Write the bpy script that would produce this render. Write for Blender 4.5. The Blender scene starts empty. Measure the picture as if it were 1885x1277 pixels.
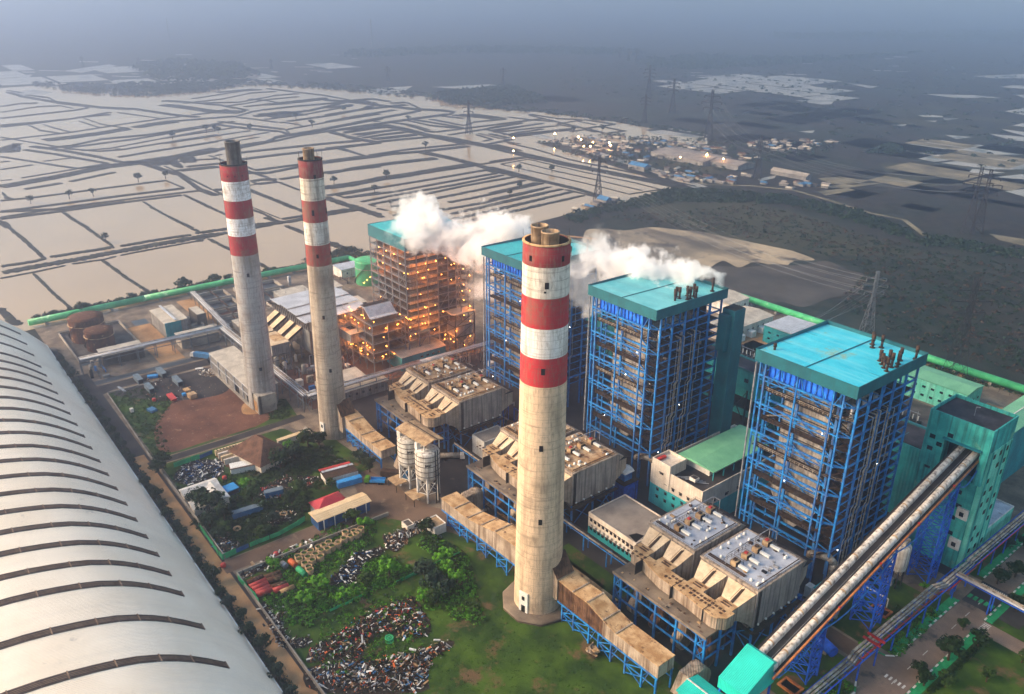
import bpy, math, random
from mathutils import Vector, Matrix
R=random.Random(11)
S=bpy.context.scene
C=S.collection
# ---------------------------------------------------------------- camera
W_,H_,F_=1885.,1277.,1508.6
CR=Vector((0.62063832,0.78406223,0.00738228)); CU=Vector((-0.31552086,0.24111488,0.91777459)); CF=Vector((-0.71781241,0.57193534,-0.39703313))
CH=180.
cd=bpy.data.cameras.new('camera'); cam=bpy.data.objects.new('camera',cd); C.objects.link(cam)
cam.matrix_world=Matrix(((CR.x,CU.x,-CF.x,0),(CR.y,CU.y,-CF.y,0),(CR.z,CU.z,-CF.z,CH),(0,0,0,1)))
cd.sensor_width=36; cd.lens=F_/W_*36; cd.clip_start=1; cd.clip_end=60000
S.camera=cam
# ---------------------------------------------------------------- light
SUN_AZ=Vector((-0.55,-0.835,0)).normalized(); SUN_EL=math.radians(24)
wd=bpy.data.worlds.new('World'); S.world=wd; wd.use_nodes=True
nt=wd.node_tree; bg=nt.nodes['Background']; sk=nt.nodes.new('ShaderNodeTexSky'); sk.sky_type='NISHITA'; sk.sun_disc=False
sk.sun_elevation=SUN_EL; sk.sun_rotation=math.atan2(SUN_AZ.x,SUN_AZ.y); sk.air_density=1.6; sk.dust_density=1.4; sk.ozone_density=3.0
tn=nt.nodes.new('ShaderNodeMixRGB'); tn.blend_type='MULTIPLY'; tn.inputs[0].default_value=1; tn.inputs[2].default_value=(1.10,1.0,.90,1); nt.links.new(sk.outputs[0],tn.inputs[1]); nt.links.new(tn.outputs[0],bg.inputs[0]); bg.inputs[1].default_value=0.128
ld=bpy.data.lights.new('sun','SUN'); ld.energy=4.2; ld.angle=math.radians(44); ld.color=(1.0,0.71,0.45)
sun=bpy.data.objects.new('sun',ld); C.objects.link(sun)
sun.rotation_euler=(SUN_AZ*math.cos(SUN_EL)+Vector((0,0,math.sin(SUN_EL)))).to_track_quat('Z','Y').to_euler()
S.view_settings.view_transform='Standard'; S.view_settings.look='None'; S.view_settings.exposure=1.28; S.view_settings.gamma=1
S.render.engine='CYCLES'; cy=S.cycles
cy.use_denoising=True; cy.max_bounces=6; cy.diffuse_bounces=2; cy.glossy_bounces=2; cy.transmission_bounces=2; cy.volume_bounces=4; cy.transparent_max_bounces=8
cy.volume_step_rate=1.0; cy.volume_max_steps=96; cy.sample_clamp_indirect=4
# ---------------------------------------------------------------- pixel (1885x1277 photo) to world point on the plane z
def G(px,py,z=0.):
    d=CF+CR*((px-W_/2)/F_)-CU*((py-H_/2)/F_); t=(z-CH)/d.z
    return Vector((d.x*t,d.y*t,z))
def GL(pts,z=0.): return [G(a,b,z) for a,b in pts]
# ---------------------------------------------------------------- materials
MT={}
def lin(c):
    if isinstance(c,str): c=[int(c[i:i+2],16)/255 for i in (0,2,4)]; c=[x/12.92 if x<.04045 else ((x+.055)/1.055)**2.4 for x in c]
    return (c[0],c[1],c[2],1)
def nd(t,typ,**k):
    n=t.nodes.new(typ)
    for a,b in k.items(): setattr(n,a,b)
    return n
def mat(name,c,c2=None,rough=.7,metal=0.,sc=.35,streak=0.,streakc=None,corr=None,bump=0.,spots=None,det=6,sdir=(1.1,1.1,.06)):
    """c, c2: two tones mixed by noise; streak: vertical run-off stains; corr: spacing of corrugation"""
    m=bpy.data.materials.new(name); m.use_nodes=True; t=m.node_tree; b=t.nodes['Principled BSDF']; L=t.links.new
    b.inputs['Roughness'].default_value=rough; b.inputs['Specular IOR Level'].default_value=.12 if rough>=.8 else .4; b.inputs['Metallic'].default_value=metal
    c=lin(c); c2=lin(c2) if c2 else tuple(x*.62 for x in c[:3])+(1,)
    co=nd(t,'ShaderNodeTexCoord'); n=nd(t,'ShaderNodeTexNoise'); n.inputs['Scale'].default_value=sc; n.inputs['Detail'].default_value=det; n.inputs['Roughness'].default_value=.62
    L(co.outputs['Object'],n.inputs['Vector'])
    r=nd(t,'ShaderNodeValToRGB'); r.color_ramp.elements[0].position=.38; r.color_ramp.elements[1].position=.62; r.color_ramp.elements[0].color=c; r.color_ramp.elements[1].color=c2
    L(n.outputs[0],r.inputs[0]); out=r.outputs[0]
    if streak:
        mp=nd(t,'ShaderNodeMapping'); mp.inputs['Scale'].default_value=sdir; n2=nd(t,'ShaderNodeTexNoise'); n2.inputs['Scale'].default_value=.9; n2.inputs['Detail'].default_value=5
        L(co.outputs['Object'],mp.inputs[0]); L(mp.outputs[0],n2.inputs['Vector'])
        r2=nd(t,'ShaderNodeValToRGB'); r2.color_ramp.elements[0].position=.47; r2.color_ramp.elements[1].position=.68; r2.color_ramp.elements[1].color=(streak,)*3+(1,)
        r2.color_ramp.elements[0].color=(0,0,0,1)
        mx=nd(t,'ShaderNodeMixRGB'); mx.inputs[2].default_value=lin(streakc or (.05,.035,.025)); L(n2.outputs[0],r2.inputs[0]); L(r2.outputs[0],mx.inputs[0]); L(out,mx.inputs[1]); out=mx.outputs[0]
    if spots:
        n3=nd(t,'ShaderNodeTexNoise'); n3.inputs['Scale'].default_value=spots[1]; n3.inputs['Detail'].default_value=8; n3.inputs['Roughness'].default_value=.7
        L(co.outputs['Object'],n3.inputs['Vector']); r3=nd(t,'ShaderNodeValToRGB'); r3.color_ramp.elements[0].position=spots[2]; r3.color_ramp.elements[1].position=min(1,spots[2]+.09)
        mx=nd(t,'ShaderNodeMixRGB'); mx.inputs[2].default_value=lin(spots[0]); L(n3.outputs[0],r3.inputs[0]); L(r3.outputs[0],mx.inputs[0]); L(out,mx.inputs[1]); out=mx.outputs[0]
    L(out,b.inputs['Base Color'])
    h=None
    if corr:
        sp=nd(t,'ShaderNodeSeparateXYZ'); L(co.outputs['Object'],sp.inputs[0]); a=nd(t,'ShaderNodeMath',operation='ADD')
        if corr>0: L(sp.outputs[0],a.inputs[0]); L(sp.outputs[1],a.inputs[1])
        else: L(sp.outputs[0],a.inputs[0]); a.inputs[1].default_value=0
        k=nd(t,'ShaderNodeMath',operation='MULTIPLY'); k.inputs[1].default_value=6.283/abs(corr); L(a.outputs[0],k.inputs[0])
        s=nd(t,'ShaderNodeMath',operation='SINE'); L(k.outputs[0],s.inputs[0]); h=s.outputs[0]; bd=.06
    elif bump: h=n.outputs[0]; bd=bump
    if h:
        bp=nd(t,'ShaderNodeBump'); bp.inputs['Distance'].default_value=bd; bp.inputs['Strength'].default_value=.8; L(h,bp.inputs['Height']); L(bp.outputs[0],b.inputs['Normal'])
    MT[name]=m; return m
def emis(name,c,s):
    m=bpy.data.materials.new(name); m.use_nodes=True; b=m.node_tree.nodes['Principled BSDF']; b.inputs['Base Color'].default_value=lin(c)
    b.inputs['Emission Color'].default_value=lin(c); b.inputs['Emission Strength'].default_value=s; MT[name]=m; return m
# ---------------------------------------------------------------- object helpers
def empty(name,loc,label=None,cat=None,group=None,rz=0):
    o=bpy.data.objects.new(name,None); C.objects.link(o); o.location=loc; o.rotation_euler=(0,0,rz); o.empty_display_size=.5
    return tag(o,label,cat,group)
def tag(o,label=None,cat=None,group=None,kind=None):
    if label: o['label']=label
    if cat: o['category']=cat
    if group: o['group']=group
    if kind: o['kind']=kind
    return o
def root(o):
    while o.parent: o=o.parent
    return o
def kids(o): return [k for k in KID.get(o.name,[])]
KID={}
class MB:
    def __init__(s): s.v=[]; s.f=[]; s.m=[]; s.sm=[]; s.mats=[]; s.k=0
    def use(s,n):
        if n not in s.mats: s.mats.append(n)
        s.k=s.mats.index(n); return s
    def add(s,vs,fs,smooth=False):
        o=len(s.v); s.v+=[tuple(v) for v in vs]
        for f in fs: s.f.append([i+o for i in f]); s.m.append(s.k); s.sm.append(smooth)
        return s
    def box(s,x0,x1,y0,y1,z0,z1):
        return s.add([(x0,y0,z0),(x1,y0,z0),(x1,y1,z0),(x0,y1,z0),(x0,y0,z1),(x1,y0,z1),(x1,y1,z1),(x0,y1,z1)],[(0,3,2,1),(4,5,6,7),(0,1,5,4),(1,2,6,5),(2,3,7,6),(3,0,4,7)])
    def obox(s,c,u,hu,hv,z0,z1):
        """box on the ground plane: centre c, unit direction u, half sizes"""
        u=Vector((u[0],u[1],0)).normalized(); v=Vector((-u.y,u.x,0)); c=Vector((c[0],c[1],0))
        P=[c-u*hu-v*hv,c+u*hu-v*hv,c+u*hu+v*hv,c-u*hu+v*hv]
        return s.prism(P,z0,z1)
    def prism(s,P,z0,z1):
        n=len(P); vs=[(p[0],p[1],z0) for p in P]+[(p[0],p[1],z1) for p in P]
        return s.add(vs,[tuple(range(n))[::-1],tuple(range(n,2*n))]+[(i,(i+1)%n,(i+1)%n+n,i+n) for i in range(n)])
    def loft(s,A,B,caps=True,smooth=False):
        n=len(A); return s.add(list(A)+list(B),([tuple(range(n))[::-1],tuple(range(n,2*n))] if caps else [])+[(i,(i+1)%n,(i+1)%n+n,i+n) for i in range(n)],smooth)
    def extr(s,prof,a0,a1,ax='y'):
        """profile [(h,z)] extruded along axis ax from a0 to a1"""
        f=(lambda h,z,a:(h,a,z)) if ax=='y' else (lambda h,z,a:(a,h,z))
        return s.loft([f(h,z,a0) for h,z in prof],[f(h,z,a1) for h,z in prof])
    def bar(s,p,q,w,h=None):
        p=Vector(p); q=Vector(q); d=q-p
        if d.length<1e-6: return s
        d.normalize(); a=d.cross(Vector((0,0,1)))
        if a.length<.05: a=Vector((1,0,0))
        a.normalize(); b=a.cross(d).normalized(); h=h or w; a=a*w/2; b=b*h/2
        return s.loft([p-a-b,p+a-b,p+a+b,p-a+b],[q-a-b,q+a-b,q+a+b,q-a+b])
    def tube(s,p,q,r0,r1=None,n=8,caps=True):
        p=Vector(p); q=Vector(q); d=(q-p).normalized(); a=d.cross(Vector((0,0,1)))
        if a.length<.05: a=Vector((1,0,0))
        a.normalize(); b=d.cross(a); r1=r0 if r1 is None else r1
        c=[(math.cos(2*math.pi*i/n),math.sin(2*math.pi*i/n)) for i in range(n)]
        A=[p+(a*x+b*y)*r0 for x,y in c]; B=[q+(a*x+b*y)*r1 for x,y in c]
        o=len(s.f); s.loft(A,B,caps)
        for i in range(len(s.f)-n,len(s.f)): s.sm[i]=n>6
        return s
    def path(s,P,r,n=6):
        for i in range(len(P)-1): s.tube(P[i],P[i+1],r,n=n)
        return s
    def lathe(s,cx,cy,prof,n=24,cap=False):
        vs=[];fs=[]
        for r,z in prof:
            for i in range(n): a=2*math.pi*i/n; vs.append((cx+r*math.cos(a),cy+r*math.sin(a),z))
        for j in range(len(prof)-1):
            for i in range(n): fs.append((j*n+i,j*n+(i+1)%n,(j+1)*n+(i+1)%n,(j+1)*n+i))
        s.add(vs,fs,True)
        if cap: s.add([vs[(len(prof)-1)*n+i] for i in range(n)],[tuple(range(n))]); s.add([vs[i] for i in range(n)],[tuple(range(n))[::-1]])
        return s
    def face(s,P): return s.add(P,[tuple(range(len(P)))])
    def ball(s,c,r,n=6):
        vs=[(c[0],c[1],c[2]-r)]; 
        for k in (-.5,.35):
            for i in range(n): a=2*math.pi*i/n; q=math.sqrt(1-k*k); vs.append((c[0]+r*q*math.cos(a),c[1]+r*q*math.sin(a),c[2]+r*k))
        vs.append((c[0],c[1],c[2]+r)); t=2*n+1
        return s.add(vs,[(0,1+(i+1)%n,1+i) for i in range(n)]+[(1+i,1+(i+1)%n,1+n+(i+1)%n,1+n+i) for i in range(n)]+[(t,1+n+i,1+n+(i+1)%n) for i in range(n)],True)
    def build(s,name,parent=None,label=None,cat=None,group=None,kind=None,loc=None):
        me=bpy.data.meshes.new(name)
        if parent is not None: o0=Vector(root(parent).location)
        elif loc is not None: o0=Vector(loc)
        else:
            xs=[v[0] for v in s.v]; ys=[v[1] for v in s.v]; zs=[v[2] for v in s.v]; o0=Vector(((min(xs)+max(xs))/2,(min(ys)+max(ys))/2,min(zs)))
        me.from_pydata([(v[0]-o0.x,v[1]-o0.y,v[2]-o0.z) for v in s.v],[],s.f)
        for n in s.mats: me.materials.append(MT[n])
        me.polygons.foreach_set('material_index',s.m); me.polygons.foreach_set('use_smooth',s.sm); me.update()
        o=bpy.data.objects.new(name,me); C.objects.link(o)
        if parent is not None: o.parent=parent; KID.setdefault(parent.name,[]).append(o)
        else: o.location=o0
        return tag(o,label,cat,group,kind)
def dup(o,loc,rz=0,sc=1,label=None,parent=None):
    c=o.copy(); C.objects.link(c)
    if parent is None:
        c.location=loc; c.rotation_euler=(0,0,rz); c.scale=(sc,)*3 if not isinstance(sc,tuple) else sc
        if label: c['label']=label
    else: c.parent=parent
    for k in KID.get(o.name,[]):
        q=dup(k,None,parent=c); KID.setdefault(c.name,[]).append(q)
    return c
HAZE_D=.00052
# ---------------------------------------------------------------- material list
mat('blue','1b84cc','0c559e',rough=.6,sc=.5,streak=.4,streakc=(.13,.075,.045),spots=((.12,.07,.04),.7,.64))
mat('deep_blue','1b5fd0','123f9e',rough=.5,sc=.5)
mat('bright_blue','2f8cff','1f6cf0',rough=.45,sc=.6)
mat('rust_floor','4b4037','2c2621',sc=.8,rough=.9,bump=.05)
mat('dark_steel','34312f','1e1f23',sc=.4,rough=.8)
mat('furnace','aba59d','837c74',sc=.25,rough=.8,corr=1.2,streak=.5)
mat('pipe_silver','aeb0b4','76787c',rough=.4,metal=.4,sc=.6,streak=.3)
mat('pipe_lag','b7aea0','7a6a58',rough=.55,metal=.2,sc=.6,spots=((.12,.07,.04),.5,.6))
mat('teal_fascia','0d626d','0a4f5b',rough=.6,sc=.15,streak=.3,streakc=(.02,.06,.06))
mat('roof_cyan','27b6cf','3fc3d8',rough=.6,sc=.12,corr=-.55,spots=((.25,.36,.24),.045,.57),streak=.4,streakc=(.25,.62,.68),sdir=(.035,.5,1))
mat('roof_pale_teal','6fc3c8','4aa9b2',rough=.5,sc=.1,corr=-.55,spots=((.1,.3,.3),.08,.62),streak=.35,streakc=(.18,.4,.42),sdir=(.035,.5,1))
mat('roof_teal','1fa2ac','2ab2b8',rough=.5,sc=.1,corr=-.55)
mat('teal_concrete','45b3ab','2c8f8c',rough=.85,sc=.2,streak=.75,streakc=(.02,.08,.075),spots=((.16,.36,.26),.15,.6))
mat('teal_light','7fd3bd','5dbfa9',rough=.85,sc=.2,streak=.6,streakc=(.03,.12,.1))
mat('roof_black','2b2a2e','454147',rough=.9,sc=.2,spots=((.2,.19,.19),.2,.62))
mat('esp_tan','b5a592','98897a',rough=.8,sc=.2,streak=.8,streakc=(.1,.08,.07))
mat('esp_side','a2988e','877e76',rough=.75,sc=.2,corr=1.6,streak=.9,streakc=(.09,.075,.065))
mat('esp_bright','d2bfa2','bca588',rough=.8,sc=.25,streak=.3,streakc=(.2,.12,.06))  # paler tan for funnel tops, bright light put into the colour
mat('duct_rust','c4a67e','97744e',rough=.85,sc=.3,spots=((.11,.05,.025),.55,.56))
mat('duct_side','aa9c8c','8b7c6c',rough=.85,sc=.25,corr=1.,streak=.8,streakc=(.1,.06,.04))
mat('duct_dark','6d5240','3c2a22',rough=.9,sc=.3,corr=1.,streak=.95,streakc=(.03,.018,.012))
mat('esp_roof_grey','b7bcc4','9aa0ac',rough=.7,sc=.3,spots=((.2,.17,.14),.35,.58))
mat('esp_roof_rust','b9a182','8e6c4a',rough=.85,sc=.25,spots=((.15,.065,.03),.4,.53))
mat('white_paint','d9d8d4','bcb9b2',rough=.6,sc=.3,streak=.35,streakc=(.3,.26,.2))
mat('white_clean','dcdcd8','cfcfc8',rough=.6,sc=.3)
mat('cream_wall','d8cfc2','c4b9aa',rough=.85,sc=.2,streak=.4,streakc=(.25,.2,.16))
mat('concrete','a09a90','7d776f',rough=.9,sc=.15,spots=((.09,.08,.07),.2,.62),bump=.05)
mat('concrete_dark','5f5a55','3f3b39',rough=.9,sc=.15,spots=((.2,.18,.16),.3,.62))
mat('slab','857868','5c5249',rough=.9,sc=.12,spots=((.32,.27,.21),.1,.6))
mat('grey_roof','8f8880','746d68',rough=.9,sc=.12,spots=((.07,.06,.06),.3,.66))
mat('green_roof','6fae88','5a9a78',rough=.6,sc=.12,corr=-.6)
mat('green_roof_dark','3f8f7c','35806f',rough=.6,sc=.12,corr=1.5)
mat('teal_wall','1a8f98','14707c',rough=.7,sc=.15,streak=.35,streakc=(.02,.1,.11),corr=1.2)
mat('aqua_wall','3fb8bd','2f9ea8',rough=.8,sc=.2,streak=.3,streakc=(.05,.2,.2))
mat('aqua_sheet','25c3b4','1fae9f',rough=.5,sc=.12,corr=-.5)
mat('metal_white','c2c6cc','a7abb2',rough=.45,metal=.2,sc=.15,corr=1.6,streak=.2,streakc=(.3,.28,.26))
mat('metal_shed_tan','beb6a6','a0988a',rough=.7,sc=.2,corr=-1.,streak=0,spots=((.3,.26,.2),.3,.6))
mat('grey_wall','8b8a88','6d6c6b',rough=.8,sc=.2,corr=1.,streak=.6,streakc=(.08,.07,.06))
mat('shed_shell','f3e8d4','e9dcc6',rough=.9,sc=.05,corr=-.6,streak=.12,streakc=(.5,.47,.42),sdir=(.5,.03,.03),spots=((.5,.46,.4),.1,.64))
mat('shed_rib','46372d','33271f',rough=.85,sc=.5)
mat('shed_rib_line','8a7460','6a5444',rough=.85)
mat('pipe_green','4cb878','33955e',rough=.45,sc=.2,streak=0,spots=((.35,.62,.42),.15,.6))
mat('tank_green','2f9a68','26855a',rough=.55,sc=.2,streak=.3)
mat('tank_rust','6b4630','42291e',rough=.85,sc=.3,streak=.9,streakc=(.05,.03,.02),spots=((.33,.2,.11),.3,.58))
mat('silo_white','d2cec6','b3ada2',rough=.7,sc=.4,streak=.95,streakc=(.13,.1,.08),spots=((.2,.14,.1),.8,.64))
mat('red_roof','b3303a','962430',rough=.6,sc=.2)
mat('scarlet','c5403a','8f2a26',rough=.6,sc=.4)
mat('orange','d0652b','a44a1f',rough=.6,sc=.4)
mat('safety_red','b02a2a','861d1d',rough=.5,sc=.4)
mat('orange_pipe','b5713a','7e4824',rough=.6,sc=.5)
mat('tile_brown','705446','4e392f',rough=.9,sc=.4,corr=.8,spots=((.3,.24,.2),.4,.63))
mat('beige_roof','d3bd98','c2a982',rough=.7,sc=.2,corr=-1.)
mat('navy_wall','2c5c94','1e4674',rough=.8,sc=.3,streak=.4)
mat('tarp_blue','2f8fd0','2374b0',rough=.6,sc=.4)
mat('fence_green','2fa56a','228455',rough=.7,sc=.4)
mat('container_grey','6d7e8c','56656f',rough=.6,sc=.4,corr=.6)
mat('container_blue','3a78a8','2c5c86',rough=.6,sc=.4,corr=.6)
mat('window','0f1115','1a1d24',rough=.25,sc=.5)
mat('black','0c0c0e','141416',rough=.9)
mat('soil_tan','b08a62','8d6c4c',rough=.95,sc=.1,spots=((.28,.25,.2),.3,.6))
mat('road_brown','6f5c4e','55463c',rough=.95,sc=.07,spots=((.22,.16,.11),.12,.58),bump=.1)
mat('asphalt','857264','685a50',rough=.92,sc=.06,spots=((.055,.05,.048),.07,.55),bump=.05)
mat('asphalt_dark','3f3c3c','302e30',rough=.92,sc=.1,spots=((.12,.1,.09),.15,.62))
mat('mud_red','724f40','563a2f',rough=.95,sc=.06,spots=((.28,.17,.1),.22,.6),bump=.15)
mat('grass','41591d','243a19',rough=.95,sc=.09,spots=((.12,.075,.04),.1,.55),bump=.4)
mat('grass_bright','3f6a1e','274a16',rough=.95,sc=.15,spots=((.16,.13,.05),.2,.62),bump=.3)
mat('leaf','31461c','1f3214',rough=.8,sc=.7)
mat('leaf_dark','20331a','162513',rough=.85,sc=.7)
mat('leaf_bright','528820','37641a',rough=.8,sc=.7)
mat('leaf_blue','28392c','1b2a22',rough=.85,sc=.7)
mat('bark','4c3c2e','33281f',rough=.9,sc=1.)
mat('kerb','a59a8c','857a6e',rough=.9,sc=.5)
mat('kerb_green','2d9660','1f7c4c',rough=.8,sc=.5)
mat('stripe_white','cfcdc6','b4b0a8',rough=.8,sc=.6)
mat('pylon','6d747c','535a62',rough=.6,metal=.3,sc=.4)
mat('pylon_rust','302f33','232327',rough=.8,sc=.4)
mat('wire','8c949c','787f86',rough=.5)
mat('brown_metal','4c3b31','31271f',rough=.85,sc=.8)
mat('basin','3c3f42','2a2d30',rough=.3,sc=.2)
mat('dirty_tan','b39a78','866b50',rough=.9,sc=.5)
emis('lamp_orange',(1,.3,.04),16); emis('lamp_white',(1,.95,.85),9); emis('lamp_far',(1,.45,.13),120)
# chimney paint: bands by height
def chimney_mat(name,bands,base,grime):
    m=bpy.data.materials.new(name); m.use_nodes=True; t=m.node_tree; b=t.nodes['Principled BSDF']; L=t.links.new; b.inputs['Roughness'].default_value=.8; b.inputs['Specular IOR Level'].default_value=.2
    co=nd(t,'ShaderNodeTexCoord'); sp=nd(t,'ShaderNodeSeparateXYZ'); L(co.outputs['Object'],sp.inputs[0])
    dv=nd(t,'ShaderNodeMath',operation='DIVIDE'); dv.inputs[1].default_value=130; L(sp.outputs[2],dv.inputs[0])
    r=nd(t,'ShaderNodeValToRGB'); r.color_ramp.interpolation='CONSTANT'; E=r.color_ramp.elements
    E[0].position=0; E[0].color=lin(base); E[1].position=bands[0][0]/130; E[1].color=lin(bands[0][1])
    for z,c in bands[1:]: e=E.new(z/130); e.color=lin(c)
    L(dv.outputs[0],r.inputs[0]); out=r.outputs[0]
    def layer(scale,vec,lo,hi,col,amt,det=6):
        nonlocal out
        mp=nd(t,'ShaderNodeMapping'); mp.inputs['Scale'].default_value=vec; n=nd(t,'ShaderNodeTexNoise'); n.inputs['Scale'].default_value=scale; n.inputs['Detail'].default_value=det
        L(co.outputs['Object'],mp.inputs[0]); L(mp.outputs[0],n.inputs['Vector']); q=nd(t,'ShaderNodeValToRGB'); q.color_ramp.elements[0].position=lo; q.color_ramp.elements[1].position=hi
        q.color_ramp.elements[0].color=(0,0,0,1); q.color_ramp.elements[1].color=(amt,)*3+(1,); L(n.outputs[0],q.inputs[0])
        mx=nd(t,'ShaderNodeMixRGB'); mx.inputs[2].default_value=lin(col); L(q.outputs[0],mx.inputs[0]); L(out,mx.inputs[1]); out=mx.outputs[0]
    layer(.5,(1,1,.05),.5,.75,(.1,.08,.06),grime)          # run-off
    layer(.3,(.3,.3,4.5),.57,.72,(.09,.07,.055),grime*.8)  # lift joints
    layer(.12,(1,1,1),.5,.7,(.17,.13,.09),grime*.8)
    layer(1.6,(1,1,.25),.5,.7,(.2,.15,.11),grime*.75)
    # casting joints: a grid of thin lines
    br=nd(t,'ShaderNodeMath',operation='MODULO'); br.inputs[1].default_value=2.4; L(sp.outputs[2],br.inputs[0]); lt=nd(t,'ShaderNodeMath',operation='LESS_THAN'); lt.inputs[1].default_value=.16; L(br.outputs[0],lt.inputs[0])
    k=nd(t,'ShaderNodeMath',operation='MULTIPLY'); k.inputs[1].default_value=.35; L(lt.outputs[0],k.inputs[0]); mx=nd(t,'ShaderNodeMixRGB'); mx.inputs[2].default_value=(.13,.11,.09,1); L(k.outputs[0],mx.inputs[0]); L(out,mx.inputs[1]); out=mx.outputs[0]
    at=nd(t,'ShaderNodeMath',operation='ARCTAN2'); L(sp.outputs[0],at.inputs[0]); L(sp.outputs[1],at.inputs[1]); k1=nd(t,'ShaderNodeMath',operation='MULTIPLY'); k1.inputs[1].default_value=28/6.2832; L(at.outputs[0],k1.inputs[0])
    fr=nd(t,'ShaderNodeMath',operation='FRACT'); L(k1.outputs[0],fr.inputs[0]); l2=nd(t,'ShaderNodeMath',operation='LESS_THAN'); l2.inputs[1].default_value=.09; L(fr.outputs[0],l2.inputs[0]); k2=nd(t,'ShaderNodeMath',operation='MULTIPLY'); k2.inputs[1].default_value=.22; L(l2.outputs[0],k2.inputs[0])
    mx=nd(t,'ShaderNodeMixRGB'); mx.inputs[2].default_value=(.13,.11,.09,1); L(k2.outputs[0],mx.inputs[0]); L(out,mx.inputs[1]); out=mx.outputs[0]
    L(out,b.inputs['Base Color']); MT[name]=m
# ---------------------------------------------------------------- ground, water, dikes
def ground_mat():
    m=bpy.data.materials.new('land'); m.use_nodes=True; t=m.node_tree; b=t.nodes['Principled BSDF']; L=t.links.new; b.inputs['Roughness'].default_value=.95; b.inputs['Specular IOR Level'].default_value=.08
    co=nd(t,'ShaderNodeTexCoord')
    def noise(s,d=8,r=.6):
        n=nd(t,'ShaderNodeTexNoise'); n.inputs['Scale'].default_value=s; n.inputs['Detail'].default_value=d; n.inputs['Roughness'].default_value=r; L(co.outputs['Object'],n.inputs['Vector']); return n.outputs[0]
    def ramp(x,P):
        r=nd(t,'ShaderNodeValToRGB'); e=r.color_ramp.elements; e[0].position=P[0][0]; e[0].color=lin(P[0][1]); e[1].position=P[-1][0]; e[1].color=lin(P[-1][1])
        for p,c in P[1:-1]: q=e.new(p); q.color=lin(c)
        L(x,r.inputs[0]); return r.outputs[0]
    def mix(f,a,c):
        x=nd(t,'ShaderNodeMixRGB'); L(f,x.inputs[0]); L(a,x.inputs[1]); L(c,x.inputs[2]); return x.outputs[0]
    A=ramp(noise(.006),[(.34,(.009,.016,.016)),(.46,(.034,.028,.026)),(.56,(.012,.024,.017)),(.68,(.05,.058,.045))])
    B=ramp(noise(.09,10,.7),[(.38,(.007,.012,.012)),(.62,(.05,.044,.036))])
    f=ramp(noise(.02),[(.3,(.25,)*3),(.7,(.75,)*3)])
    L(mix(f,A,B),b.inputs['Base Color'])
    bp=nd(t,'ShaderNodeBump'); bp.inputs['Distance'].default_value=.8; bp.inputs['Strength'].default_value=.6; L(noise(.35,6),bp.inputs['Height']); L(bp.outputs[0],b.inputs['Normal'])
    MT['land']=m
    m=bpy.data.materials.new('pond_water'); m.use_nodes=True; t=m.node_tree; b=t.nodes['Principled BSDF']; L=t.links.new; b.inputs['Roughness'].default_value=.09; b.inputs['IOR'].default_value=1.33
    co=nd(t,'ShaderNodeTexCoord')
    L(ramp(noise(.006,5),[(.35,(.42,.305,.175)),(.65,(.36,.265,.16))]),b.inputs['Base Color'])
    bp=nd(t,'ShaderNodeBump'); bp.inputs['Distance'].default_value=.03; bp.inputs['Strength'].default_value=.35; L(noise(.5,5),bp.inputs['Height']); L(bp.outputs[0],b.inputs['Normal'])
    MT['pond_water']=m
ground_mat()
mat('dike_earth',(.028,.029,.029),(.017,.019,.02),rough=.95,sc=.3,spots=((.045,.05,.028),.2,.52),bump=.2)
mat('field_pale',(.24,.21,.14),(.09,.085,.06),rough=.95,sc=.03,spots=((.15,.14,.09),.02,.56))
mat('field_flood',(.36,.32,.26),(.24,.22,.18),rough=.3,sc=.02,spots=((.05,.048,.035),.028,.5),det=10)
mat('field_olive',(.045,.045,.026),(.03,.032,.02),rough=.95,sc=.02)
mat('ash_ground',(.38,.31,.21),(.14,.125,.1),rough=.95,sc=.016,streak=.8,streakc=(.06,.055,.05),sdir=(.012,.05,1),spots=((.07,.065,.06),.03,.54),det=10)
mat('ash_dark',(.08,.074,.068),(.04,.038,.037),rough=.95,sc=.03,spots=((.17,.14,.1),.03,.62),det=10)
MB().use('land').box(-15500,900,-4500,15500,-3,0).build('ground',kind='structure',loc=(0,0,0))
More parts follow.
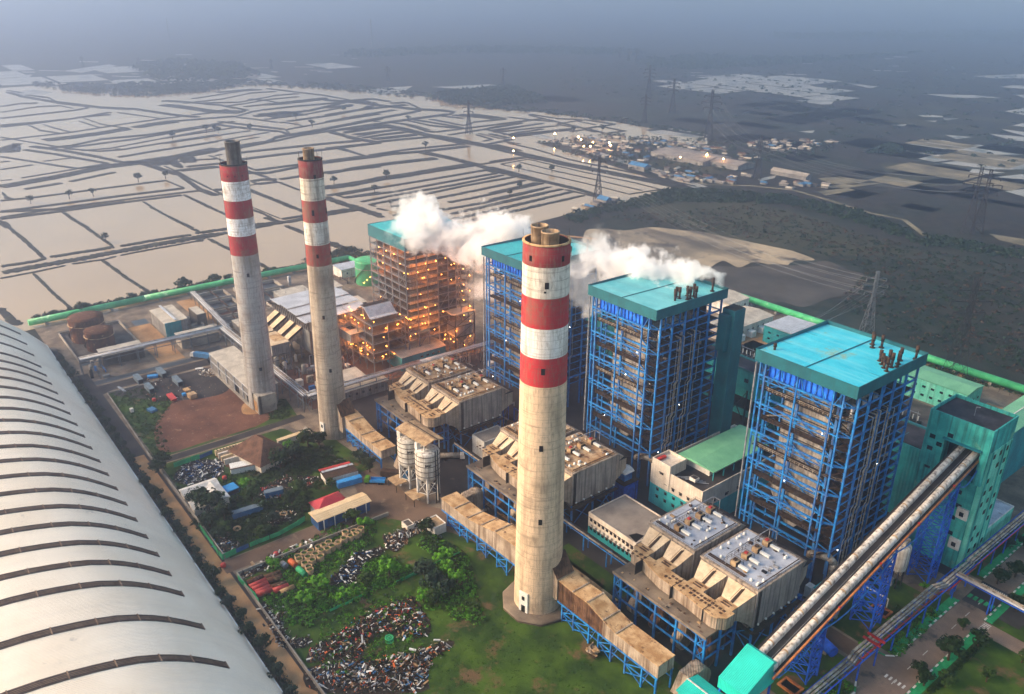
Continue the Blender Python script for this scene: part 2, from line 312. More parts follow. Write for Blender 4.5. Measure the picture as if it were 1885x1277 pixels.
# ponds
wp=[(-160,660),(60,606),(300,552),(500,512),(622,484),(700,470),(880,436),(1075,387),(1150,372),(1236,346),(1180,322),(1060,284),(985,262),(1060,262),(1180,264),(1302,272),(1302,254),(1130,224),(1000,207),(880,198),(840,186),(770,176),(690,168),(600,161),(480,155),(395,158),(300,168),(160,160),(60,158),(-60,166),(-160,200)]
MB().use('pond_water').face([(p.x,p.y,.05) for p in GL(wp)]).build('pond_water',kind='structure',loc=(0,0,0))
TI={'A':(0,150),'B':(300,150),'C':(600,150),'D':(900,180),'E':(0,380),'F':(360,400)}
DK='''A 6 0,395 240,370 640,320 960,265
A 6 0,320 270,290 640,250 760,230 700,205
A 5 0,268 330,218 530,210 640,235
A 6 0,218 180,190 330,188
A 10 60,90 200,130 430,170 560,185 880,225 1180,240 1520,290 1720,310
A 7 230,115 420,140 520,190 840,225
A 6 200,100 60,75
A 6 0,380 290,355 600,325 690,310 960,285
A 7 240,375 360,425 520,450
A 6 370,370 480,405 620,440
A 5 0,510 620,440 1060,370 1420,320 1560,305
A 6 680,340 800,380 870,400
A 5 720,315 880,370 1060,400 1120,405
A 5 1020,268 1180,290 1420,325
A 16 380,510 640,480 860,450 1110,408
A 16 1170,400 1330,370 1520,345
A 6 0,480 200,515 380,545 560,575
A 40 0,575 110,575 180,570
A 7 560,575 700,560 1160,500 1460,450 1885,375
A 8 420,575 620,555 880,500 1280,462 1880,370
A 6 560,580 860,605 1060,590 1500,520 1885,460
A 5 700,600 950,580 1480,480 1885,405
A 6 1000,580 1060,590
A 8 1020,658 1300,610 1885,520
A 12 270,560 560,600 860,655 1060,700
A 10 210,590 480,630 760,680 940,712
A 8 0,650 260,690 500,730 680,755 940,712
A 5 0,765 290,722
A 4 370,692 630,662
A 5 180,838 680,755
A 20 0,915 500,825 940,735 1120,712 1480,660 1885,580
A 5 0,700 90,690
A 9 210,935 540,880
A 9 600,870 1000,785
A 7 0,1035 300,1005 800,940 1440,858 1600,925
A 9 0,1130 500,1065 1100,985 1600,925
A 7 0,1180 600,1085 1200,1010 1740,945
A 8 0,1195 540,1125 1100,1045 1580,985
A 18 1060,700 1250,712 1400,760 1560,810 1740,940 1885,990
A 6 1420,730 1560,790 1700,870 1840,940
A 9 1240,1040 1420,1150 1680,1272
A 10 1600,985 1720,1040 1885,1120
A 13 540,1125 640,1200 770,1272
A 25 0,1210 50,1240 80,1272
A 28 1300,710 1480,690 1560,745
A 30 1560,680 1700,670
A 6 1480,700 1700,680 1885,670
A 8 1500,775 1885,735
A 5 1610,740 1885,712
A 7 1340,700 1480,680 1885,605
A 3 0,860 110,850
A 12 20,960 60,1010 110,1022
B 5 0,440 430,370 620,345
B 7 0,350 200,335 640,300 780,260 880,245 1140,215 1560,180
B 16 0,200 200,225 440,260 700,265
B 8 0,165 230,180 500,205 740,250
B 6 250,290 430,270 560,240
B 5 180,190 520,150 760,100 980,85
B 5 250,150 700,80 860,70
B 5 340,185 660,180 980,120 1180,105
B 5 560,210 720,190 880,160 1180,130
B 6 740,150 900,165 1060,195
B 6 700,220 960,190 1420,140
B 6 860,205 1080,190 1430,150
B 10 780,300 960,290 1280,250 1580,180
B 28 880,300 1180,270
B 6 640,310 780,325 1000,355
B 6 880,330 1200,290 1640,210
B 6 1010,355 1060,355 1180,375 1220,390
B 8 1080,345 1480,290 1790,225
B 18 1740,225 1830,225
B 6 1050,420 1440,350 1885,280
B 8 480,345 760,380 1060,415 1100,450
B 9 440,370 720,405 1020,435 1120,465
B 5 0,495 620,400
B 5 0,540 760,425
B 5 0,595 920,440
B 4 640,515 840,480
B 12 0,680 480,590 900,520 1000,480 1300,430 1885,320
B 9 640,580 1000,510 1200,465 1430,430 1885,380
B 9 640,620 1200,560 1500,530 1720,510
B 10 640,680 1000,635 1400,590 1560,570 1885,530
B 13 1440,430 1640,490 1870,530
B 9 1540,575 1660,615 1750,650
B 9 720,735 800,770 1180,720 1720,650
B 11 640,790 900,795 1200,735 1500,690 1885,645
B 10 1010,850 1200,820 1400,790 1885,735
B 4 720,905 820,890
B 10 720,770 900,830 990,870 820,890 770,865 860,850 990,850
B 9 1000,870 1190,945
B 15 700,920 900,1000 1240,1135
B 18 1390,1000 1560,1060 1700,1100 1885,1160
B 14 1380,930 1600,890 1885,840
B 10 1420,990 1600,960 1885,910
B 9 1560,1010 1885,960
B 6 1500,985 1590,1010
B 10 430,940 560,935
B 10 180,980 380,1080 560,1160
B 12 700,1250 1100,1215 1450,1150 1690,1110
B 9 1030,1195 1250,1160 1600,1105
B 10 440,940 530,990
B 10 720,1090 880,1150 1000,1215
B 10 760,1275 1000,1230 1400,1150
B 3 740,1075 1020,1190
B 24 0,700 100,700 160,750
B 8 200,740 500,710
B 8 150,775 500,740
B 8 400,640 530,690
B 6 450,645 510,630
B 8 100,790 250,850 420,935
B 6 1560,450 1885,400
B 6 1680,480 1885,440
B 6 1830,350 1885,340
B 6 460,95 800,65
B 6 20,100 340,60
B 6 900,60 1400,120 1885,210
C 9 0,290 330,240 560,215 700,200
C 8 0,350 260,300 600,245
C 10 0,410 340,340 760,265 820,250
C 10 0,435 360,380 430,370 640,340 1080,280 1110,265
C 10 1110,265 1000,250 780,240 500,210 250,180 0,160
C 8 100,175 400,150 560,175
C 8 0,230 230,200
C 8 560,190 700,180 850,250
C 8 280,160 440,190
C 18 480,375 700,420 900,470 1100,500 1400,560 1650,620 1885,680
C 9 160,440 300,410 520,395
C 9 230,462 420,440 620,418
C 9 320,490 500,460 700,437
C 12 400,500 600,480 780,460
C 12 40,440 250,490 430,530
C 9 430,525 620,505 900,480
C 7 0,540 300,515
C 9 0,580 430,535
C 9 100,580 240,615 350,650
C 8 370,640 700,590 1000,560 1210,540
C 11 0,705 300,660 600,625 850,605 1240,560
C 7 0,690 300,650
C 16 820,610 1060,660 1300,720 1500,780 1885,870
C 6 900,480 1060,515 1200,545
C 7 1330,720 1600,680 1760,655
C 14 0,800 260,750 560,710 960,665
C 20 0,920 240,890 480,840 700,810 1000,760 1300,715
C 9 100,985 500,915 900,850 1400,765
C 5 90,985 160,1010
C 9 160,1010 600,955 1000,880 1480,795 1400,770
C 9 300,1045 600,985 1100,900 1540,810
C 9 370,1070 800,990 1200,905 1640,825
C 10 560,1090 900,1025 1300,945 1730,855
C 10 1060,1050 1400,985 1885,880
C 10 580,1165 700,1130 1060,1105 1400,1045 1885,930
C 11 1080,1150 1400,1080 1885,970
C 11 1100,1195 1500,1110 1885,1015
C 11 1160,1225 1500,1155 1885,1065
C 14 0,1005 140,1050 280,1110 500,1180
C 8 0,1150 190,1110 280,1110
C 4 370,1070 440,1085
C 7 440,1100 540,1120
C 6 0,985 100,980
C 8 560,350 700,375 880,430 960,440
C 6 640,360 780,385 900,420
C 7 720,340 900,380 1100,400 1200,400
C 7 760,330 950,360 1160,395
C 7 900,325 1060,355 1180,380
C 6 1010,300 1200,320
C 7 1100,290 1340,310 1500,330
C 7 1160,285 1500,310
C 7 1250,280 1560,320
C 6 1180,385 1300,350 1560,325
C 7 940,440 1300,395 1700,345 1885,320
C 7 1060,465 1400,410 1700,360
C 5 1320,450 1500,490 1620,510
C 7 1360,410 1500,440 1620,470
C 7 1450,430 1885,360
C 7 1540,465 1885,410
C 6 1620,480 1885,450
C 7 1300,460 1440,500 1360,520
C 9 1400,545 1620,500
C 7 1470,545 1700,600
D 6 0,260 290,215
D 6 0,285 370,235
D 6 40,300 600,240
D 7 170,325 740,265
D 6 180,335 740,275
D 8 0,310 180,350
D 5 590,225 760,200 930,235
D 6 590,230 830,265 1090,230
D 6 750,200 830,190 1100,230
D 6 350,150 560,200 830,265 1020,310
D 6 850,265 1020,310 1190,285
D 6 860,265 960,245 1190,290
D 6 700,295 830,275 930,300
D 5 340,140 600,180 800,190
D 5 160,165 360,190 560,205
D 18 0,410 300,490 640,570 1000,640 1400,720 1640,770
D 6 160,390 400,445 700,535 1000,600 1400,680 1800,770
D 5 100,375 280,400
D 6 0,555 200,525 380,510
D 4 100,575 340,532 500,570 850,650 1280,740 1490,795
D 4 100,575 300,620 700,710 1000,780 1230,840
D 4 260,555 600,640 900,705 1330,805
D 5 1220,835 1490,795 1570,790
D 13 0,600 240,660 500,730 760,790 960,850
D 7 660,795 940,860
D 10 0,780 300,715
D 10 0,830 420,735
D 8 0,885 540,770
D 10 0,930 400,840 640,790
D 10 0,980 400,890 720,815
D 10 100,1010 500,920 830,845
D 6 0,720 210,690
D 6 0,690 130,668
D 9 1380,285 1500,270 1870,330
E 10 0,45 600,20 1100,-40
E 9 0,105 560,38
E 16 0,120 200,280 390,455
E 12 540,45 760,190 980,345
E 9 1300,0 1500,110 1740,230
E 11 10,520 280,480 400,450
E 11 430,440 720,395 990,350
E 10 1040,345 1300,300 1660,245
E 9 1690,235 1885,200
E 18 20,575 400,505 700,455 1000,395 1300,340 1700,270 1885,240
E 6 0,625 300,570 570,512
E 6 620,500 900,460 1010,432
E 6 1040,425 1300,375 1770,290
E 14 290,580 450,740 620,890
E 14 880,460 1100,620 1320,760
E 10 1810,280 1885,320
E 34 0,880 90,980 170,1030
E 22 0,120 60,190
F 14 780,70 950,140 1140,210 1340,300
F 22 1150,215 1340,290
F 12 110,185 220,240 320,290
F 14 530,385 640,450 700,480
F 8 0,100 40,130
F 10 40,135 300,95
F 14 0,190 280,130
F 9 500,95 730,50 960,0
F 7 740,15 960,-20
F 14 600,0 720,40
F 20 550,480 620,490
F 10 0,205 70,198'''
dk=MB().use('dike_earth')
for ln in DK.split('\n'):
    a,wd_,*pt=ln.split(); ox,oy=TI[a]; wp_=float(wd_)/4.7125*.5*(2.15 if a in 'EF' else 2.05)
    X=[(ox+float(q.split(',')[0])/4.7125,oy+float(q.split(',')[1])/4.7125) for q in pt]
    Q=[]
    for i in range(len(X)-1):
        (xa,ya),(xb,yb)=X[i],X[i+1]; L_=math.hypot(xb-xa,yb-ya); n=max(1,int(L_/3.5)); nx,ny=-(yb-ya)/L_,(xb-xa)/L_
        p0,p1=G(xa,ya),G(xb,yb); d=(p1-p0).normalized(); nn=Vector((-d.y,d.x,0))
        for k in range(n+(1 if i==len(X)-2 else 0)):
            x,y=xa+(xb-xa)*k/n,ya+(yb-ya)*k/n; w=abs((G(x+nx*wp_,y+ny*wp_)-G(x-nx*wp_,y-ny*wp_)).dot(nn))/2
            Q.append((G(x,y),nn,max(w,.8)))
    prev=None
    for i,(p,nn,w) in enumerate(Q):
        fq=.16 if p.length<800 else .05; p=p+nn*R.uniform(-w,w)*fq; ww=w*R.uniform(1-fq*1.2,1+fq*1.2); e=1 if 0<i<len(Q)-1 else .45; h=.35+min(.5,.05*w)
        r=[p-nn*ww*e,p-nn*ww*.6*e+Vector((0,0,h*e)),p+nn*ww*.6*e+Vector((0,0,h*e)),p+nn*ww*e]
        if prev: dk.add(prev+r,[(0,1,5,4),(1,2,6,5),(2,3,7,6)])
        prev=r
dk.build('dike',kind='structure',loc=(0,0,0))
# flat patches of ground: (material, structure name, z, pixels)
def patch(name,mt,pts,z=.02,world=False,kind='structure'):
    P=[Vector((p[0],p[1],0)) for p in pts] if world else GL(pts)
    a=sum(P[i].x*P[(i+1)%len(P)].y-P[(i+1)%len(P)].x*P[i].y for i in range(len(P)))
    if a<0: P=P[::-1]
    return MB().use(mt).face([(p.x,p.y,z) for p in P]).build(name,kind=kind,loc=(0,0,0))
def curve(pts,n=5):
    Q=[];m=len(pts)
    for i in range(m):
        a,b,c,d=[pts[(i+k)%m] for k in (-1,0,1,2)]
        for k in range(n):
            t=k/n; f=lambda j:.5*((2*b[j])+(-a[j]+c[j])*t+(2*a[j]-5*b[j]+4*c[j]-d[j])*t*t+(-a[j]+3*b[j]-3*c[j]+d[j])*t**3); Q.append((f(0),f(1)))
    return Q
patch('ash_field','ash_ground',curve([(1075,430),(1110,421),(1150,424),(1200,418),(1260,424),(1310,428),(1370,442),(1410,446),(1460,462),(1500,478),(1462,480),(1440,492),(1390,482),(1360,492),(1330,480),(1300,500),(1290,520),(1240,524),(1200,540),(1090,500)]),.03)
patch('ash_field','ash_dark',curve([(1290,525),(1310,500),(1320,490),(1370,492),(1420,486),(1470,488),(1520,480),(1560,496),(1590,505),(1575,520),(1580,540),(1530,548),(1480,565),(1440,556),(1400,560),(1330,550)]),.05)
flood=[[(1655,268),(1735,258),(1790,268),(1700,280),(1665,278)],[(1655,285),(1700,280),(1775,292),(1720,298)],[(1730,300),(1820,290),(1885,300),(1885,312),(1830,312)],[(1740,272),(1800,266),(1885,276),(1885,285),(1800,284)],[(1850,205),(1885,198),(1885,212)],[(1840,236),(1885,226),(1885,250),(1850,240)],[(1885,252),(1820,246),(1860,258),(1885,260)],
[(1690,212),(1740,210),(1735,216),(1700,215)],[(1695,222),(1725,222),(1720,226)],[(1735,216),(1765,218),(1740,222)],[(1700,173),(1790,175),(1845,180),(1760,180)],[(1440,152),(1470,152),(1530,166),(1480,164)],[(1255,152),(1320,143),(1450,140),(1520,146),(1440,150),(1360,152),(1480,170),(1440,173),(1330,156)],[(1465,185),(1540,180),(1530,192),(1510,192)],[(1555,152),(1620,160),(1600,162)],
[(1505,328),(1545,325),(1600,332),(1575,340),(1530,338)],[(1505,352),(1560,346),(1575,350),(1520,360)],[(1820,430),(1885,440),(1885,452),(1840,442)],[(1850,352),(1885,348),(1885,362)],[(1500,345),(1560,338),(1630,336),(1560,346)],
[(1395,330),(1430,322),(1425,328),(1400,334)],[(1790,310),(1850,318),(1780,322)],[(1195,240),(1240,236),(1305,248),(1290,254),(1200,246)],[(1640,230),(1670,228),(1665,232)],[(1470,242),(1500,240),(1495,245)],[(1740,248),(1790,252),(1760,256)],[(1870,175),(1885,174),(1885,180)],[(1790,140),(1885,136),(1885,144),(1830,144)],
[(660,165),(760,158),(740,170),(690,176)],[(795,160),(900,155),(925,158),(860,164)],[(200,148),(235,152),(215,156)],[(80,152),(130,153),(110,157)],[(10,140),(60,137),(50,144)],[(440,150),(470,148),(475,153)],[(340,158),(400,150),(460,153),(420,160)],[(20,172),(55,164),(100,170),(60,178)],[(120,130),(200,118),(215,121),(150,134)],[(1885,330),(1830,326),(1885,320)]]
for i,q in enumerate(flood): patch('pond_water' if i not in (15,16,17,19) else 'field','field_flood' if i not in (15,16,17,19) else 'field_pale',q,.12 if i%2 else .2)
for q in [[(1620,300),(1720,300),(1860,326),(1760,340),(1640,338)],[(1640,340),(1740,326),(1800,332),(1700,345)],[(1180,296),(1270,290),(1370,305),(1330,320),(1210,310)],[(1260,420),(1150,370),(1300,350),(1500,400),(1700,470),(1500,470)],[(1880,300),(1700,304),(1640,318),(1885,345)]]: patch('field','field_olive',q,.04)
# roads far: an embankment road along the scrub field
def strip(name,mt,pts,w,z=.06,world=False,hgt=0,kind='structure'):
    P=[Vector((p[0],p[1],0)) for p in pts] if world else GL(pts)
    m=MB().use(mt); pv=None
    for i,p in enumerate(P):
        d=(P[min(i+1,len(P)-1)]-P[max(i-1,0)]).normalized(); n=Vector((-d.y,d.x,0)); 
        r=(p-n*w/2,p+n*w/2)
        if pv:
            if hgt: m.loft([(q.x,q.y,zz) for q,zz in ((pv[0],z),(pv[1],z),(pv[1],z+hgt),(pv[0],z+hgt))],[(q.x,q.y,zz) for q,zz in ((r[0],z),(r[1],z),(r[1],z+hgt),(r[0],z+hgt))])
            else: m.face([(pv[0].x,pv[0].y,z),(r[0].x,r[0].y,z),(r[1].x,r[1].y,z),(pv[1].x,pv[1].y,z)][::1])
        pv=r
    return m.build(name,kind=kind,loc=(0,0,0))
for q in range(60):
    bx,by=R.choice(((1500,120,380,40),(900,120,500,40),(150,135,300,50),(350,120,300,50),(150,130,260,60))),0
    x,y=bx[0]+R.uniform(-1,1)*bx[2]*.9,bx[1]+R.uniform(-1,1)*bx[3]*.5; L_=R.uniform(8,46)*(y/200+.2); w=R.uniform(.7,2.)*max(.6,y/200)
    patch('pond_water','field_flood',[(x-L_/2,y-w),(x+L_/2,y-w*.3),(x+L_/2+R.uniform(-4,4),y+w),(x-L_/2+R.uniform(-4,4),y+w*.5)],.07+.002*q)
def parcels(pts,n,sx,sy,mt=('field_flood',),z=.075,keep=.7):
    P=[(p.x,p.y) for p in GL(pts)]; xs=[p[0] for p in P]; ys=[p[1] for p in P]
    m={k:MB().use(k) for k in mt}; x=min(xs)
    while x<max(xs):
        w=sx*R.uniform(.6,1.5); y=min(ys)
        while y<max(ys):
            h=sy*R.uniform(.6,1.5); cx,cy=x+w/2,y+h/2; ins=False; j=len(P)-1
            for i in range(len(P)):
                if (P[i][1]>cy)!=(P[j][1]>cy) and cx<(P[j][0]-P[i][0])*(cy-P[i][1])/(P[j][1]-P[i][1])+P[i][0]: ins=not ins
                j=i
            if ins and R.random()<keep:
                g=sx*.035; q=R.uniform(-.04,.04)*sx; m[R.choice(mt)].face([(x+g,y+g+q,z),(x+w-g,y+g-q,z),(x+w-g+q,y+h-g,z),(x+g-q,y+h-g,z)])
            y+=h
        x+=w
    for k in mt:
        if m[k].v: m[k].build('field',kind='structure',loc=(0,0,0))
parcels([(1650,265),(1780,258),(1885,246),(1885,350),(1760,345),(1640,300)],0,62,40,('field_flood','field_pale','field_flood'),.21,.72)
parcels([(1500,330),(1640,312),(1885,330),(1885,430),(1700,420),(1560,360)],0,48,30,('field_olive','field_olive','field_pale'),.05,.5)
parcels([(1180,150),(1330,138),(1520,142),(1560,190),(1440,178),(1300,170)],0,120,70,('field_flood',),.22,.75)
parcels([(1640,165),(1885,160),(1885,245),(1740,250),(1640,225)],0,95,60,('field_flood','field_olive'),.22,.4)
parcels([(1240,185),(1640,190),(1640,300),(1420,290),(1300,240)],0,90,55,('field_olive','field_olive','field_olive'),.05,.3)
parcels([(0,158),(300,150),(620,150),(620,120),(0,120)],0,130,80,('field_flood',),.22,.3)
parcels([(700,176),(1000,150),(1200,170),(1300,238),(1100,214),(900,192)],0,150,100,('field_olive','field_olive'),.05,.3)
strip('road','field_pale',[(1236,322),(1300,340),(1380,342),(1460,350),(1530,370),(1600,392),(1665,405),(1700,432),(1790,455),(1885,475)],5,.3)
strip('road','field_flood',[(945,238),(1040,262),(1110,286),(1200,312),(1290,345)],16,.22)
strip('path','soil_tan',[(1590,640),(1700,665),(1780,690),(1885,715)],9,.08)
strip('path','soil_tan',[(1100,440),(1000,430),(900,425)],4,.1)
for q in ([(0,172),(240,178),(420,200)],[(620,230),(760,205)],[(1280,230),(1500,290),(1885,300)]): pass
# ---------------------------------------------------------------- chimneys
RED='8e1f2a'; RED2='9c2530'; WHT='d6d3cc'
chimney_mat('chimney_near',[(79.7,'ae2a33'),(88,'dcd9d4'),(96.8,'a82631'),(105.3,'d3cdc2'),(113.9,'86222b')],(.66,.49,.33),.65)
chimney_mat('chimney_far',[(74.6,RED),(82.8,'dfe1e4'),(90.7,RED),(98.2,'dfe1e4'),(106.2,'841a26')],(.36,.36,.365),.8)
chimney_mat('chimney_mid',[(78.4,'8c3a38'),(87.2,'d2cec6'),(96,'8a3436'),(104.7,'cbc3b6'),(113.4,'70232a')],(.40,.345,.28),.85)
mat('flue_tan',(.40,.29,.19),(.24,.17,.11),rough=.8,sc=.4,streak=.8,streakc=(.05,.035,.025))
mat('flue_grey',(.16,.155,.15),(.085,.08,.08),rough=.7,sc=.5,streak=.8,streakc=(.04,.035,.03))
def chimney(c,H,rt,rb,mt,label,flues,holes,door,ladder=True):
    t=empty('chimney',(c.x,c.y,0),label,'chimney','striped chimneys of the power station')
    P=[(rb*1.0,0)]; 
    for k in range(1,25): f=k/24; P.append((rb+(rt-rb)*(f*.6+.4*(1-(1-f)**2)),H*f))
    P+=[(rt-.5,H),(rt-.5,H-5)]
    MB().use(mt).lathe(c.x,c.y,P,48).build('shell',t)
    MB().use('duct_rust' if mt=='chimney_near' else 'dark_steel').lathe(c.x,c.y,[(rt+.02,H-.35),(rt+.16,H-.3),(rt+.16,H+.12),(rt-.52,H+.12)],48).build('rim',t)
    MB().use('black').lathe(c.x,c.y,[(.01,H-3),(rt-.56,H-3),(rt-.54,H-.1)],32).build('roof_slab',t)
    for (a,d,r,h,fm) in flues:
        fx,fy=c.x+math.cos(a)*d,c.y+math.sin(a)*d
        m=MB().use(fm).lathe(fx,fy,[(r,H-3),(r,H+h-.4),(r+.15,H+h-.4),(r+.15,H+h),(r-.25,H+h),(r-.3,H+h-3)],28)
        m.use('black').lathe(fx,fy,[(.01,H+h-3),(r-.25,H+h-3)],20); f=m.build('flue',t)
        MB().use('esp_tan').lathe(fx,fy,[(r+1,H-2.9),(r+1,H-2.4),(r,H-2.3)],28).build('collar',f)
    rr=lambda z:rb+(rt-rb)*((z/H)*.6+.4*(1-(1-z/H)**2))
    for a,z,w,h in holes:
        u=Vector((math.cos(a),math.sin(a),0)); v=Vector((-u.y,u.x,0)); q=Vector((c.x,c.y,0))+u*(rr(z)-.25)
        o=[q-v*w/2,q+v*w/2,q+v*w/2+u*.33,q-v*w/2+u*.33]
        MB().use('black').prism(o,z-h/2,z+h/2).build('window',t)
    for k in range(7):
        a=k*math.pi*2/7+.3; x,y=c.x+math.cos(a)*rt,c.y+math.sin(a)*rt
        MB().use('brown_metal').tube((x,y,H),(x,y,H+2.6),.06,n=4).build('lightning_rod',t)
    if ladder:
        a=math.atan2(-c.y,-c.x)-1.9; m=MB().use('brown_metal'); 
        for s in (-.3,.3):
            for k in range(24):
                z0,z1=H*k/24,H*(k+1)/24; q0=(c.x+math.cos(a)*(rr(z0)+.3)-math.sin(a)*s,c.y+math.sin(a)*(rr(z0)+.3)+math.cos(a)*s,z0); q1=(c.x+math.cos(a)*(rr(z1)+.3)-math.sin(a)*s,c.y+math.sin(a)*(rr(z1)+.3)+math.cos(a)*s,z1); m.bar(q0,q1,.08)
        m.build('ladder',t)
    if door:
        a,w,h=door; u=Vector((math.cos(a),math.sin(a),0)); v=Vector((-u.y,u.x,0)); q=Vector((c.x,c.y,0))+u*(rb-.75)
        m=MB().use('white_clean').prism([q-v*w/2,q+v*w/2,q+v*w/2+u*.95,q-v*w/2+u*.95],0,h)
        m.use('black').prism([q-v*.7+u*.96,q+v*.7+u*.96,q+v*.7+u*1.05,q-v*.7+u*1.05],1,3.6).prism([q-v*.5+u*.96,q+v*.5+u*.96,q+v*.5+u*1.05,q-v*.5+u*1.05],5.6,7); m.build('door_panel',t)
    return t
C1=G(485.5,744); C2=G(616,797); C3=G(990,1106)
fc=lambda c:math.atan2(-c.y,-c.x)
toL=fc(C3)
c3=chimney(C3,120.2,6.35,7.7,'chimney_near','nearest and widest red and white chimney with two tan flues',[(fc(C3)-2.2,2.4,2.3,3.5,'flue_tan'),(fc(C3)+.35,2.6,2.35,3.0,'flue_tan')],
 [(fc(C3)-.7,116.4,.8,1.5),(fc(C3)+.75,116.4,.8,1.5),(fc(C3)+.05,109.4,1.1,1.8),(fc(C3)-.02,84.6,1.1,1.9),(fc(C3)-.02,60.5,1.1,1.9),(fc(C3)+.02,35.5,1.1,1.9),(fc(C3)-.02,107.6,.6,.5)],(fc(C3)-.62,3.3,8.5))
MB().use('slab').lathe(C3.x,C3.y,[(11.8,0),(11.8,.9),(11.3,1.1),(7,1.1)],10).use('brown_metal').lathe(C3.x,C3.y,[(11.82,.35),(11.9,.36),(11.82,.6)],10).build('base_plinth',c3)
c1=chimney(C1,113.6,5.6,6.5,'chimney_far','leftmost striped chimney with grey concrete shaft and single tall flue',[(fc(C1)+2.7,1.4,3.1,8.9,'flue_grey')],[(fc(C1)+.05,66,1.1,1.6),(fc(C1)+.1,21,1.3,1.6)]+[(fc(C1)+k*.55,109,.45,.45) for k in (-1,0,1)],None)
c2=chimney(C2,120.8,4.55,6.3,'chimney_mid','middle striped chimney standing between the grey shafted one and the bag roof',[(fc(C2)-.9,.5,2.15,4.,'flue_tan')],[(fc(C2)+.25,114.5,.9,1.5),(fc(C2)+1.35,114.5,.9,1.5),(fc(C2)-.15,100.5,.9,2.2),(fc(C2)+1.2,100.5,.9,2.2),(fc(C2)-.1,83,.9,1.6),(fc(C2)+1.3,83,.9,1.6),(fc(C2)-.05,57,1,1.6),(fc(C2)+.1,33,1,1.6)],(fc(C2)-.9,2.2,8))
c2['label']='middle striped chimney with short flue and brownish lower shaft, beside white roofed filter house'
# breeching openings where the ducts enter
def breech(ch,c,sx,z0,z1,dark=False):
    """box hood from the chimney wall out to the duct on side sx"""
    x0,x1=sorted((c.x+sx*5.2,c.x+sx*9.6)); y0,y1=c.y-.6,c.y+6.
    a=c.x+sx*5.2; b=c.x+sx*9.6
    m=MB().use('duct_side').extr([(a,z0),(b,z0),(b,z1-5.5),(a,z1)][::int(sx)],y0,y1)
    m.use('duct_dark'); m.extr([(a,z1+.02),(b,z1-5.48),(b,z1-5.2),(a,z1+.3)][::int(sx)],y0-.15,y1+.15); m.build('duct_hood',ch)
breech(c3,C3,1,7,20.5); breech(c3,C3,-1,7,20)
breech(c2,C2,1,4.5,17.5)
MB().use('concrete').box(C1.x+2.5,C1.x+9,C1.y-5.8,C1.y-4.2,0,9).box(C1.x+2.5,C1.x+4,C1.y-5.8,C1.y+1,0,9).box(C1.x+8,C1.x+9,C1.y-5,C1.y+3,0,9).box(C1.x+4,C1.x+8,C1.y-5,C1.y+2,8.,8.9).use('soil_tan').box(C1.x+4.1,C1.x+7.9,C1.y-5.9,C1.y-5.81,1,6).build('entrance_frame',c1)
# ---------------------------------------------------------------- flue gas ducts on trestles
def flue_duct(x0,prof,x1,zb0,zb1,label,feet,dark_to,y0=137.8,y1=144.4,cols=()):
    """prof [(x,z)] of the roof line, bottom straight zb0->zb1"""
    t=empty('flue_duct',((x0+x1)/2,(y0+y1)/2,0),label,'duct','flue gas ducts to the chimneys')
    a,b=prof[0][0],prof[-1][0]
    def zb(x): return zb0+(zb1-zb0)*(x-a)/(b-a)
    for i in range(len(prof)-1):
        (xa,za),(xb,zb_)=prof[i],prof[i+1]; dk_= cols[i] if cols else 'duct_side'
        m=MB().use(dk_).extr([(xa+.02,zb(xa)),(xb-.02,zb(xb)),(xb-.02,zb_),(xa+.02,za)],y0,y1)
        m.use('duct_rust'); m.extr([(xa,za+.02),(xb,zb_+.02),(xb,zb_+.22),(xa,za+.22)],y0-.15,y1+.15)
        m.build('duct_section',t)
    m=MB().use('duct_side')
    for x,z in prof[1:-1]: m.box(x-.25,x+.25,y0-.22,y1+.22,z+.24,z+.5)
    m.build('joint_cover',t)
    f=MB().use('blue'); f.bar((a,y0+.1,zb(a)-.3),(b,y0+.1,zb(b)-.3),.5,.6); f.bar((a,y1-.1,zb(a)-.3),(b,y1-.1,zb(b)-.3),.5,.6)
    for k in range(int(abs(b-a)/4)): x=a+(b-a)*(k+.5)/int(abs(b-a)/4); f.bar((x,y0,zb(x)-.3),(x,y1,zb(x)-.3),.3)
    f.build('support_beam',t)
    for x in feet:
        for y in (y0+.1,y1-.1): MB().use('blue').bar((x,y,0),(x,y,zb(x)-.6),.5).build('leg',t)
    for i in range(len(feet)-1):
        xa,xb=feet[i],feet[i+1]
        m=MB().use('blue')
        for y in (y0+.1,y1-.1):
            if i%2==1 or i==0: m.bar((xa,y,.5),(xb,y,zb(xb)*.5),.28); m.bar((xb,y,.5),(xa,y,zb(xa)*.5),.28); m.bar((xa,y,zb(xa)*.5),(xb,y,zb(xb)-.6),.25)
            m.bar((xa,y,zb(xa)*.52),(xb,y,zb(xb)*.52),.28)
        m.bar((xa,y0+.1,zb(xa)*.52),(xa,y1-.1,zb(xa)*.52),.25)
        m.build('brace',t)
    m=MB().use('blue')
    for x in feet[::2]: m.bar((x,y0+.1,.5),(x,y1-.1,zb(x)-.7),.25); m.bar((x,y1-.1,.5),(x,y0+.1,zb(x)-.7),.25)
    m.build('brace',t)
    return t
d1=flue_duct(-150,[(-149.2,14.4),(-142.6,14.1),(-136.2,14.5),(-129.4,12.6),(-124,11.6),(-107.8,11.9)],-107.8,6.7,7.6,'rusty flue duct running right from the near chimney over blue trestle legs',[-147,-141.8,-135,-130.9,-125.7,-119.9,-113.5,-108.3],0,cols=['duct_dark','duct_dark','duct_dark','duct_side','duct_side'])
MB().use('duct_rust').extr([(-136,14.75),(-129.5,12.88),(-129.5,12.95),(-136,14.82)],137.7,144.5).build('patched_roof',d1)
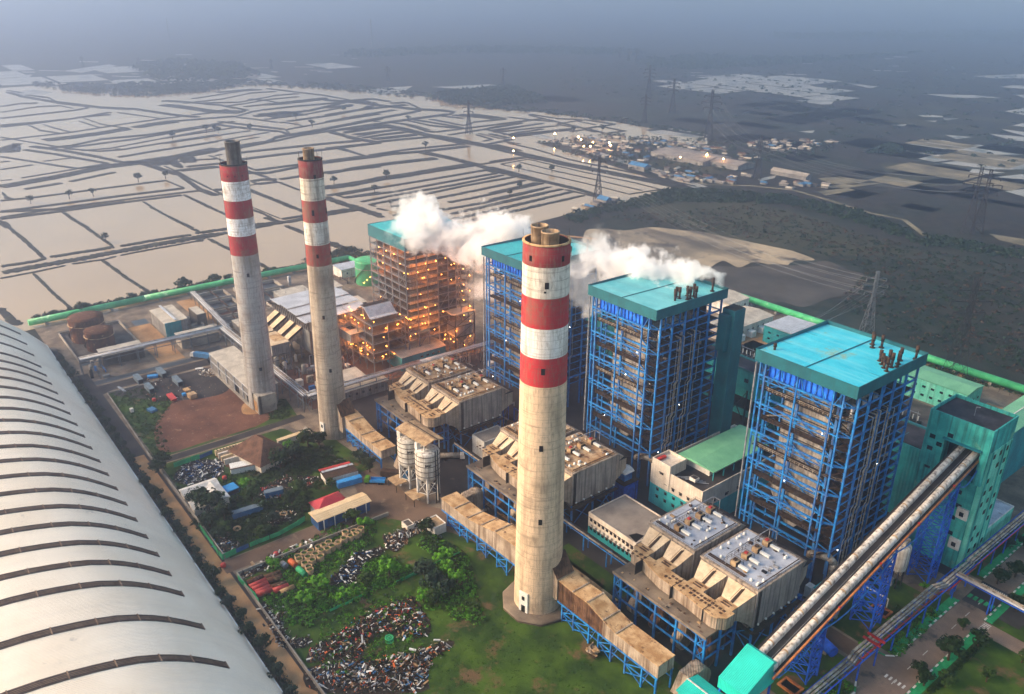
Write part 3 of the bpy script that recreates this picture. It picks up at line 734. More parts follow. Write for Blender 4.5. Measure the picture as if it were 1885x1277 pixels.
flue_duct(-213,[(-213.6,10.1),(-205,10.2),(-197.2,10.3),(-189,12),(-181,14.),(-168.2,14.6)],-168,5.4,7.2,'tan roofed flue duct running left from the near chimney, wavy roof line',[-210,-202.2,-197.6,-191.6,-186.5,-180.2,-174.8],0,cols=['duct_side']*5)
flue_duct(-291,[(-291,12.4),(-284.1,11.4),(-273.7,9.2),(-265,9.4),(-257.2,9.5)],-257.2,6.6,5.9,'weathered flue duct running right from the middle chimney over low blue legs',[-287.3,-282.4,-276.7,-272.5,-267.7,-258],0,cols=['duct_side']*4)
# fan casings at the duct ends
for x,y in ((-104.5,147),(-213,150),(-253,147)):
    t=empty('draught_fan',(x,y,0),{-104.5:'weathered tan fan casing beside the end of the nearest flue duct',-213:'dusty fan casing behind the silos at the duct end',-253:'brown fan casing at the end of the middle chimney duct'}[x],'fan','draught fans at the duct ends')
    m=MB().use('duct_side').tube((x-1.2,y+2,4.6),(x+3,y+2,4.6),4.3,n=18); m.build('casing',t)
    MB().use('duct_side').extr([(y-6,3),(y,1.2),(y+2,8.8),(y-3,8.6)],x-1,x+2.6,'x').build('inlet_box',t)
    MB().use('concrete').box(x-2,x+4,y-2,y+5,0,.8).build('base',t)
# ---------------------------------------------------------------- boiler houses
def rail(m,P,h=1.1,w=.07,st=3):
    """handrail along a level polyline"""
    for i in range(len(P)-1):
        a,b=Vector(P[i]),Vector(P[i+1]); m.bar(a+Vector((0,0,h)),b+Vector((0,0,h)),w); m.bar(a+Vector((0,0,h*.5)),b+Vector((0,0,h*.5)),w*.8)
        n=max(1,int((b-a).length/st))
        for k in range(n+1): q=a.lerp(b,k/n); m.bar(q,q+Vector((0,0,h)),w)
def boiler(x0,label,roofm,H=76.,shaft=False,vents=(),seed=1):
    Q=random.Random(seed); w,d=35.6,40.5; y0=211.; x1=x0+w; y1=y0+d
    t=empty('boiler_house',(x0,y0,0),label,'boiler house','blue framed boiler houses with teal roofs')
    # roof with parapet
    zb=H-3.9
    m=MB().use('teal_fascia').box(x0,x1,y0,y0+.35,zb,H).box(x0,x1,y1-.35,y1,zb,H).box(x0,x0+.35,y0+.35,y1-.35,zb,H).box(x1-.35,x1,y0+.35,y1-.35,zb,H)
    m.use('dark_steel').box(x0+.35,x1-.35,y0+.35,y1-.35,zb+.1,zb+.5)
    m.use(roofm).add([(x0+.35,y0+.35,H-.35),(x0+w/2,y0+.35,H-.15),(x1-.35,y0+.35,H-.35),(x1-.35,y1-.35,H-1.1),(x0+w/2,y1-.35,H-.9),(x0+.35,y1-.35,H-1.1)],[(0,1,4,5),(1,2,3,4)])
    rf=m.build('roof',t)
    m=MB().use('teal_fascia'); m.bar((x0+w/2,y0+.4,H-.05),(x0+w/2,y1-.4,H-.75),.3,.2)
    for yy in (y0+d*.33,y0+d*.67): m.bar((x0+.4,yy,H-.35-.75*(yy-y0)/d),(x1-.4,yy,H-.35-.75*(yy-y0)/d),.16,.1)
    m.build('ridge_cap',rf)
    MB().use('teal_fascia').box(x0-.12,x1+.12,y0-.12,y0+.0,H,H+.18).box(x0-.12,x1+.12,y1,y1+.12,H,H+.18).box(x0-.12,x0,y0,y1,H,H+.18).box(x1,x1+.12,y0,y1,H,H+.18).build('coping',rf)
    for vx,vy,vh in vents:
        X,Y=x0+vx*w,y0+vy*d; m=MB().use('brown_metal').tube((X,Y,H-.8),(X,Y,H-.8+vh*.55),.42,n=8).tube((X,Y,H-.8+vh*.55),(X,Y,H-.8+vh),.58,n=8).tube((X,Y,H-.9),(X,Y,H-.6),.9,n=8); m.build('vent_stack',rf)
    # columns
    fx=[x0+1.2,x0+3.2,x0+15,x0+27.5,x0+30.8]; CX=[(x,y0+2) for x in fx]+[(x0+2.6,y0+6),(x0+14,y0+6),(x0+27.8,y0+6),(x0+34.2,y0+4.5)]
    CX+=[(x0+34.2,y0+k) for k in (11,18,25,32,39)]+[(x0+30,y0+k) for k in (12,20,28,38)]+[(x0+1.2,y0+k) for k in (10,18,26,32,39)]+[(x0+10,y1-1.5),(x0+19,y1-1.5),(x0+27,y1-1.5)]
    for i,(x,y) in enumerate(CX):
        th=.62 if i in (1,8) or i>=9 and i<14 else .5
        if i in (5,6,7): th=.8
        MB().use('blue').bar((x,y,0),(x,y,zb+.1),th).build('column',t)
    LV=[15,25.5,36,46.5,57,67]
    for z in LV:
        m=MB().use('blue'); f=MB().use('blue')
        m.bar((x0+.8,y0+2,z),(x0+28,y0+2,z),.6,.5); m.bar((x0+.8,y0+2,z-1.6),(x0+28,y0+2,z-1.6),.3)
        n=9
        for k in range(n): xa=x0+1+27*k/n; m.bar((xa,y0+2,z-(1.6 if k%2 else 0)),(xa+3,y0+2,z-(0 if k%2 else 1.6)),.2)
        m.bar((x0+2.6,y0+6,z+.2),(x0+28,y0+6,z+.2),.5,.7)
        m.bar((x0+28,y0+2,z),(x0+34.2,y0+4.5,z),.35); m.bar((x0+27.5,y0+2,z),(x0+31.5,y0+2,z),.4)
        m.bar((x0+30.8,y0+2,z),(x0+34.2,y0+4.5,z),.3); m.bar((x0+27.8,y0+6,z),(x0+34.2,y0+4.5,z),.3)
        m.bar((x0+34.2,y0+4.5,z),(x0+34.2,y1-1.5,z),.45,.55); m.bar((x0+1.2,y0+2,z),(x0+1.2,y1-1.5,z),.4); m.bar((x0+1.2,y1-1.5,z),(x0+34.2,y1-1.5,z),.4)
        m.build('floor_beam',t)
    # small front face braces
    for i,z in enumerate(LV[:-1]):
        for (xa,xb,yy,s) in ((x0+2.6,x0+14,y0+6,1),(x0+14,x0+27.8,y0+6,-1)):
            za,zc=(z+.5,z+9.8); a=(xa,yy,za if s>0 else zc); b=(xb,yy,zc if s>0 else za)
            if s>0: a=(xa,yy,z+4.5); b=(xb,yy,z+9.6)
            MB().use('blue' if Q.random()<.85 else 'pipe_lag').bar(a,b,.45).build('brace',t)
        MB().use('blue').bar((x0+2.6,y0+6,z+4.4),(x0+14,y0+6,z+4.2),.35).build('brace',t)
        m=MB().use('blue'); m.bar((x0+27.8,y0+6,z+3.6),(x0+34.2,y0+4.5,z+5.2),.22); m.bar((x0+30.8,y0+2,z+5),(x0+27.8,y0+6,z+7),.22); m.build('brace',t)
    # side intermediate beams and floors
    z=12.; fl=[]
    while z<70: fl.append(z); z+=3.45
    for k,z in enumerate(fl):
        m=MB().use('blue'); 
        m.bar((x0+34.2,y0+4.5,z),(x0+34.2,y1-1.5,z),.28,.34)
        for yy in (11,18,25,32): m.bar((x0+30,y0+yy,z-.1),(x0+34.2,y0+yy,z-.1),.25)
        m.build('side_beam',t)
        if z<64:
            m=MB().use('rust_floor').box(x0+28.5,x0+34,y0+7,y1-2,z-.12,z)
            m.use('brown_metal'); rail(m,[(x0+33.95,y0+7,z),(x0+33.95,y1-2,z)],w=.09,st=1.6); m.build('walkway',t)
    for k,z in enumerate((20,30.5,41,51.5,62)):
        m=MB().use('rust_floor').box(x0+1.5,x0+28,y0+2.6,y0+5.6,z-.2,z).box(x0+28,x0+33.6,y0+4.6,y0+7,z-.2,z).box(x0+1.5,x0+6.5,y0+6.4,y1-2,z-.2,z)
        m.use('pipe_lag' if k in (2,4) else 'brown_metal'); rail(m,[(x0+1.5,y0+2.6,z),(x0+28,y0+2.6,z),(x0+33.6,y0+4.6,z)],w=.12 if k in(2,4) else .09,st=1.6)
        m.use('brown_metal'); rail(m,[(x0+1.5,y0+5.6,z),(x0+28,y0+5.6,z)],w=.08,st=1.6); m.build('walkway',t)
        MB().use('dark_steel').box(x0+6,x0+29,y0+30.5,y1-2,z-.3,z).build('floor_slab',t)
    # furnace and back pass
    m=MB().use('furnace').box(x0+8.5,x0+25.5,y0+7.2,y0+27,24,65.5); m.extr([(x0+8.5,24),(x0+25.5,24),(x0+19,15),(x0+15,15)][::-1],y0+7.2,y0+27)
    m.use('dark_steel')
    for z in range(27,65,4): m.box(x0+8.3,x0+25.7,y0+7.,y0+27.2,z,z+.25)
    m.build('furnace',t)
    MB().use('furnace').box(x0+9,x0+25,y0+28.5,y0+37,14,64).build('back_pass',t)
    MB().use('dark_steel').box(x0+5,x0+30,y0+8,y0+38,9.5,10).box(x0+6,x0+28,y0+37.6,y0+38,10,70).build('firing_floor',t)
    for yy in (y0+12,y0+17,y0+22):
        MB().use('dark_steel').tube((x0+27.,yy,11),(x0+27.,yy,42),1.1,n=8).build('coal_pipe',t)
    # bright blue header casing under the roof
    m=MB().use('bright_blue').box(x0+4,x0+26.6,y0+3.4,y0+5,66.6,71.2)
    m.use('deep_blue')
    for k in range(13): xx=x0+4+22.6*k/12; m.box(xx-.16,xx+.16,y0+3.0,y0+3.38,66.4,71.2)
    m.box(x0+3.7,x0+26.9,y0+2.9,y0+3.42,66.2,66.5); m.build('header_casing',t)
    for k in range(9):
        xx=x0+3+k*3.6; MB().use('blue').bar((xx,y0+2,67.2),(xx+(2.2 if k%2 else -2.2),y0+2.6,zb+.1),.25).build('brace',t)
    # pipes down the side
    for k in range(7):
        yy=y0+14+k*1.15+(3.5 if k>3 else 0)+(2.5 if k>5 else 0); xx=x0+34.9+.3*(k%2); z=63-Q.uniform(0,3)
        P=[(xx-2.5,yy,z),(xx,yy,z)]; cy_=yy
        for zz in (44-k*.4,30-k*.5,18-k*.3): P+=[(xx,cy_,zz),(xx,cy_-1.2,zz-.9),(xx,cy_-1.2,zz-3)]; cy_-=1.2
        P.append((xx,cy_,3)); MB().use('pipe_lag' if k%3 else 'pipe_silver').path(P,.17+.05*(k%2),5).build('steam_pipe',t)
    for k in range(3):
        yy=y0+8+k*6.5; MB().use('pipe_silver').tube((x0+31,yy,56),(x0+31,yy,66),.7,n=8).build('downcomer',t)
    m=MB().use('pipe_lag'); P=[(x0+27,y0+5,9.5),(x0+30,y0+4.5,12),(x0+33.8,y0+5.2,12.5),(x0+35.2,y0+6.5,10.5),(x0+35.4,y0+7,3)]
    for i in range(4): m.tube(P[i],P[i+1],1.35,n=12)
    for p in P[1:4]: m.ball(p,1.36,12)
    m.build('air_duct',t)
    # lift tube on the left corner
    MB().use('pipe_silver').tube((x0+.1,y0+1.2,6),(x0+.1,y0+1.2,zb-1),.35,n=6).build('riser_pipe',t)
    m=MB().use('brown_metal')
    for k in range(11):
        z=12+k*5; m.bar((x0+29.2,y0+2.4,z),(x0+33,y0+4,z+2.4),.5,.12); m.bar((x0+33,y0+4,z+2.4),(x0+29.2,y0+2.8,z+5),.5,.12)
    m.build('stair',t)
    # process clutter inside the frame
    for i in range(40):
        xx,yy,z=x0+Q.choice((4.5,29,31,32.4)),y0+Q.uniform(7,36),Q.uniform(11,62)
        m=MB().use(Q.choice(['dark_steel','pipe_lag','brown_metal','blue','furnace','pipe_silver']))
        if i%3: m.box(xx-.5,xx+Q.uniform(.3,1.2),yy,yy+Q.uniform(.8,3),z,z+Q.uniform(.5,2))
        else: m.tube((xx,yy,z),(xx,yy+Q.uniform(-4,4),z+Q.uniform(-6,6)),.2,n=5)
        m.build('pipework',t)
    for k in range(5):
        xx,yy,z=Q.choice([(x0+34.5,y0+9+k*5,14+k*9),(x0+6+k*5,y0+1.8,12+k*11)]); MB().use('lamp_white').ball((xx,yy,z),.16).build('lamp',t)
    if shaft:
        m=MB().use('teal_fascia').box(x1+.6,x1+6.4,y1-3,y1+3.6,0,69).box(x1+.9,x1+5,y1-5.5,y1-3.02,52,67); m.use('dark_steel').box(x1+.9,x1+6.1,y1-2.7,y1+3.3,69,69.2); m.build('lift_shaft',t)
    return t
V4=[(.56,.86,4.4),(.60,.80,4.6),(.65,.86,4.4),(.90,.74,4.3),(.93,.66,4.4),(.85,.55,3.8),(.88,.60,4.8),(.90,.50,4),(.93,.56,4.8),(.95,.46,4.6),(.80,.60,3.8),(.96,.60,4.4),(.99-.02,.86,4.6),(.10,.12,2.6)]
V3=[(.80,.46,4),(.82,.42,3.6),(.86,.44,4.6),(.88,.36,4),(.85,.56,4),(.90,.60,5),(.93,.52,4.8),(.95,.58,4.6),(.91,.86,5.4),(.93,.48,4.4)]
boiler(-139.5,'nearest blue framed boiler house under a bright cyan flat roof','roof_cyan',76.,vents=V4,seed=4)
boiler(-217.6,'blue framed boiler house with pale teal roof and a tall teal lift shaft','roof_pale_teal',76.,shaft=True,vents=V3,seed=3)
boiler(-287.6,'blue framed boiler house half hidden behind the near striped chimney and steam','roof_teal',75.,vents=V3,seed=2)
# ---------------------------------------------------------------- electrostatic precipitators
def esp(X,label,roofm,seed=1):
    """X = x of the right face of the right box"""
    Q=random.Random(seed); t=empty('precipitator',(X,171.7,0),label,'precipitator','electrostatic precipitators in front of the boilers')
    boxes=[(X-41.6,X-23.2),(X-20.6,X)]
    ya,yb=171.7,194.
    for bi,(a,b) in enumerate(boxes):
        m=MB().use('esp_side').box(a,b,ya,yb,10.4,23.4)
        m.use('esp_tan').box(a-.25,b+.25,ya-.25,yb+.25,23.4,23.9)
        m.use('dark_steel').extr([(ya,10.3),(yb,10.3),(yb-1,9.6),(ya+1,9.6)][::-1],a+.5,b-.5,'x')
        m.build('casing',t)
        m=MB().use(roofm).box(a+.5,b-.5,ya+.6,yb-.6,23.9,24.05); r=m.build('roof',t)
        # hoppers below
        for hx in (a+(b-a)*.25,a+(b-a)*.75):
            for hy in (177,184,190):
                MB().use('esp_side').loft([(hx-3.8,hy-3,9.6),(hx+3.8,hy-3,9.6),(hx+3.8,hy+3,9.6),(hx-3.8,hy+3,9.6)][::-1],[(hx-.6,hy-.6,4.6),(hx+.6,hy-.6,4.6),(hx+.6,hy+.6,4.6),(hx-.6,hy+.6,4.6)][::-1]).build('ash_hopper',t)
        # outlet funnels towards the boiler
        for hx in (a+(b-a)*.25,a+(b-a)*.75):
            w=(b-a)*.23
            MB().use('esp_tan').loft([(hx-w,yb+.26,12),(hx+w,yb+.26,12),(hx+w,yb+.26,23.6),(hx-w,yb+.26,23.6)],[(hx-w*.55,yb+8,13),(hx+w*.55,yb+8,13),(hx+w*.55,yb+8,18.5),(hx-w*.55,yb+8,18.5)]).build('inlet_funnel',t)
        MB().use('dark_steel').box(a+1,b-1,yb+1.5,yb+7.5,19.5,19.8).build('walkway',t)
        # roof equipment
        def rb(name,mt,x0,x1,y0,y1,z0,z1): MB().use(mt).box(x0,x1,y0,y1,z0,z1).build(name,r)
        xc=a+(b-a)*.45
        for k in range(4):
            yy=ya+3.2+k*5.2
            m=MB().use('dirty_tan').box(xc-1.1,xc+.9,yy,yy+2.3,24.1,25.9); m.use('dark_steel').box(xc-1.25,xc-1.1,yy+.1,yy+2.2,24.2,25.7).box(xc+.9,xc+1.05,yy+.1,yy+2.2,24.2,25.7)
            m.use('scarlet' if k%2 else 'brown_metal').box(xc-.6,xc+.3,yy+.5,yy+1.5,25.9,26.4); m.build('transformer',r)
            MB().use('white_clean').box(xc+1.3,xc+4.6,yy+.6,yy+1.5,24.5,25.2).build('bus_duct',r)
            m=MB().use('brown_metal'); rail(m,[(xc-3,yy-.6,24.1),(xc-3,yy+3.2,24.1),(xc+1.4,yy+3.2,24.1)],1.3,.09,1.6); m.build('handrail',r)
        for k in range(14):
            xx,yy=Q.choice((a+1.6,b-1.6,a+4.4,b-4)),ya+1.6+Q.random()*19.5
            MB().use('white_clean').tube((xx,yy,24.05),(xx,yy,24.6),.5,.42,n=8).ball((xx,yy,24.6),.45,8).build('insulator_cap',r)
        m=MB().use('brown_metal'); 
        for q in range(2): m.bar((a+1.2,ya+1.6+q*.7,24.5),(b-6,ya+1.6+q*.7,24.5),.3)
        m.bar((b-1,ya+1,24.5),(b-1,yb-1,24.5),.22); m.build('cable_tray',r)
        m=MB().use('pipe_silver'); m.bar((xc-1.8,ya+2,27.8),(xc-1.8,yb+1,27.8),.22)
        for yy in (ya+2,ya+9,ya+16,yb+1): m.bar((xc-1.8,yy,24),(xc-1.8,yy,27.8),.16)
        m.bar((xc-1.8,yb+1,27.8),(xc+.8,yb+1,27.8),.16); m.bar((xc+.8,yb+1,27.8),(xc+.8,yb+1,24),.16); m.build('hoist_rail',r)
        m=MB().use('brown_metal'); rail(m,[(a+.1,ya+.1,23.9),(b-.1,ya+.1,23.9),(b-.1,yb-.1,23.9),(a+.1,yb-.1,23.9),(a+.1,ya+.1,23.9)],1.0,.06,2.2); m.build('edge_rail',r)
        for k in range(26):
            xx,yy=Q.uniform(a+1,b-2),Q.uniform(ya+1,yb-2)
            if abs(xx-xc)<2.4 and Q.random()<.3: continue
            m=MB().use(Q.choice(['dirty_tan','dark_steel','brown_metal','white_paint','pipe_silver'])); s=Q.uniform(.25,.8)
            m.box(xx,xx+s*Q.uniform(.6,2.6),yy,yy+s,24.06,24.06+Q.uniform(.2,.7)); m.build('roof_fitting',r)
        # side panels: downpipes on the end wall
        for yy in (ya+1.,ya+1.7): 
            if bi==1: MB().use('dark_steel').bar((b+.2,yy,10),(b+.2,yy,23.4),.25).build('downpipe',t)
        for k in range(6): 
            if bi==1: MB().use('white_clean').ball((b+.4,ya+2+k*3.8,11.2),.42,8).build('access_door',t)
        # front pyramidal outlets
        for s in (0,1):
            xa=a+.3+s*(b-a)/2; xb=xa+(b-a)/2-.6; xm=(xa+xb)/2; hw=2.9
            f=[(xa,ya-.26,11.5),(xb,ya-.26,11.5),(xb,ya-.26,22.8),(xa,ya-.26,22.8)]; g=[(xm-hw,ya-5.6,14.8),(xm+hw,ya-5.6,14.8),(xm+hw,ya-5.6,19.6),(xm-hw,ya-5.6,19.6)]
            vs=f+g; m=MB(); m.use('esp_bright').add(vs,[(3,2,6,7)]); m.use('duct_side').add(vs,[(0,3,7,4),(1,5,6,2),(0,4,5,1),(4,7,6,5)]); n=m.build('outlet_funnel',t)  # sloped top painted paler than the sides, as if brightly lit
            MB().use('brown_metal').bar((xm+1,ya-.4,22.6),(xm+.6,ya-5.5,19.9),.9,.15).bar((xm+.55,ya-.4,23.4),(xm+.1,ya-5.5,20.7),.08).bar((xm+1.45,ya-.4,23.4),(xm+1.1,ya-5.5,20.7),.08).build('stair',n)
            m=MB().use('duct_side').box(xm-hw,xm+hw,163.2,ya-5.62,14.8,19.6); m.use('duct_rust').box(xm-hw-.1,xm+hw+.1,163.2,ya-5.5,19.62,19.8)
            m.use('duct_dark')
            for yy in (163.9,164.9): m.box(xm-1.5,xm+1.5,yy,yy+.5,19.8,19.9)
            m.build('outlet_duct',t)
    # collecting manifold
    xl=X-38.6; xr=X-1.
    F=[(xl,160.6),(xl+5,160.4),(xl+9,159.4),(xl+14,158.3),(xl+19,158.3),(xl+25,158.2),(xl+31,157.6),(xr-3.6,157.4),(xr-2,157.9),(xr-.2,159.8),(xr,161.5)]
    P=F+[(xr,163.2),(xl,163.2)]
    m=MB().use('duct_side').prism(P,15.6,19.6).use('duct_rust').prism([(x,y-.12 if y<163 else y) for x,y in P],19.62,19.84)
    mf=m.build('collecting_duct',t)
    m=MB().use('duct_dark')
    for k in range(22):
        xx=xr-3-k*1.35*(1 if k<16 else 1.4); 
        if Q.random()<.75: m.box(xx,xx+.8,159.8+Q.uniform(-.3,.2),160.5,19.84,19.95)
        if Q.random()<.75: m.box(xx,xx+.9,161.2,162,19.84,19.95)
    m.build('access_hatches',mf)
    m=MB().use('dark_steel')
    for xx in (xl+5,xl+19,xl+31): m.box(xx-.1,xx+.1,157.2,163,15.6,19.9)
    m.build('expansion_joint',mf)
    # fan platform
    px0,px1=X-39.4,X-2.9
    MB().use('slab').box(px0,px1,153.8,168.5,14.4,15.).build('platform_slab',t)
    MB().use('slab').box(px0-.1,px1+.1,153.55,153.8,14.2,15.15).build('slab_edge',t)
    m=MB()
    for k in range(16):
        m.use(Q.choice(['dirty_tan','dark_steel','duct_dark'])); xx,yy=Q.uniform(px0+1,px1-2),Q.uniform(154.4,156.8); m.box(xx,xx+Q.uniform(.3,1.2),yy,yy+Q.uniform(.2,.8),15.01,15.05+Q.random()*.3)
    m.build('litter',t,kind='stuff')
    xs=[px0+.5,px0+3.2,px0+10,px0+17.5,px0+25.5,px0+33.,px1-.5]
    for x in xs: 
        for y in (154.3,161.,168.): MB().use('blue').bar((x,y,0),(x,y,14.4),.62).build('column',t)
    for y in (154.3,161.,168.):
        for z in (6.,10.4): MB().use('blue').bar((xs[0],y,z),(xs[-1],y,z),.42,.5).build('tie_beam',t)
    for x in (xs[0],xs[-1]):
        for z in (6,10.4): MB().use('blue').bar((x,154.3,z),(x,168,z),.42,.5).build('tie_beam',t)
    for (xa,xb) in ((xs[0],xs[1]),(xs[-2],xs[-1])):
        m=MB().use('blue')
        for z in (.5,5.2,9.8):
            m.bar((xa,154.3,z),(xb,154.3,z+4.4),.26); m.bar((xb,154.3,z),(xa,154.3,z+4.4),.26)
        m.build('brace',t)
    MB().use('blue').box(px0,px1,153.95,154.05,13.6,14.39).build('edge_beam',t)
    for x in (X-41,X-31,X-22,X-11,X-.5):
        for y in (172.5,183,193.5): MB().use('blue').bar((x,y,0),(x,y,9.6),.6).build('column',t)
        m=MB().use('blue'); m.bar((x,172.5,.5),(x,183,9.2),.3); m.bar((x,183,.5),(x,172.5,9.2),.3); m.bar((x,183,.5),(x,193.5,9.2),.3); m.bar((x,193.5,.5),(x,183,9.2),.3); m.build('brace',t)
    m=MB().use('blue')
    for y in (172.5,193.5):
        m.bar((X-41,y,5),(X-.5,y,5),.3); m.bar((X-31,y,.4),(X-22,y,9.2),.3); m.bar((X-22,y,.4),(X-31,y,9.2),.3); m.bar((X-11,y,.4),(X-.5,y,9.2),.3); m.bar((X-.5,y,.4),(X-11,y,9.2),.3)
    m.build('brace',t)
    m=MB().use('rust_floor').box(X+.3,X+1.8,ya,yb,9.6,9.75).box(X-42,X+1.5,ya-1.6,ya-.3,9.6,9.75); m.use('brown_metal'); rail(m,[(X+1.7,ya,9.75),(X+1.7,yb,9.75)],1,.07,2); m.build('walkway',t)
    # fans below
    for k in range(4):
        fx=X-34+k*9; MB().use('duct_dark' if k%2 else 'duct_side').tube((fx,158,4),(fx+3.4,158,4),2.9,n=14).box(fx,fx+3.2,158,165,6,13).build('fan_casing',t)
    return t
esp(-102.1,'nearest precipitator with two pale grey equipment covered roofs','esp_roof_grey',4)
esp(-180.6,'rust roofed precipitator partly hidden by the near chimney','esp_roof_rust',3)
esp(-250.3,'rust roofed precipitator behind the twin white silos','esp_roof_rust',2)
# ---------------------------------------------------------------- coal shed
ARCH=[(57,1.5),(53.6,5.8),(49.6,10.6),(44.8,15.3),(40.5,19.2),(36.7,22.3),(33,24.9),(29.5,27),(24.5,29.4),(19.8,31),(15,32.3),(9.8,33.5),(4,34.5),(-2.3,35.2),(-9,35.5)]
ARCH=ARCH+[(-25-y,z) for y,z in ARCH[::-1]]
SX0,SX1=-479.,20.
t=empty('coal_shed',(-270,-12.5,0),'huge pale vaulted coal shed with dark arched skylight strips','shed')
m=MB().use('shed_shell')
n=len(ARCH); vs=[(x,y,z) for x in (SX0,-380,-280,-180,SX1) for y,z in ARCH]; fs=[(k*n+i,k*n+i+1,(k+1)*n+i+1,(k+1)*n+i) for k in range(4) for i in range(n-1)]
m.add(vs,fs,True); 
m.add([(SX0,y,z) for y,z in ARCH],[tuple(range(n))[::-1]]); m.add([(SX1,y,z) for y,z in ARCH],[tuple(range(n))]); m.build('vault',t)
RX=[-176.6,-194.8,-212.2,-223.8,-235.6,-247.4,-259.3,-271.2,-283.2,-295.2,-307.,-319.2,-331,-343.2,-355.3,-367.4,-379.5,-391.5,-402.6,-414.8,-431.8,-449,-466]+[-159,-141,-123,-105,-87,-69,-51,-33,-15,3]
for x in RX:
    A=[(y,z) for y,z in ARCH if -66<y<45]; m=MB()
    for k in range(len(A)-1):
        (ya,za),(yb,zb)=A[k],A[k+1]; u=Vector((0,yb-ya,zb-za)).normalized(); nn=Vector((0,-u.z,u.y)); 
        if nn.z<0: nn=-nn
        o=nn*.18; w=1.4
        p=lambda xx,y,z,h: (xx,y+nn.y*h,z+nn.z*h)
        m.use('shed_rib').loft([p(x-w,ya,za,-.1),p(x+w,ya,za,-.1),p(x+w,ya,za,.16),p(x-w,ya,za,.16)],[p(x-w,yb,zb,-.1),p(x+w,yb,zb,-.1),p(x+w,yb,zb,.16),p(x-w,yb,zb,.16)],caps=k in(0,len(A)-2))
        m.use('shed_rib_line')
        for s in (-.45,.1,.6): m.loft([p(x+s-.06,ya,za,.1),p(x+s+.06,ya,za,.1),p(x+s+.06,ya,za,.24),p(x+s-.06,ya,za,.24)],[p(x+s-.06,yb,zb,.1),p(x+s+.06,yb,zb,.1),p(x+s+.06,yb,zb,.24),p(x+s-.06,yb,zb,.24)],caps=False)
        if k%2==0: m.loft([p(x-w-.12,ya,za,.1),p(x+w+.12,ya,za,.1),p(x+w+.12,ya,za,.3),p(x-w-.12,ya,za,.3)],[p(x-w-.12,ya+u.y*.3,za+u.z*.3,.1),p(x+w+.12,ya+u.y*.3,za+u.z*.3,.1),p(x+w+.12,ya+u.y*.3,za+u.z*.3,.3),p(x-w-.12,ya+u.y*.3,za+u.z*.3,.3)])
    m.build('skylight_strip',t)
MB().use('teal_wall').box(SX0,SX1,56.4,56.8,0,1.5).use('white_clean').box(SX0,SX1,56.2,57.1,1.5,1.75).build('eave_wall',t)
# ---------------------------------------------------------------- buildings helpers
def windows(t,face,c,a0,a1,n,z,w=1.1,h=1.1,ac=False,mt='window',fr=None):
    """row of windows on a wall. face 'y-' (wall plane y=c facing -y), 'x+' (plane x=c facing +x)"""
    for k in range(n):
        a=a0+(a1-a0)*(k+.5)/n; m=MB().use(mt)
        if face=='y-': m.box(a-w/2,a+w/2,c-.06,c+.05,z-h/2,z+h/2)
        else: m.box(c-.05,c+.06,a-w/2,a+w/2,z-h/2,z+h/2)
        p=m.build('window',t)
        if fr:
            q=MB().use(fr)
            if face=='y-': q.box(a-w/2-.1,a+w/2+.1,c-.45,c-.061,z+h/2,z+h/2+.14)
            else: q.box(c+.061,c+.45,a-w/2-.1,a+w/2+.1,z+h/2,z+h/2+.14)
            q.build('sunshade',p)
def house(name,label,cat,x0,x1,y0,y1,h,wall,roof,kind='flat',group=None,ov=.4,rise=1.5,axis='x',par=.6,base=0,wall2=None,h2=0,trim=None):
    t=empty(name,((x0+x1)/2,(y0+y1)/2,base),label,cat,group)
    m=MB().use(wall).box(x0,x1,y0,y1,base+h2 if wall2 else base,base+h)
    if wall2: m.use(wall2).box(x0,x1,y0,y1,base,base+h2)
    if kind=='flat' and par:
        m.use(trim or wall).box(x0-.02,x1+.02,y0-.02,y0+.3,base+h,base+h+par).box(x0-.02,x1+.02,y1-.3,y1+.02,base+h,base+h+par).box(x0-.02,x0+.3,y0+.3,y1-.3,base+h,base+h+par).box(x1-.3,x1+.02,y0+.3,y1-.3,base+h,base+h+par)
    m.build('wall',t); z=base+h
    r=MB().use(roof)
    if kind=='flat': r.box(x0+.32,x1-.32,y0+.32,y1-.32,z+.01,z+.08)
    elif kind=='gable':
        if axis=='x': ym=(y0+y1)/2; P=[(y0-ov,z-.05),(y1+ov,z-.05),(y1+ov,z+.12),(ym,z+rise),(y0-ov,z+.12)]; r.extr(P,x0-ov,x1+ov,'x')
        else: xm=(x0+x1)/2; P=[(x0-ov,z-.05),(x1+ov,z-.05),(x1+ov,z+.12),(xm,z+rise),(x0-ov,z+.12)]; r.extr(P,y0-ov,y1+ov,'y')
    elif kind=='shed':
        if axis=='x': r.extr([(y0-ov,z),(y1+ov,z+rise),(y1+ov,z+rise+.2),(y0-ov,z+.2)],x0-ov,x1+ov,'x')
        else: r.extr([(x0-ov,z+rise),(x1+ov,z),(x1+ov,z+.2),(x0-ov,z+rise+.2)],y0-ov,y1+ov,'y')
    elif kind=='hip':
        a=min(x1-x0,y1-y0)/2*.9; xm0,xm1,ym0,ym1=(x0+a,x1-a,(y0+y1)/2,(y0+y1)/2) if x1-x0>y1-y0 else ((x0+x1)/2,(x0+x1)/2,y0+a,y1-a)
        r.add([(x0-ov,y0-ov,z),(x1+ov,y0-ov,z),(x1+ov,y1+ov,z),(x0-ov,y1+ov,z),(xm0,ym0,z+rise),(xm1,ym1,z+rise)],[(0,1,5,4),(1,2,5),(2,3,4,5),(3,0,4),(3,2,1,0)] if x1-x0>y1-y0 else [(0,1,4),(1,2,5,4),(2,3,5),(3,0,4,5),(3,2,1,0)])
    rf=r.build('roof',t)
    return t,rf
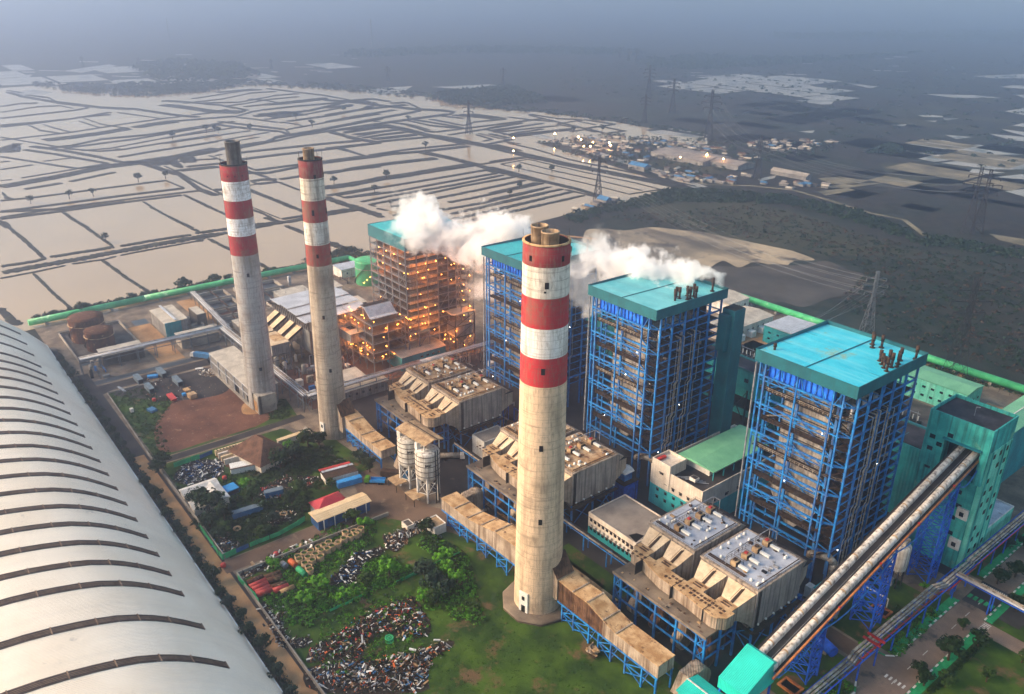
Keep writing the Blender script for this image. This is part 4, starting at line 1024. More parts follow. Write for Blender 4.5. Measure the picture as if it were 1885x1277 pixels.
# ---------------------------------------------------------------- office and control buildings
t,rf=house('office_building','white and turquoise office with dark grey flat roof between two precipitators','building',-175,-151.8,175.2,193.8,9,'cream_wall','grey_roof',wall2='aqua_wall',h2=3.6,par=.5)
windows(t,'y-',175.2,-174.5,-152.5,11,6.9,1.2,1.3,fr='concrete_dark'); windows(t,'y-',175.2,-174.5,-152.5,11,3.2,1.2,1.3,fr='concrete_dark'); windows(t,'x+',-151.8,177,192,6,6.9,1.2,1.2)
for k in range(11): MB().use('white_paint').box(-173.6+k*2,-172.8+k*2,174.4,175.1,4.6,5.3).build('air_conditioner',t)
m=MB().use('black').face([(-157,177,9.11),(-152.6,176,9.11),(-153.4,181,9.11),(-156,180,9.11)]); m.build('tar_patch',rf)
t,rf=house('control_building','white and turquoise control building under a raised green canopy roof','building',-176,-151.3,208.2,258,15.4,'cream_wall','asphalt_dark',wall2='aqua_wall',h2=9,par=1.5)
MB().use('cream_wall').box(-175.4,-166.6,207.9,208.15,9,19.4).box(-175.4,-166.6,216.7,217,15.5,20).box(-175.4,-175.1,208.16,216.7,15.5,20).box(-166.9,-166.6,208.16,216.7,15.5,20).box(-175.1,-166.9,208.16,216.7,18.6,18.8).box(-175.4,-166.6,207.88,208.14,19.4,20).build('stair_head',t)
MB().use('scarlet').box(-174.2,-173,209,213,18.85,19.8).build('water_tank',t)
MB().use('green_roof').extr([(-171.3,19.7),(-154.3,19.7),(-154.3,19.9),(-163,20.6),(-171.3,19.9)],217.4,255,'y').build('canopy',t)
for x in (-171,-154.7):
    for k in range(7): MB().use('teal_wall').bar((x,218+k*6,16),(x,218+k*6,19.7),.35).build('post',t)
MB().use('white_paint').box(-170,-158,220,254,15.6,18).build('penthouse',t)
m=MB().use('white_paint').box(-160,-157.3,211,213.4,16.6,17.8).use('dark_steel').box(-159.7,-157.6,211.3,213.1,17.81,17.95)
for a in (-159.8,-157.6):
    for b in (211.2,213.2): m.bar((a,b,15.5),(a,b,16.6),.14)
m.build('cooling_unit',t)
for k in range(5): MB().use('pipe_silver').tube((-165+k*1.6,210+k*.5,15.9),(-160+k*1.4,215.5,15.9),.16,n=5).build('roof_pipe',t)
windows(t,'y-',208.2,-170,-152,5,10.8,1.2,1.2,fr='concrete_dark'); windows(t,'y-',208.2,-174,-158,4,7.4,1.2,1.2,fr='concrete_dark'); windows(t,'y-',208.2,-174,-158,4,4.2,1.2,1.2,fr='concrete_dark'); windows(t,'y-',207.9,-173,-168,1,15.2,1.8,.9,fr='concrete_dark'); windows(t,'x+',-151.3,212,240,4,10.5,1.6,1.2,fr='concrete_dark')
t,rf=house('electrical_room','plain white block with dark flat roof left of the half hidden precipitator','building',-247.5,-238.9,176,189.5,8,'white_paint','grey_roof',par=.5)
windows(t,'x+',-238.9,177,188,3,4,1.3,1.6)
# ---------------------------------------------------------------- transfer tower at the head of the conveyors
TX0,TX1,TY0,TY1=-102.5,-82.2,259.7,277.5
t=empty('transfer_tower',(-92.5,268,0),'tall turquoise concrete tower the twin conveyors run into','tower')
m=MB().use('teal_concrete').box(TX0,TX1-1.2,TY0+.6,TY1,0,34).box(TX0,TX1,TY0,TY1,46,53)
m.box(TX0,-96,TY0,TY1,34,46).box(-84.6,TX1,TY0,TY1,34,46).box(-96,-84.6,TY0+5,TY1,34,46)
m.box(TX0,TX1,TY0,TY0+.4,53,54.4).box(TX0,TX1,TY1-.4,TY1,53,54.4).box(TX0,TX0+.4,TY0+.4,TY1-.4,53,54.4).box(TX1-.4,TX1,TY0+.4,TY1-.4,53,54.4)
m.build('shell',t)
MB().use('black').box(-95.98,-84.62,TY0+4.6,TY0+4.98,34,45.98).build('conveyor_opening',t)
MB().use('teal_wall').box(-96.4,-84.2,TY0-1.6,TY0-.02,46.2,46.5).build('canopy',t)
rf=MB().use('roof_black').box(TX0+.42,TX1-.42,TY0+.42,TY1-.42,53.02,53.3).build('roof',t)
MB().use('pipe_silver').bar((-92,268,53.3),(-92,268,56.5),.12).bar((-92,268,56.5),(-91,268.6,56.6),.25).build('roof_lamp',rf)
m=MB().use('teal_light').box(TX1-1.19,TX1+.25,TY0+1.2,TY1-.2,0,45.98); m.build('side_wall',t)
for x,z in ((-100,45),(-94.6,47.6),(-100,40.5),(-97.4,43),(-99.6,33.5),(-97,31),(-99.5,27),(-99.3,22),(-88,29),(-87,24),(-88,19),(-87.5,13)):
    MB().use('window').box(x-.9,x+.9,TY0-.06 if z>34 else TY0+.54,TY0+.05 if z>34 else TY0+.65,z-.75,z+.75).build('window',t)
for i in range(9):
    for j,yy in enumerate((TY0+5,TY0+9.5,TY0+14.5)):
        if (i+j)%4==3: continue
        z=6+i*4.6; MB().use('window').box(TX1+.2,TX1+.31,yy-.8-(i%2)*.3,yy+.8,z,z+1.7).build('window',t)
for yy in (TY0+3,TY0+12,TY1-1.2): MB().use('teal_concrete').box(TX1+.26,TX1+.5,yy-.3,yy+.3,0,45.9).build('rib',t)
for z in (8,20): MB().use('white_paint').box(-87,-83.4,TY0-.2,TY0+.56,z,z+4).use('window').box(-86,-84.6,TY0-.28,TY0-.19,z+1,z+2.6).build('window_panel',t)
# bunker bay behind the boilers with turbine hall roof strip
t=empty('turbine_hall',(-215,298,0),'long teal turbine hall behind the boilers, dark front roof and pale green strip','hall')
m=MB().use('teal_wall').box(-345,-103.5,284.5,294.5,19,28).box(-345,-104,301.5,302,0,25.6).box(-345,-104,294.6,301.4,0,23.2).box(-118,-103.5,275,284.4,0,30); m.build('wall',t)
MB().use('roof_black').box(-344.6,-103.8,285,294.4,28.02,28.3).box(-117.6,-103.9,275.4,284.3,30.02,30.3).build('front_roof',t)
MB().use('green_roof').box(-344.8,-104.2,295,301.4,23.22,23.5).build('hall_roof',t)
m=MB().use('teal_fascia').box(-345,-103.5,294.5,295,28,28.9).box(-345,-103.5,284.4,284.6,27.6,28.6); m.build('parapet',t)
for k in range(30): MB().use('window').box(-340+k*7.8,-338+k*7.8,284.3,284.45,22.5,24.3).build('window',t)
for k in range(24): MB().use('dark_steel').bar((-340+k*10,285,0),(-340+k*10,285,19),.6).build('column',t)
for k in range(12): MB().use('dark_steel').bar((-340+k*20,285,2),(-330+k*20,285,18),.3).bar((-330+k*20,285,2),(-340+k*20,285,18),.3).build('brace',t)
m=MB().use('dark_steel').box(-345,-104,285.2,294.4,9,9.4); m.build('floor_slab',t)
t,rf=house('gallery_building','long green roofed gallery leaving the turquoise tower towards the fields','gallery',-108.5,-97.5,277.6,520,24,'teal_wall','green_roof','gable',axis='y',rise=1.6)
m=MB().use('white_paint').box(-103.2,-102.8,277.6,520.4,25.62,25.8).build('ridge',rf)
t,rf=house('annex_building','low turquoise annex with grey pebble roof beside the tower foot','building',-90,-82.5,279,300.5,9,'teal_light','esp_roof_grey',par=.5,trim='white_paint')
# ---------------------------------------------------------------- twin conveyor galleries
def cz(y): return 16.4+(y-158)*.2675
t=empty('conveyor',(-88.5,210,0),'sloping twin tube conveyor on blue trestles rising to the turquoise tower','conveyor')
Y=[158+k*4.3 for k in range(25)]; Y=[y for y in Y if y<262.5]+[264]
for xc,nm in ((-91.1,'a'),(-86.6,'b')):
    m=MB()
    for i in range(len(Y)-1):
        ya,yb=Y[i],Y[i+1]; c=[(math.cos(a),math.sin(a)) for a in [math.pi*k/8 for k in range(9)]]
        m.use('silo_white').loft([(xc-.98,ya,cz(ya)-1.2)]+[(xc-.98*u,ya,cz(ya)+.85*v) for u,v in c]+[(xc+.98,ya,cz(ya)-1.2)],[(xc-.98,yb-.12,cz(yb)-1.2)]+[(xc-.98*u,yb-.12,cz(yb)+.85*v) for u,v in c]+[(xc+.98,yb-.12,cz(yb)-1.2)],smooth=False)
        if i%3==1: m.use('dirty_tan'); m.loft([(xc-1.02*u,ya+1,cz(ya+1)+.9*v) for u,v in c],[(xc-1.02*u,ya+1.5,cz(ya+1.5)+.9*v) for u,v in c])
    m.build('cover',t)
m=MB().use('dark_steel'); m.bar((-88.85,158,cz(158)-.6),(-88.85,264,cz(264)-.6),2.4,.2); m.bar((-92.75,158,cz(158)-1),(-92.75,264,cz(264)-1),1.1,.2); m.bar((-85.2,158,cz(158)-1),(-85.2,264,cz(264)-1),.9,.2)
for y in Y[:-1]: m.bar((-89.9,y,cz(y)-.8),(-87.8,y,cz(y)-.8),.25,.15)
m.use('pipe_silver'); 
for x in (-89.7,-88.): m.bar((x,158,cz(158)+.4),(x,264,cz(264)+.4),.07)
m.build('walkway',t)
m=MB().use('blue')
for x in (-92.2,-85.5):
    for dz in (-1.4,-3.8): m.bar((x,158,cz(158)+dz),(x,264,cz(264)+dz),.35,.4)
    for i in range(len(Y)-1):
        y=Y[i]; y2=Y[i+1]; m.bar((x,y,cz(y)-3.8),(x,y,cz(y)-1.4),.22); m.bar((x,y,cz(y)-(3.8 if i%2 else 1.4)),(x,y2,cz(y2)-(1.4 if i%2 else 3.8)),.22)
for y in Y[::2]: m.bar((-92.2,y,cz(y)-3.8),(-85.5,y,cz(y)-3.8),.25)
m.build('truss',t)
MB().use('orange_pipe').tube((-84.6,156,cz(156)-1),(-84.6,263,cz(263)-1),.33,n=8).build('dust_pipe',t)
P=[]; TR=[(175.6,181),(209.9,215.6),(245.2,250.9)]
sup=[158,178,212.5,248,262]
for i in range(4):
    for k in range(7): f=k/6; y=sup[i]+(sup[i+1]-sup[i])*f; P.append((-84.3,y,cz(y)-2.2-4*f*(1-f)*(2.6 if 0<i<4 else 1)*1.6))
MB().use('blue').path(P,.22,6).build('cable_sag',t)
for i in range(4): MB().use('safety_red').box(-84.9,-84.3,185+i*20,185.5+i*20,cz(185+i*20)-1.6,cz(185+i*20)-.4).build('marker',t)
for (ya,yb) in TR+[(262.2,262.4)][:0]:
    for x in (-91.9,-85.2):
        for y in (ya,yb): MB().use('deep_blue').bar((x*1.0+(.9 if x<-90 else -.5)*0,y,0),(x,y,cz(y)-3.9),.5).build('trestle_leg',t)
    m=MB().use('deep_blue'); n=int(cz(ya)/4.2)
    for k in range(n):
        z0=.3+k*(cz(ya)-4.5)/n; z1=.3+(k+1)*(cz(ya)-4.5)/n
        for x in (-91.9,-85.2): m.bar((x,ya,z0),(x,yb,z1),.24); m.bar((x,yb,z0),(x,ya,z1),.24); m.bar((x,ya,z1),(x,yb,z1),.22)
        for y in (ya,yb): m.bar((-91.9,y,z0),(-85.2,y,z1),.24); m.bar((-85.2,y,z0),(-91.9,y,z1),.24); m.bar((-91.9,y,z1),(-85.2,y,z1),.22)
    m.build('trestle_bracing',t)
# lower transfer house
t=empty('transfer_house',(-91,150,0),'bright aqua sheet metal house at the lower end of the conveyors','building')
m=MB().use('aqua_sheet').extr([(146.5,10),(159.2,10.5),(159.2,17.6),(157.8,18.4),(146.5,13.6)],-94.6,-86,'x'); m.build('upper_housing',t)
m=MB().use('aqua_sheet').box(-101,-86.5,138.5,146.4,3,8.4); m.build('wall',t)
MB().use('aqua_sheet').extr([(138,8.4),(147,8.4),(147,8.6),(142.6,9.7),(138,8.6)],-101.5,-86.2,'x').use('white_paint').box(-101.6,-86.1,142.4,142.8,9.7,9.85).build('roof',t)
for x in (-94,-86.6):
    for y in (147,158.6): MB().use('deep_blue').bar((x,y,0),(x,y,10.2),.5).build('leg',t)
MB().use('concrete').box(-101.2,-86.3,138.3,146.6,0,3).build('base',t)
# white silo beside the tower
t=empty('day_silo',(-92,236,0),'small banded white silo standing between the conveyor trestles','silo')
MB().use('silo_white').lathe(-92.2,236.5,[(2.6,7),(2.9,10),(2.9,16),(2.5,16.5),(.05,17.2)],20).build('drum',t)
for a in range(4): MB().use('dark_steel').bar((-92.2+2.3*math.cos(a*1.57+.7),236.5+2.3*math.sin(a*1.57+.7),0),(-92.2+2.3*math.cos(a*1.57+.7),236.5+2.3*math.sin(a*1.57+.7),9),.4).build('leg',t)
MB().use('pipe_lag').box(-93.8,-90.6,235,238,17,18.5).build('filter_box',t)
t=empty('blue_hut',(-98,201,0),'blue cabin on a steel platform beside the nearest precipitator','cabin')
MB().use('deep_blue').box(-99.6,-95.6,199.5,203.5,9,12.6).build('wall',t); MB().use('aqua_wall').extr([(-100.1,12.6),(-95.1,12.6),(-95.1,12.8),(-97.6,13.8),(-100.1,12.8)],199,204,'y').build('roof',t)
m=MB().use('rust_floor').box(-101,-94.5,196.5,205,8.6,8.95); m.use('brown_metal'); rail(m,[(-101,196.5,8.95),(-94.5,196.5,8.95),(-94.5,205,8.95)],1,.08,2); m.build('platform',t)
for x in (-100.6,-95):
    for y in (197,204.6): MB().use('deep_blue').bar((x,y,0),(x,y,8.6),.4).build('leg',t)
t=empty('blue_hut',(-184,203,0),'small blue cabin with curved pale roof below the pale teal boiler','cabin')
MB().use('blue').box(-186,-181.5,200,204,9,12.4).build('wall',t); MB().use('white_paint').extr([(-186.8,12.4),(-180.9,12.4),(-181.5,13),(-183.8,13.7),(-186.2,13)],199.4,204.6,'y').build('roof',t)
m=MB().use('rust_floor').box(-188,-179.5,198,206,8.6,8.95); m.use('brown_metal'); rail(m,[(-188,198,8.95),(-179.5,198,8.95),(-179.5,206,8.95)],1,.08,2); m.build('platform',t)
for x in (-187.6,-180):
    for y in (198.5,205.6): MB().use('deep_blue').bar((x,y,0),(x,y,8.6),.5).build('leg',t)
MB().use('deep_blue').box(-187.2,-180.4,198.9,205.2,0,7.5).build('equipment_enclosure',t)
# horizontal blue tank under the conveyor
t=empty('storage_tank',(-93,191.5,0),'dark blue horizontal tank lying under the conveyor trestles','tank')
MB().use('deep_blue').tube((-98,194,2.4),(-86,190.5,2.4),1.7,n=14).build('drum',t); MB().use('concrete').box(-96.8,-95.8,192,195,0,1.2).box(-89,-88,190,193,0,1.2).build('saddle',t)
for i,(x,y) in enumerate(((-87.2,171.2),(-88,221))):
    t=empty('settling_pit',(x,y,0),'rust edged square pit '+('below the lowest conveyor trestle' if i==0 else 'below the upper conveyor trestles'),'pit','rust edged pits')
    MB().use('orange_pipe').box(x-3,x+3,y-2.2,y-1.6,0,.7).box(x-3,x+3,y+1.6,y+2.2,0,.7).box(x-3,x-2.4,y-1.6,y+1.6,0,.7).box(x+2.4,x+3,y-1.6,y+1.6,0,.7).build('rim',t)
    MB().use('black').box(x-2.4,x+2.4,y-1.6,y+1.6,.01,.08).build('pit_floor',t)
# twin silos
t=empty('ash_silo',(-235,142,0),'twin streaked white ash silos under one tilted tan roof','silo')
S2=tuple(G(789.5,914)[:2]); S1=tuple(G(757,888)[:2])
for (x,y) in (S1,S2):
    m=MB().use('silo_white').lathe(x,y,[(1.2,6.5),(4.5,10),(4.75,10.6),(4.75,20.4),(4.3,21.2),(.05,21.9)],28)
    m.use('brown_metal'); 
    for z in (11.4,13.6,15.8,18.,20.): m.lathe(x,y,[(4.77,z),(4.88,z),(4.88,z+.2),(4.77,z+.2)],28)
    m.build('drum',t)
    a0=math.atan2(-y,-x)+.05; m=MB().use('black')
    for k,w in enumerate((.55,.36,.46,.34)):
        a=a0+(k-1.5)*.13; u=Vector((math.cos(a),math.sin(a),0)); v=Vector((-u.y,u.x,0)); c=Vector((x,y,0))+u*4.78
        m.prism([c-v*w/2,c+v*w/2,c+v*w/2+u*.06,c-v*w/2+u*.06],16.2+(.2 if k%2 else 0),17.1)
    m.build('lettering',t)
    for k in range(6):
        a=k*math.pi/3+.4; MB().use('white_paint').bar((x+4.5*math.cos(a),y+4.5*math.sin(a),0),(x+4.5*math.cos(a),y+4.5*math.sin(a),10.8),.6).build('leg',t)
    m=MB().use('white_paint')
    for k in range(6):
        a=k*math.pi/3+.4; b=a+math.pi/3
        for z0,z1 in ((3.8,9.8),):
            m.bar((x+4.5*math.cos(a),y+4.5*math.sin(a),z0),(x+4.5*math.cos(b),y+4.5*math.sin(b),z1),.2); m.bar((x+4.5*math.cos(b),y+4.5*math.sin(b),z0),(x+4.5*math.cos(a),y+4.5*math.sin(a),z1),.2)
            m.bar((x+4.5*math.cos(a),y+4.5*math.sin(a),z0),(x+4.5*math.cos(b),y+4.5*math.sin(b),z0),.22)
    m.build('bracing',t)
    MB().use('dirty_tan').box(x-3.6,x+3.,y-8.6,y-3.6,3.3,3.6).build('shelter_roof',t)
    for q in ((x-3.3,y-8.3),(x+2.7,y-8.3)): MB().use('dark_steel').bar((q[0],q[1],0),(q[0],q[1],3.3),.22).build('post',t)
    MB().use('white_paint').box(x-3.4,x-1.8,y-3.4,y-1.8,21,24).build('vent_box',t)
RP=GL([(727,790),(763,774),(817,808),(783,822)],24.6)
A,B,D_,E_=RP; mid0=(A+B)/2+Vector((0,0,1.1)); mid1=(D_+E_)/2+Vector((0,0,1.1)); up=Vector((0,0,.3))
m=MB().use('dirty_tan').loft([A,mid0,B,B+up,mid0+up,A+up],[E_,mid1,D_,D_+up,mid1+up,E_+up]); m.build('roof',t)
m=MB().use('brown_metal').bar(mid0.lerp(B,.3)+up,mid1.lerp(D_,.3)+up,.5,.2); m.build('roof_ridge_strip',t)
for q in (A,B,D_,E_): c=q.lerp((A+D_)/2,.2); MB().use('white_paint').bar((c.x,c.y,20.5),(c.x,c.y,24.7),.35).build('roof_post',t)
m=MB().use('dark_steel'); 
for k in range(2): m.tube((S2[0]+5.6,S2[1]+k,0),(S2[0]+5.6,S2[1]+k,23),.25,n=6)
m.build('fill_pipe',t)
t,rf=house('pump_hut','small white block hut at the corner by the silo yard','hut',-214,-207.5,130.5,135.5,3.4,'white_paint','dirty_tan',par=.4)
windows(t,'y-',130.5,-213,-208,2,1.8,.8,1.0)
t,rf=house('guard_hut','tiny pale hut with dark roof left of the white block hut','hut',-219.5,-215.5,124,127,2.4,'cream_wall','concrete_dark',par=.2)
# ---------------------------------------------------------------- unit one: filter house, boiler, racks
t=empty('filter_house',(-385,165,0),'grey filter house with stepped white metal roof behind the middle chimney','building')
ZR=26
for k,(xa,xb) in enumerate(((-408.5,-397.8),(-397.6,-387),(-386.8,-376.4),(-376.2,-365.8))):
    z=ZR+(1.2-abs(k-1.2)*.9); MB().use('metal_white').extr([(157.8,z),(194,z+.8),(194,z+1.05),(157.8,z+.25)],xa,xb,'x').build('roof_panel',t)
m=MB().use('grey_wall').box(-407,-367,160,192,8,20.5); m.build('wall',t)
m=MB().use('dark_steel')
for k in range(17):
    x=-407.6+k*2.55; m.bar((x,159.6,20.5),(x,159.6,26),.25); 
    if k<16: m.bar((x,159.6,20.8),(x+2.55,159.6,25.6),.15)
for k in range(12): m.bar((-366.6,160+k*2.8,20.5),(-366.6,160+k*2.8,26.2),.25)
m.bar((-408,159.6,23.5),(-366.6,159.6,23.5),.2); m.build('roof_frame',t)
for x in (-406,-394,-382,-368):
    for y in (161,176,191): MB().use('pylon').bar((x,y,0),(x,y,8),.6).build('column',t)
for k,x in enumerate((-405,-396.5,-386,-377.5)):
    # chute hoppers falling to transfer boxes
    A=[(x-3.3,159.5,16.5),(x+3.3,159.5,16.5),(x+3.3,159.5,20),(x-3.3,159.5,20)]; B=[(x-2.2,151,12),(x+2.2,151,12),(x+2.2,151,15),(x-2.2,151,15)]
    m=MB(); m.use('esp_bright').add(A+B,[(3,2,6,7)]); m.use('duct_side').add(A+B,[(0,3,7,4),(1,5,6,2),(0,4,5,1),(4,7,6,5)]); f=m.build('chute',t)
    MB().use('rust_floor').extr([(151,15.2),(159.4,20.2),(159.4,20.5),(151,15.5)],x+3.4,x+4.4,'x').build('stair',f)
    MB().use('brown_metal').extr([(151,15.5),(159.4,20.6),(159.4,21.6),(151,16.5)],x+4.42,x+4.5,'x').build('railing',f)
for xa,xb,z in ((-408,-391.5,15.5),(-389.5,-372.5,15.5)):
    m=MB().use('grey_wall').box(xa,xb,141.5,151,9.8,z-.2).use('esp_bright').box(xa-.2,xb+.2,141.3,151.2,z-.2,z).use('duct_rust').box(xa+4,xb-4,145,151,z,z+.1); m.build('outlet_box',t)
m=MB()
for x in (-408,-399,-390,-381,-373):
    for y in (140,151): MB().use('pylon').bar((x,y,0),(x,y,9.2),.4).build('column',t)
m=MB().use('pylon')
for y in (140,151):
    m.bar((-408,y,9.2),(-373,y,9.2),.35); m.bar((-408,y,6.4),(-373,y,6.4),.3)
    for k in range(8): x=-408+k*4.4; m.bar((x,y,6.4 if k%2 else 9.2),(x+4.4,y,9.2 if k%2 else 6.4),.22)
m.bar((-373,140,9.2),(-373,151,9.2),.35); m.bar((-373,140,6.4),(-373,151,6.4),.3); m.bar((-373,140,6.4),(-373,145.5,9.2),.22); m.bar((-373,151,6.4),(-373,145.5,9.2),.22); m.build('truss',t)
# tan box on a lattice stand, right of chimney two
t=empty('transfer_box',(-362,181,0),'tan topped grey box on a steel lattice stand beside the lit frame','plant box')
MB().use('grey_wall').box(-370,-355.5,177.2,186,13,18).use('esp_bright').box(-370.2,-355.3,177,186.2,18,18.2).use('black').box(-366,-361.6,180,183.5,18.2,18.26).build('casing',t)
for x in (-369,-362.5,-356):
    for y in (178,185): MB().use('pylon').bar((x,y,0),(x,y,13),.4).build('leg',t)
m=MB().use('pylon')
for y in (178,185):
    for z in (1,7): m.bar((-369,y,z),(-362.5,y,z+5.5),.2); m.bar((-362.5,y,z),(-369,y,z+5.5),.2); m.bar((-362.5,y,z),(-356,y,z+5.5),.2); m.bar((-356,y,z),(-362.5,y,z+5.5),.2)
for z in (1,7): m.bar((-356,178,z),(-356,185,z+5.5),.2); m.bar((-356,185,z),(-356,178,z+5.5),.2)
m.build('bracing',t)
# open steel boiler with orange lamps
Q=random.Random(5)
bx0,bx1,by0,by1,bh=-376.,-339.6,202.,241.,68.
t=empty('lit_boiler_frame',(bx0,by0,0),'open grey steel boiler frame glowing with orange lamps under a dark teal roof','boiler house')
m=MB().use('teal_fascia').box(bx0,bx1,by0,by0+.3,bh-6,bh).box(bx0,bx1,by1-.3,by1,bh-6,bh).box(bx0,bx0+.3,by0+.3,by1-.3,bh-6,bh).box(bx1-.3,bx1,by0+.3,by1-.3,bh-6,bh)
m.use('roof_teal').add([(bx0+.3,by0+.3,bh-.2),((bx0+bx1)/2,by0+.3,bh+.6),(bx1-.3,by0+.3,bh-.2),(bx1-.3,by1-.3,bh-.2),((bx0+bx1)/2,by1-.3,bh+.6),(bx0+.3,by1-.3,bh-.2)],[(0,1,4,5),(1,2,3,4),(2,1,0),(3,5,4)]); rf=m.build('roof',t)
for k in range(4): MB().use('dark_steel').tube((bx0+5+k*8,by0+30+(k%2)*4,bh),(bx0+5+k*8,by0+30+(k%2)*4,bh+2.4),.4,n=6).build('vent_stack',rf)
xs=[bx0+.5+k*(bx1-bx0-1)/5 for k in range(6)]; ys=[by0+.5+k*(by1-by0-1)/6 for k in range(7)]
for x in xs: MB().use('pylon').bar((x,by0+.5,0),(x,by0+.5,bh-6),.5).build('column',t); MB().use('pylon').bar((x,by1-.5,0),(x,by1-.5,bh-6),.5).build('column',t)
for y in ys[1:-1]: MB().use('pylon').bar((bx1-.5,y,0),(bx1-.5,y,bh-6),.5).build('column',t); MB().use('pylon').bar((bx0+.5,y,0),(bx0+.5,y,bh-6),.5).build('column',t)
for k,z in enumerate([8,13,17.5,22,26.4,30.5,34.6,38.6,42.6,46.6,50.5,54.4,58.2,61.6]):
    m=MB().use('pylon'); m.bar((bx0,by0+.5,z),(bx1,by0+.5,z),.4,.5); m.bar((bx1-.5,by0,z),(bx1-.5,by1,z),.4,.5); m.bar((bx0,by1-.5,z),(bx1,by1-.5,z),.3); m.build('floor_beam',t)
    m=MB().use('rust_floor').box(bx0+1,bx1-1,by0+1,by0+5.5,z-.1,z).box(bx1-6,bx1-1,by0+5.52,by1-1,z-.1,z).box(bx0+1,bx0+6,by0+5.52,by1-1,z-.1,z)
    m.use('pylon'); rail(m,[(bx0,by0+.2,z+.2),(bx1-.2,by0+.2,z+.2),(bx1-.2,by1,z+.2)],1.1,.1,2.2); m.build('walkway',t)
MB().use('furnace').box(bx0+8,bx1-9,by0+8,by1-14,16,58).build('furnace',t); MB().use('dark_steel').box(bx0+7,bx1-8,by0+27,by1-3,6,52).build('back_pass',t)
for i in range(26):
    k=Q.choice(range(5)); z=Q.choice([8,17.5,26.4,34.6,42.6,50.5]); 
    if Q.random()<.5: a,b=(xs[k],by0+.5,z),(xs[k+1],by0+.5,z+7.8)
    else: a,b=(bx1-.5,ys[k],z),(bx1-.5,ys[k+1],z+7.8)
    if Q.random()<.5: a,b=(a[0],a[1],b[2]),(b[0],b[1],a[2])
    MB().use('pylon').bar(a,b,.28).build('brace',t)
# stair tower on the right end
m=MB().use('pylon'); sx0,sx1,sy0,sy1=bx1+.6,bx1+5,by1-9,by1-1
for x in (sx0,sx1):
    for y in (sy0,sy1): m.bar((x,y,0),(x,y,60),.35)
for k in range(15):
    z=3+k*4; m.bar((sx0,sy0,z),(sx1,sy0,z),.25); m.bar((sx1,sy0,z),(sx1,sy1,z),.25); m.bar((sx1,sy0,z),(sx1,sy1,z+3.9),.35,.12); m.bar((sx0,sy1,z),(sx1,sy1,z),.25)
m.build('stair_tower',t)
def glow(p,e,parent,r=.2,col=(1,.27,.04)):
    e*=1.5
    MB().use('lamp_orange').ball(p,r,6).build('lamp',parent)
    if e:
        l=bpy.data.lights.new('lamp_light','POINT'); l.energy=e; l.color=col; l.shadow_soft_size=.3; o=bpy.data.objects.new('lamp_light',l); C.objects.link(o); o.parent=parent; r0=root(parent).location; o.location=Vector(p)-r0
n=0
for z,c in ((58.6,5),(54.8,6),(50.9,9),(47,9),(43,7),(39,4),(35,2),(30.9,3),(26.8,6),(22.4,9),(17.9,8),(13.4,5)):
    for k in range(c):
        if Q.random()<.5: p=(Q.uniform(bx0+1,bx1-2),by0+Q.uniform(1.5,3.5),z+1.9)
        else: p=(bx1-Q.uniform(1.2,3),Q.uniform(by0+2,by1-2),z+1.9)
        glow(p,900 if k%2==0 else 0,t)
for k in range(13): glow((sx1+.3,sy0+1.5+(k%2)*4,5+k*4.3),700 if k%2 else 0,t)
# lower front frame with curved roof
t=empty('coal_feeder_frame',(-350,190,0),'lower steel frame with wavy grey roof and orange lamps in front of the tall frame','boiler annex')
fx0,fx1,fy0,fy1=-372.,-341.,182.,201.
for x in [fx0+k*(fx1-fx0)/4 for k in range(5)]:
    for y in (fy0,fy0+9,fy1): MB().use('pylon').bar((x,y,0),(x,y,26),.45).build('column',t)
for z in (6,11,16,21,26):
    m=MB().use('pylon'); m.bar((fx0,fy0,z),(fx1,fy0,z),.4); m.bar((fx1,fy0,z),(fx1,fy1,z),.4); m.bar((fx0,fy1,z),(fx1,fy1,z),.3); m.build('floor_beam',t)
    m=MB().use('rust_floor').box(fx0+.4,fx1-.4,fy0+.4,fy1-.4,z-.1,z); m.use('pylon'); rail(m,[(fx0,fy0-.2,z),(fx1+.2,fy0-.2,z),(fx1+.2,fy1,z)],1.1,.1,2.2); m.build('walkway',t)
MB().use('dark_steel').box(fx0+6,fx1-6,fy0+4,fy1-3,6.1,25).build('equipment',t)
prof=[(-362,28),(-358.5,31),(-355,32.4),(-352,32.2),(-349.5,30.5),(-347,28.6),(-345,28.2)]
MB().use('esp_roof_grey').extr(prof+[(x,z-.3) for x,z in prof[::-1]],184,199.5,'y').use('dark_steel').extr([(-356,32.6),(-353,32.6),(-353,32.8),(-356,32.8)],184,199.5,'y').build('roof',t)
m=MB().use('pylon')
for x in (-361.5,-354,-346):
    for y in (184.5,199): m.bar((x,y,26),(x,y,28.4 if x!=-354 else 32),.3)
m.build('roof_frame',t)
for k in range(44):
    z=Q.choice((6,6,11,11,16,21,26))+2; p=(Q.uniform(fx0,fx1),fy0+Q.uniform(0,2),z) if Q.random()<.55 else (fx1-Q.uniform(0,2),Q.uniform(fy0,fy1),z); glow(p,1000 if k%3==0 else 0,t)
for k in range(12): glow((Q.uniform(bx1-2,bx1+4),Q.uniform(225,by1),Q.uniform(5,12)),700 if k%2 else 0,t)
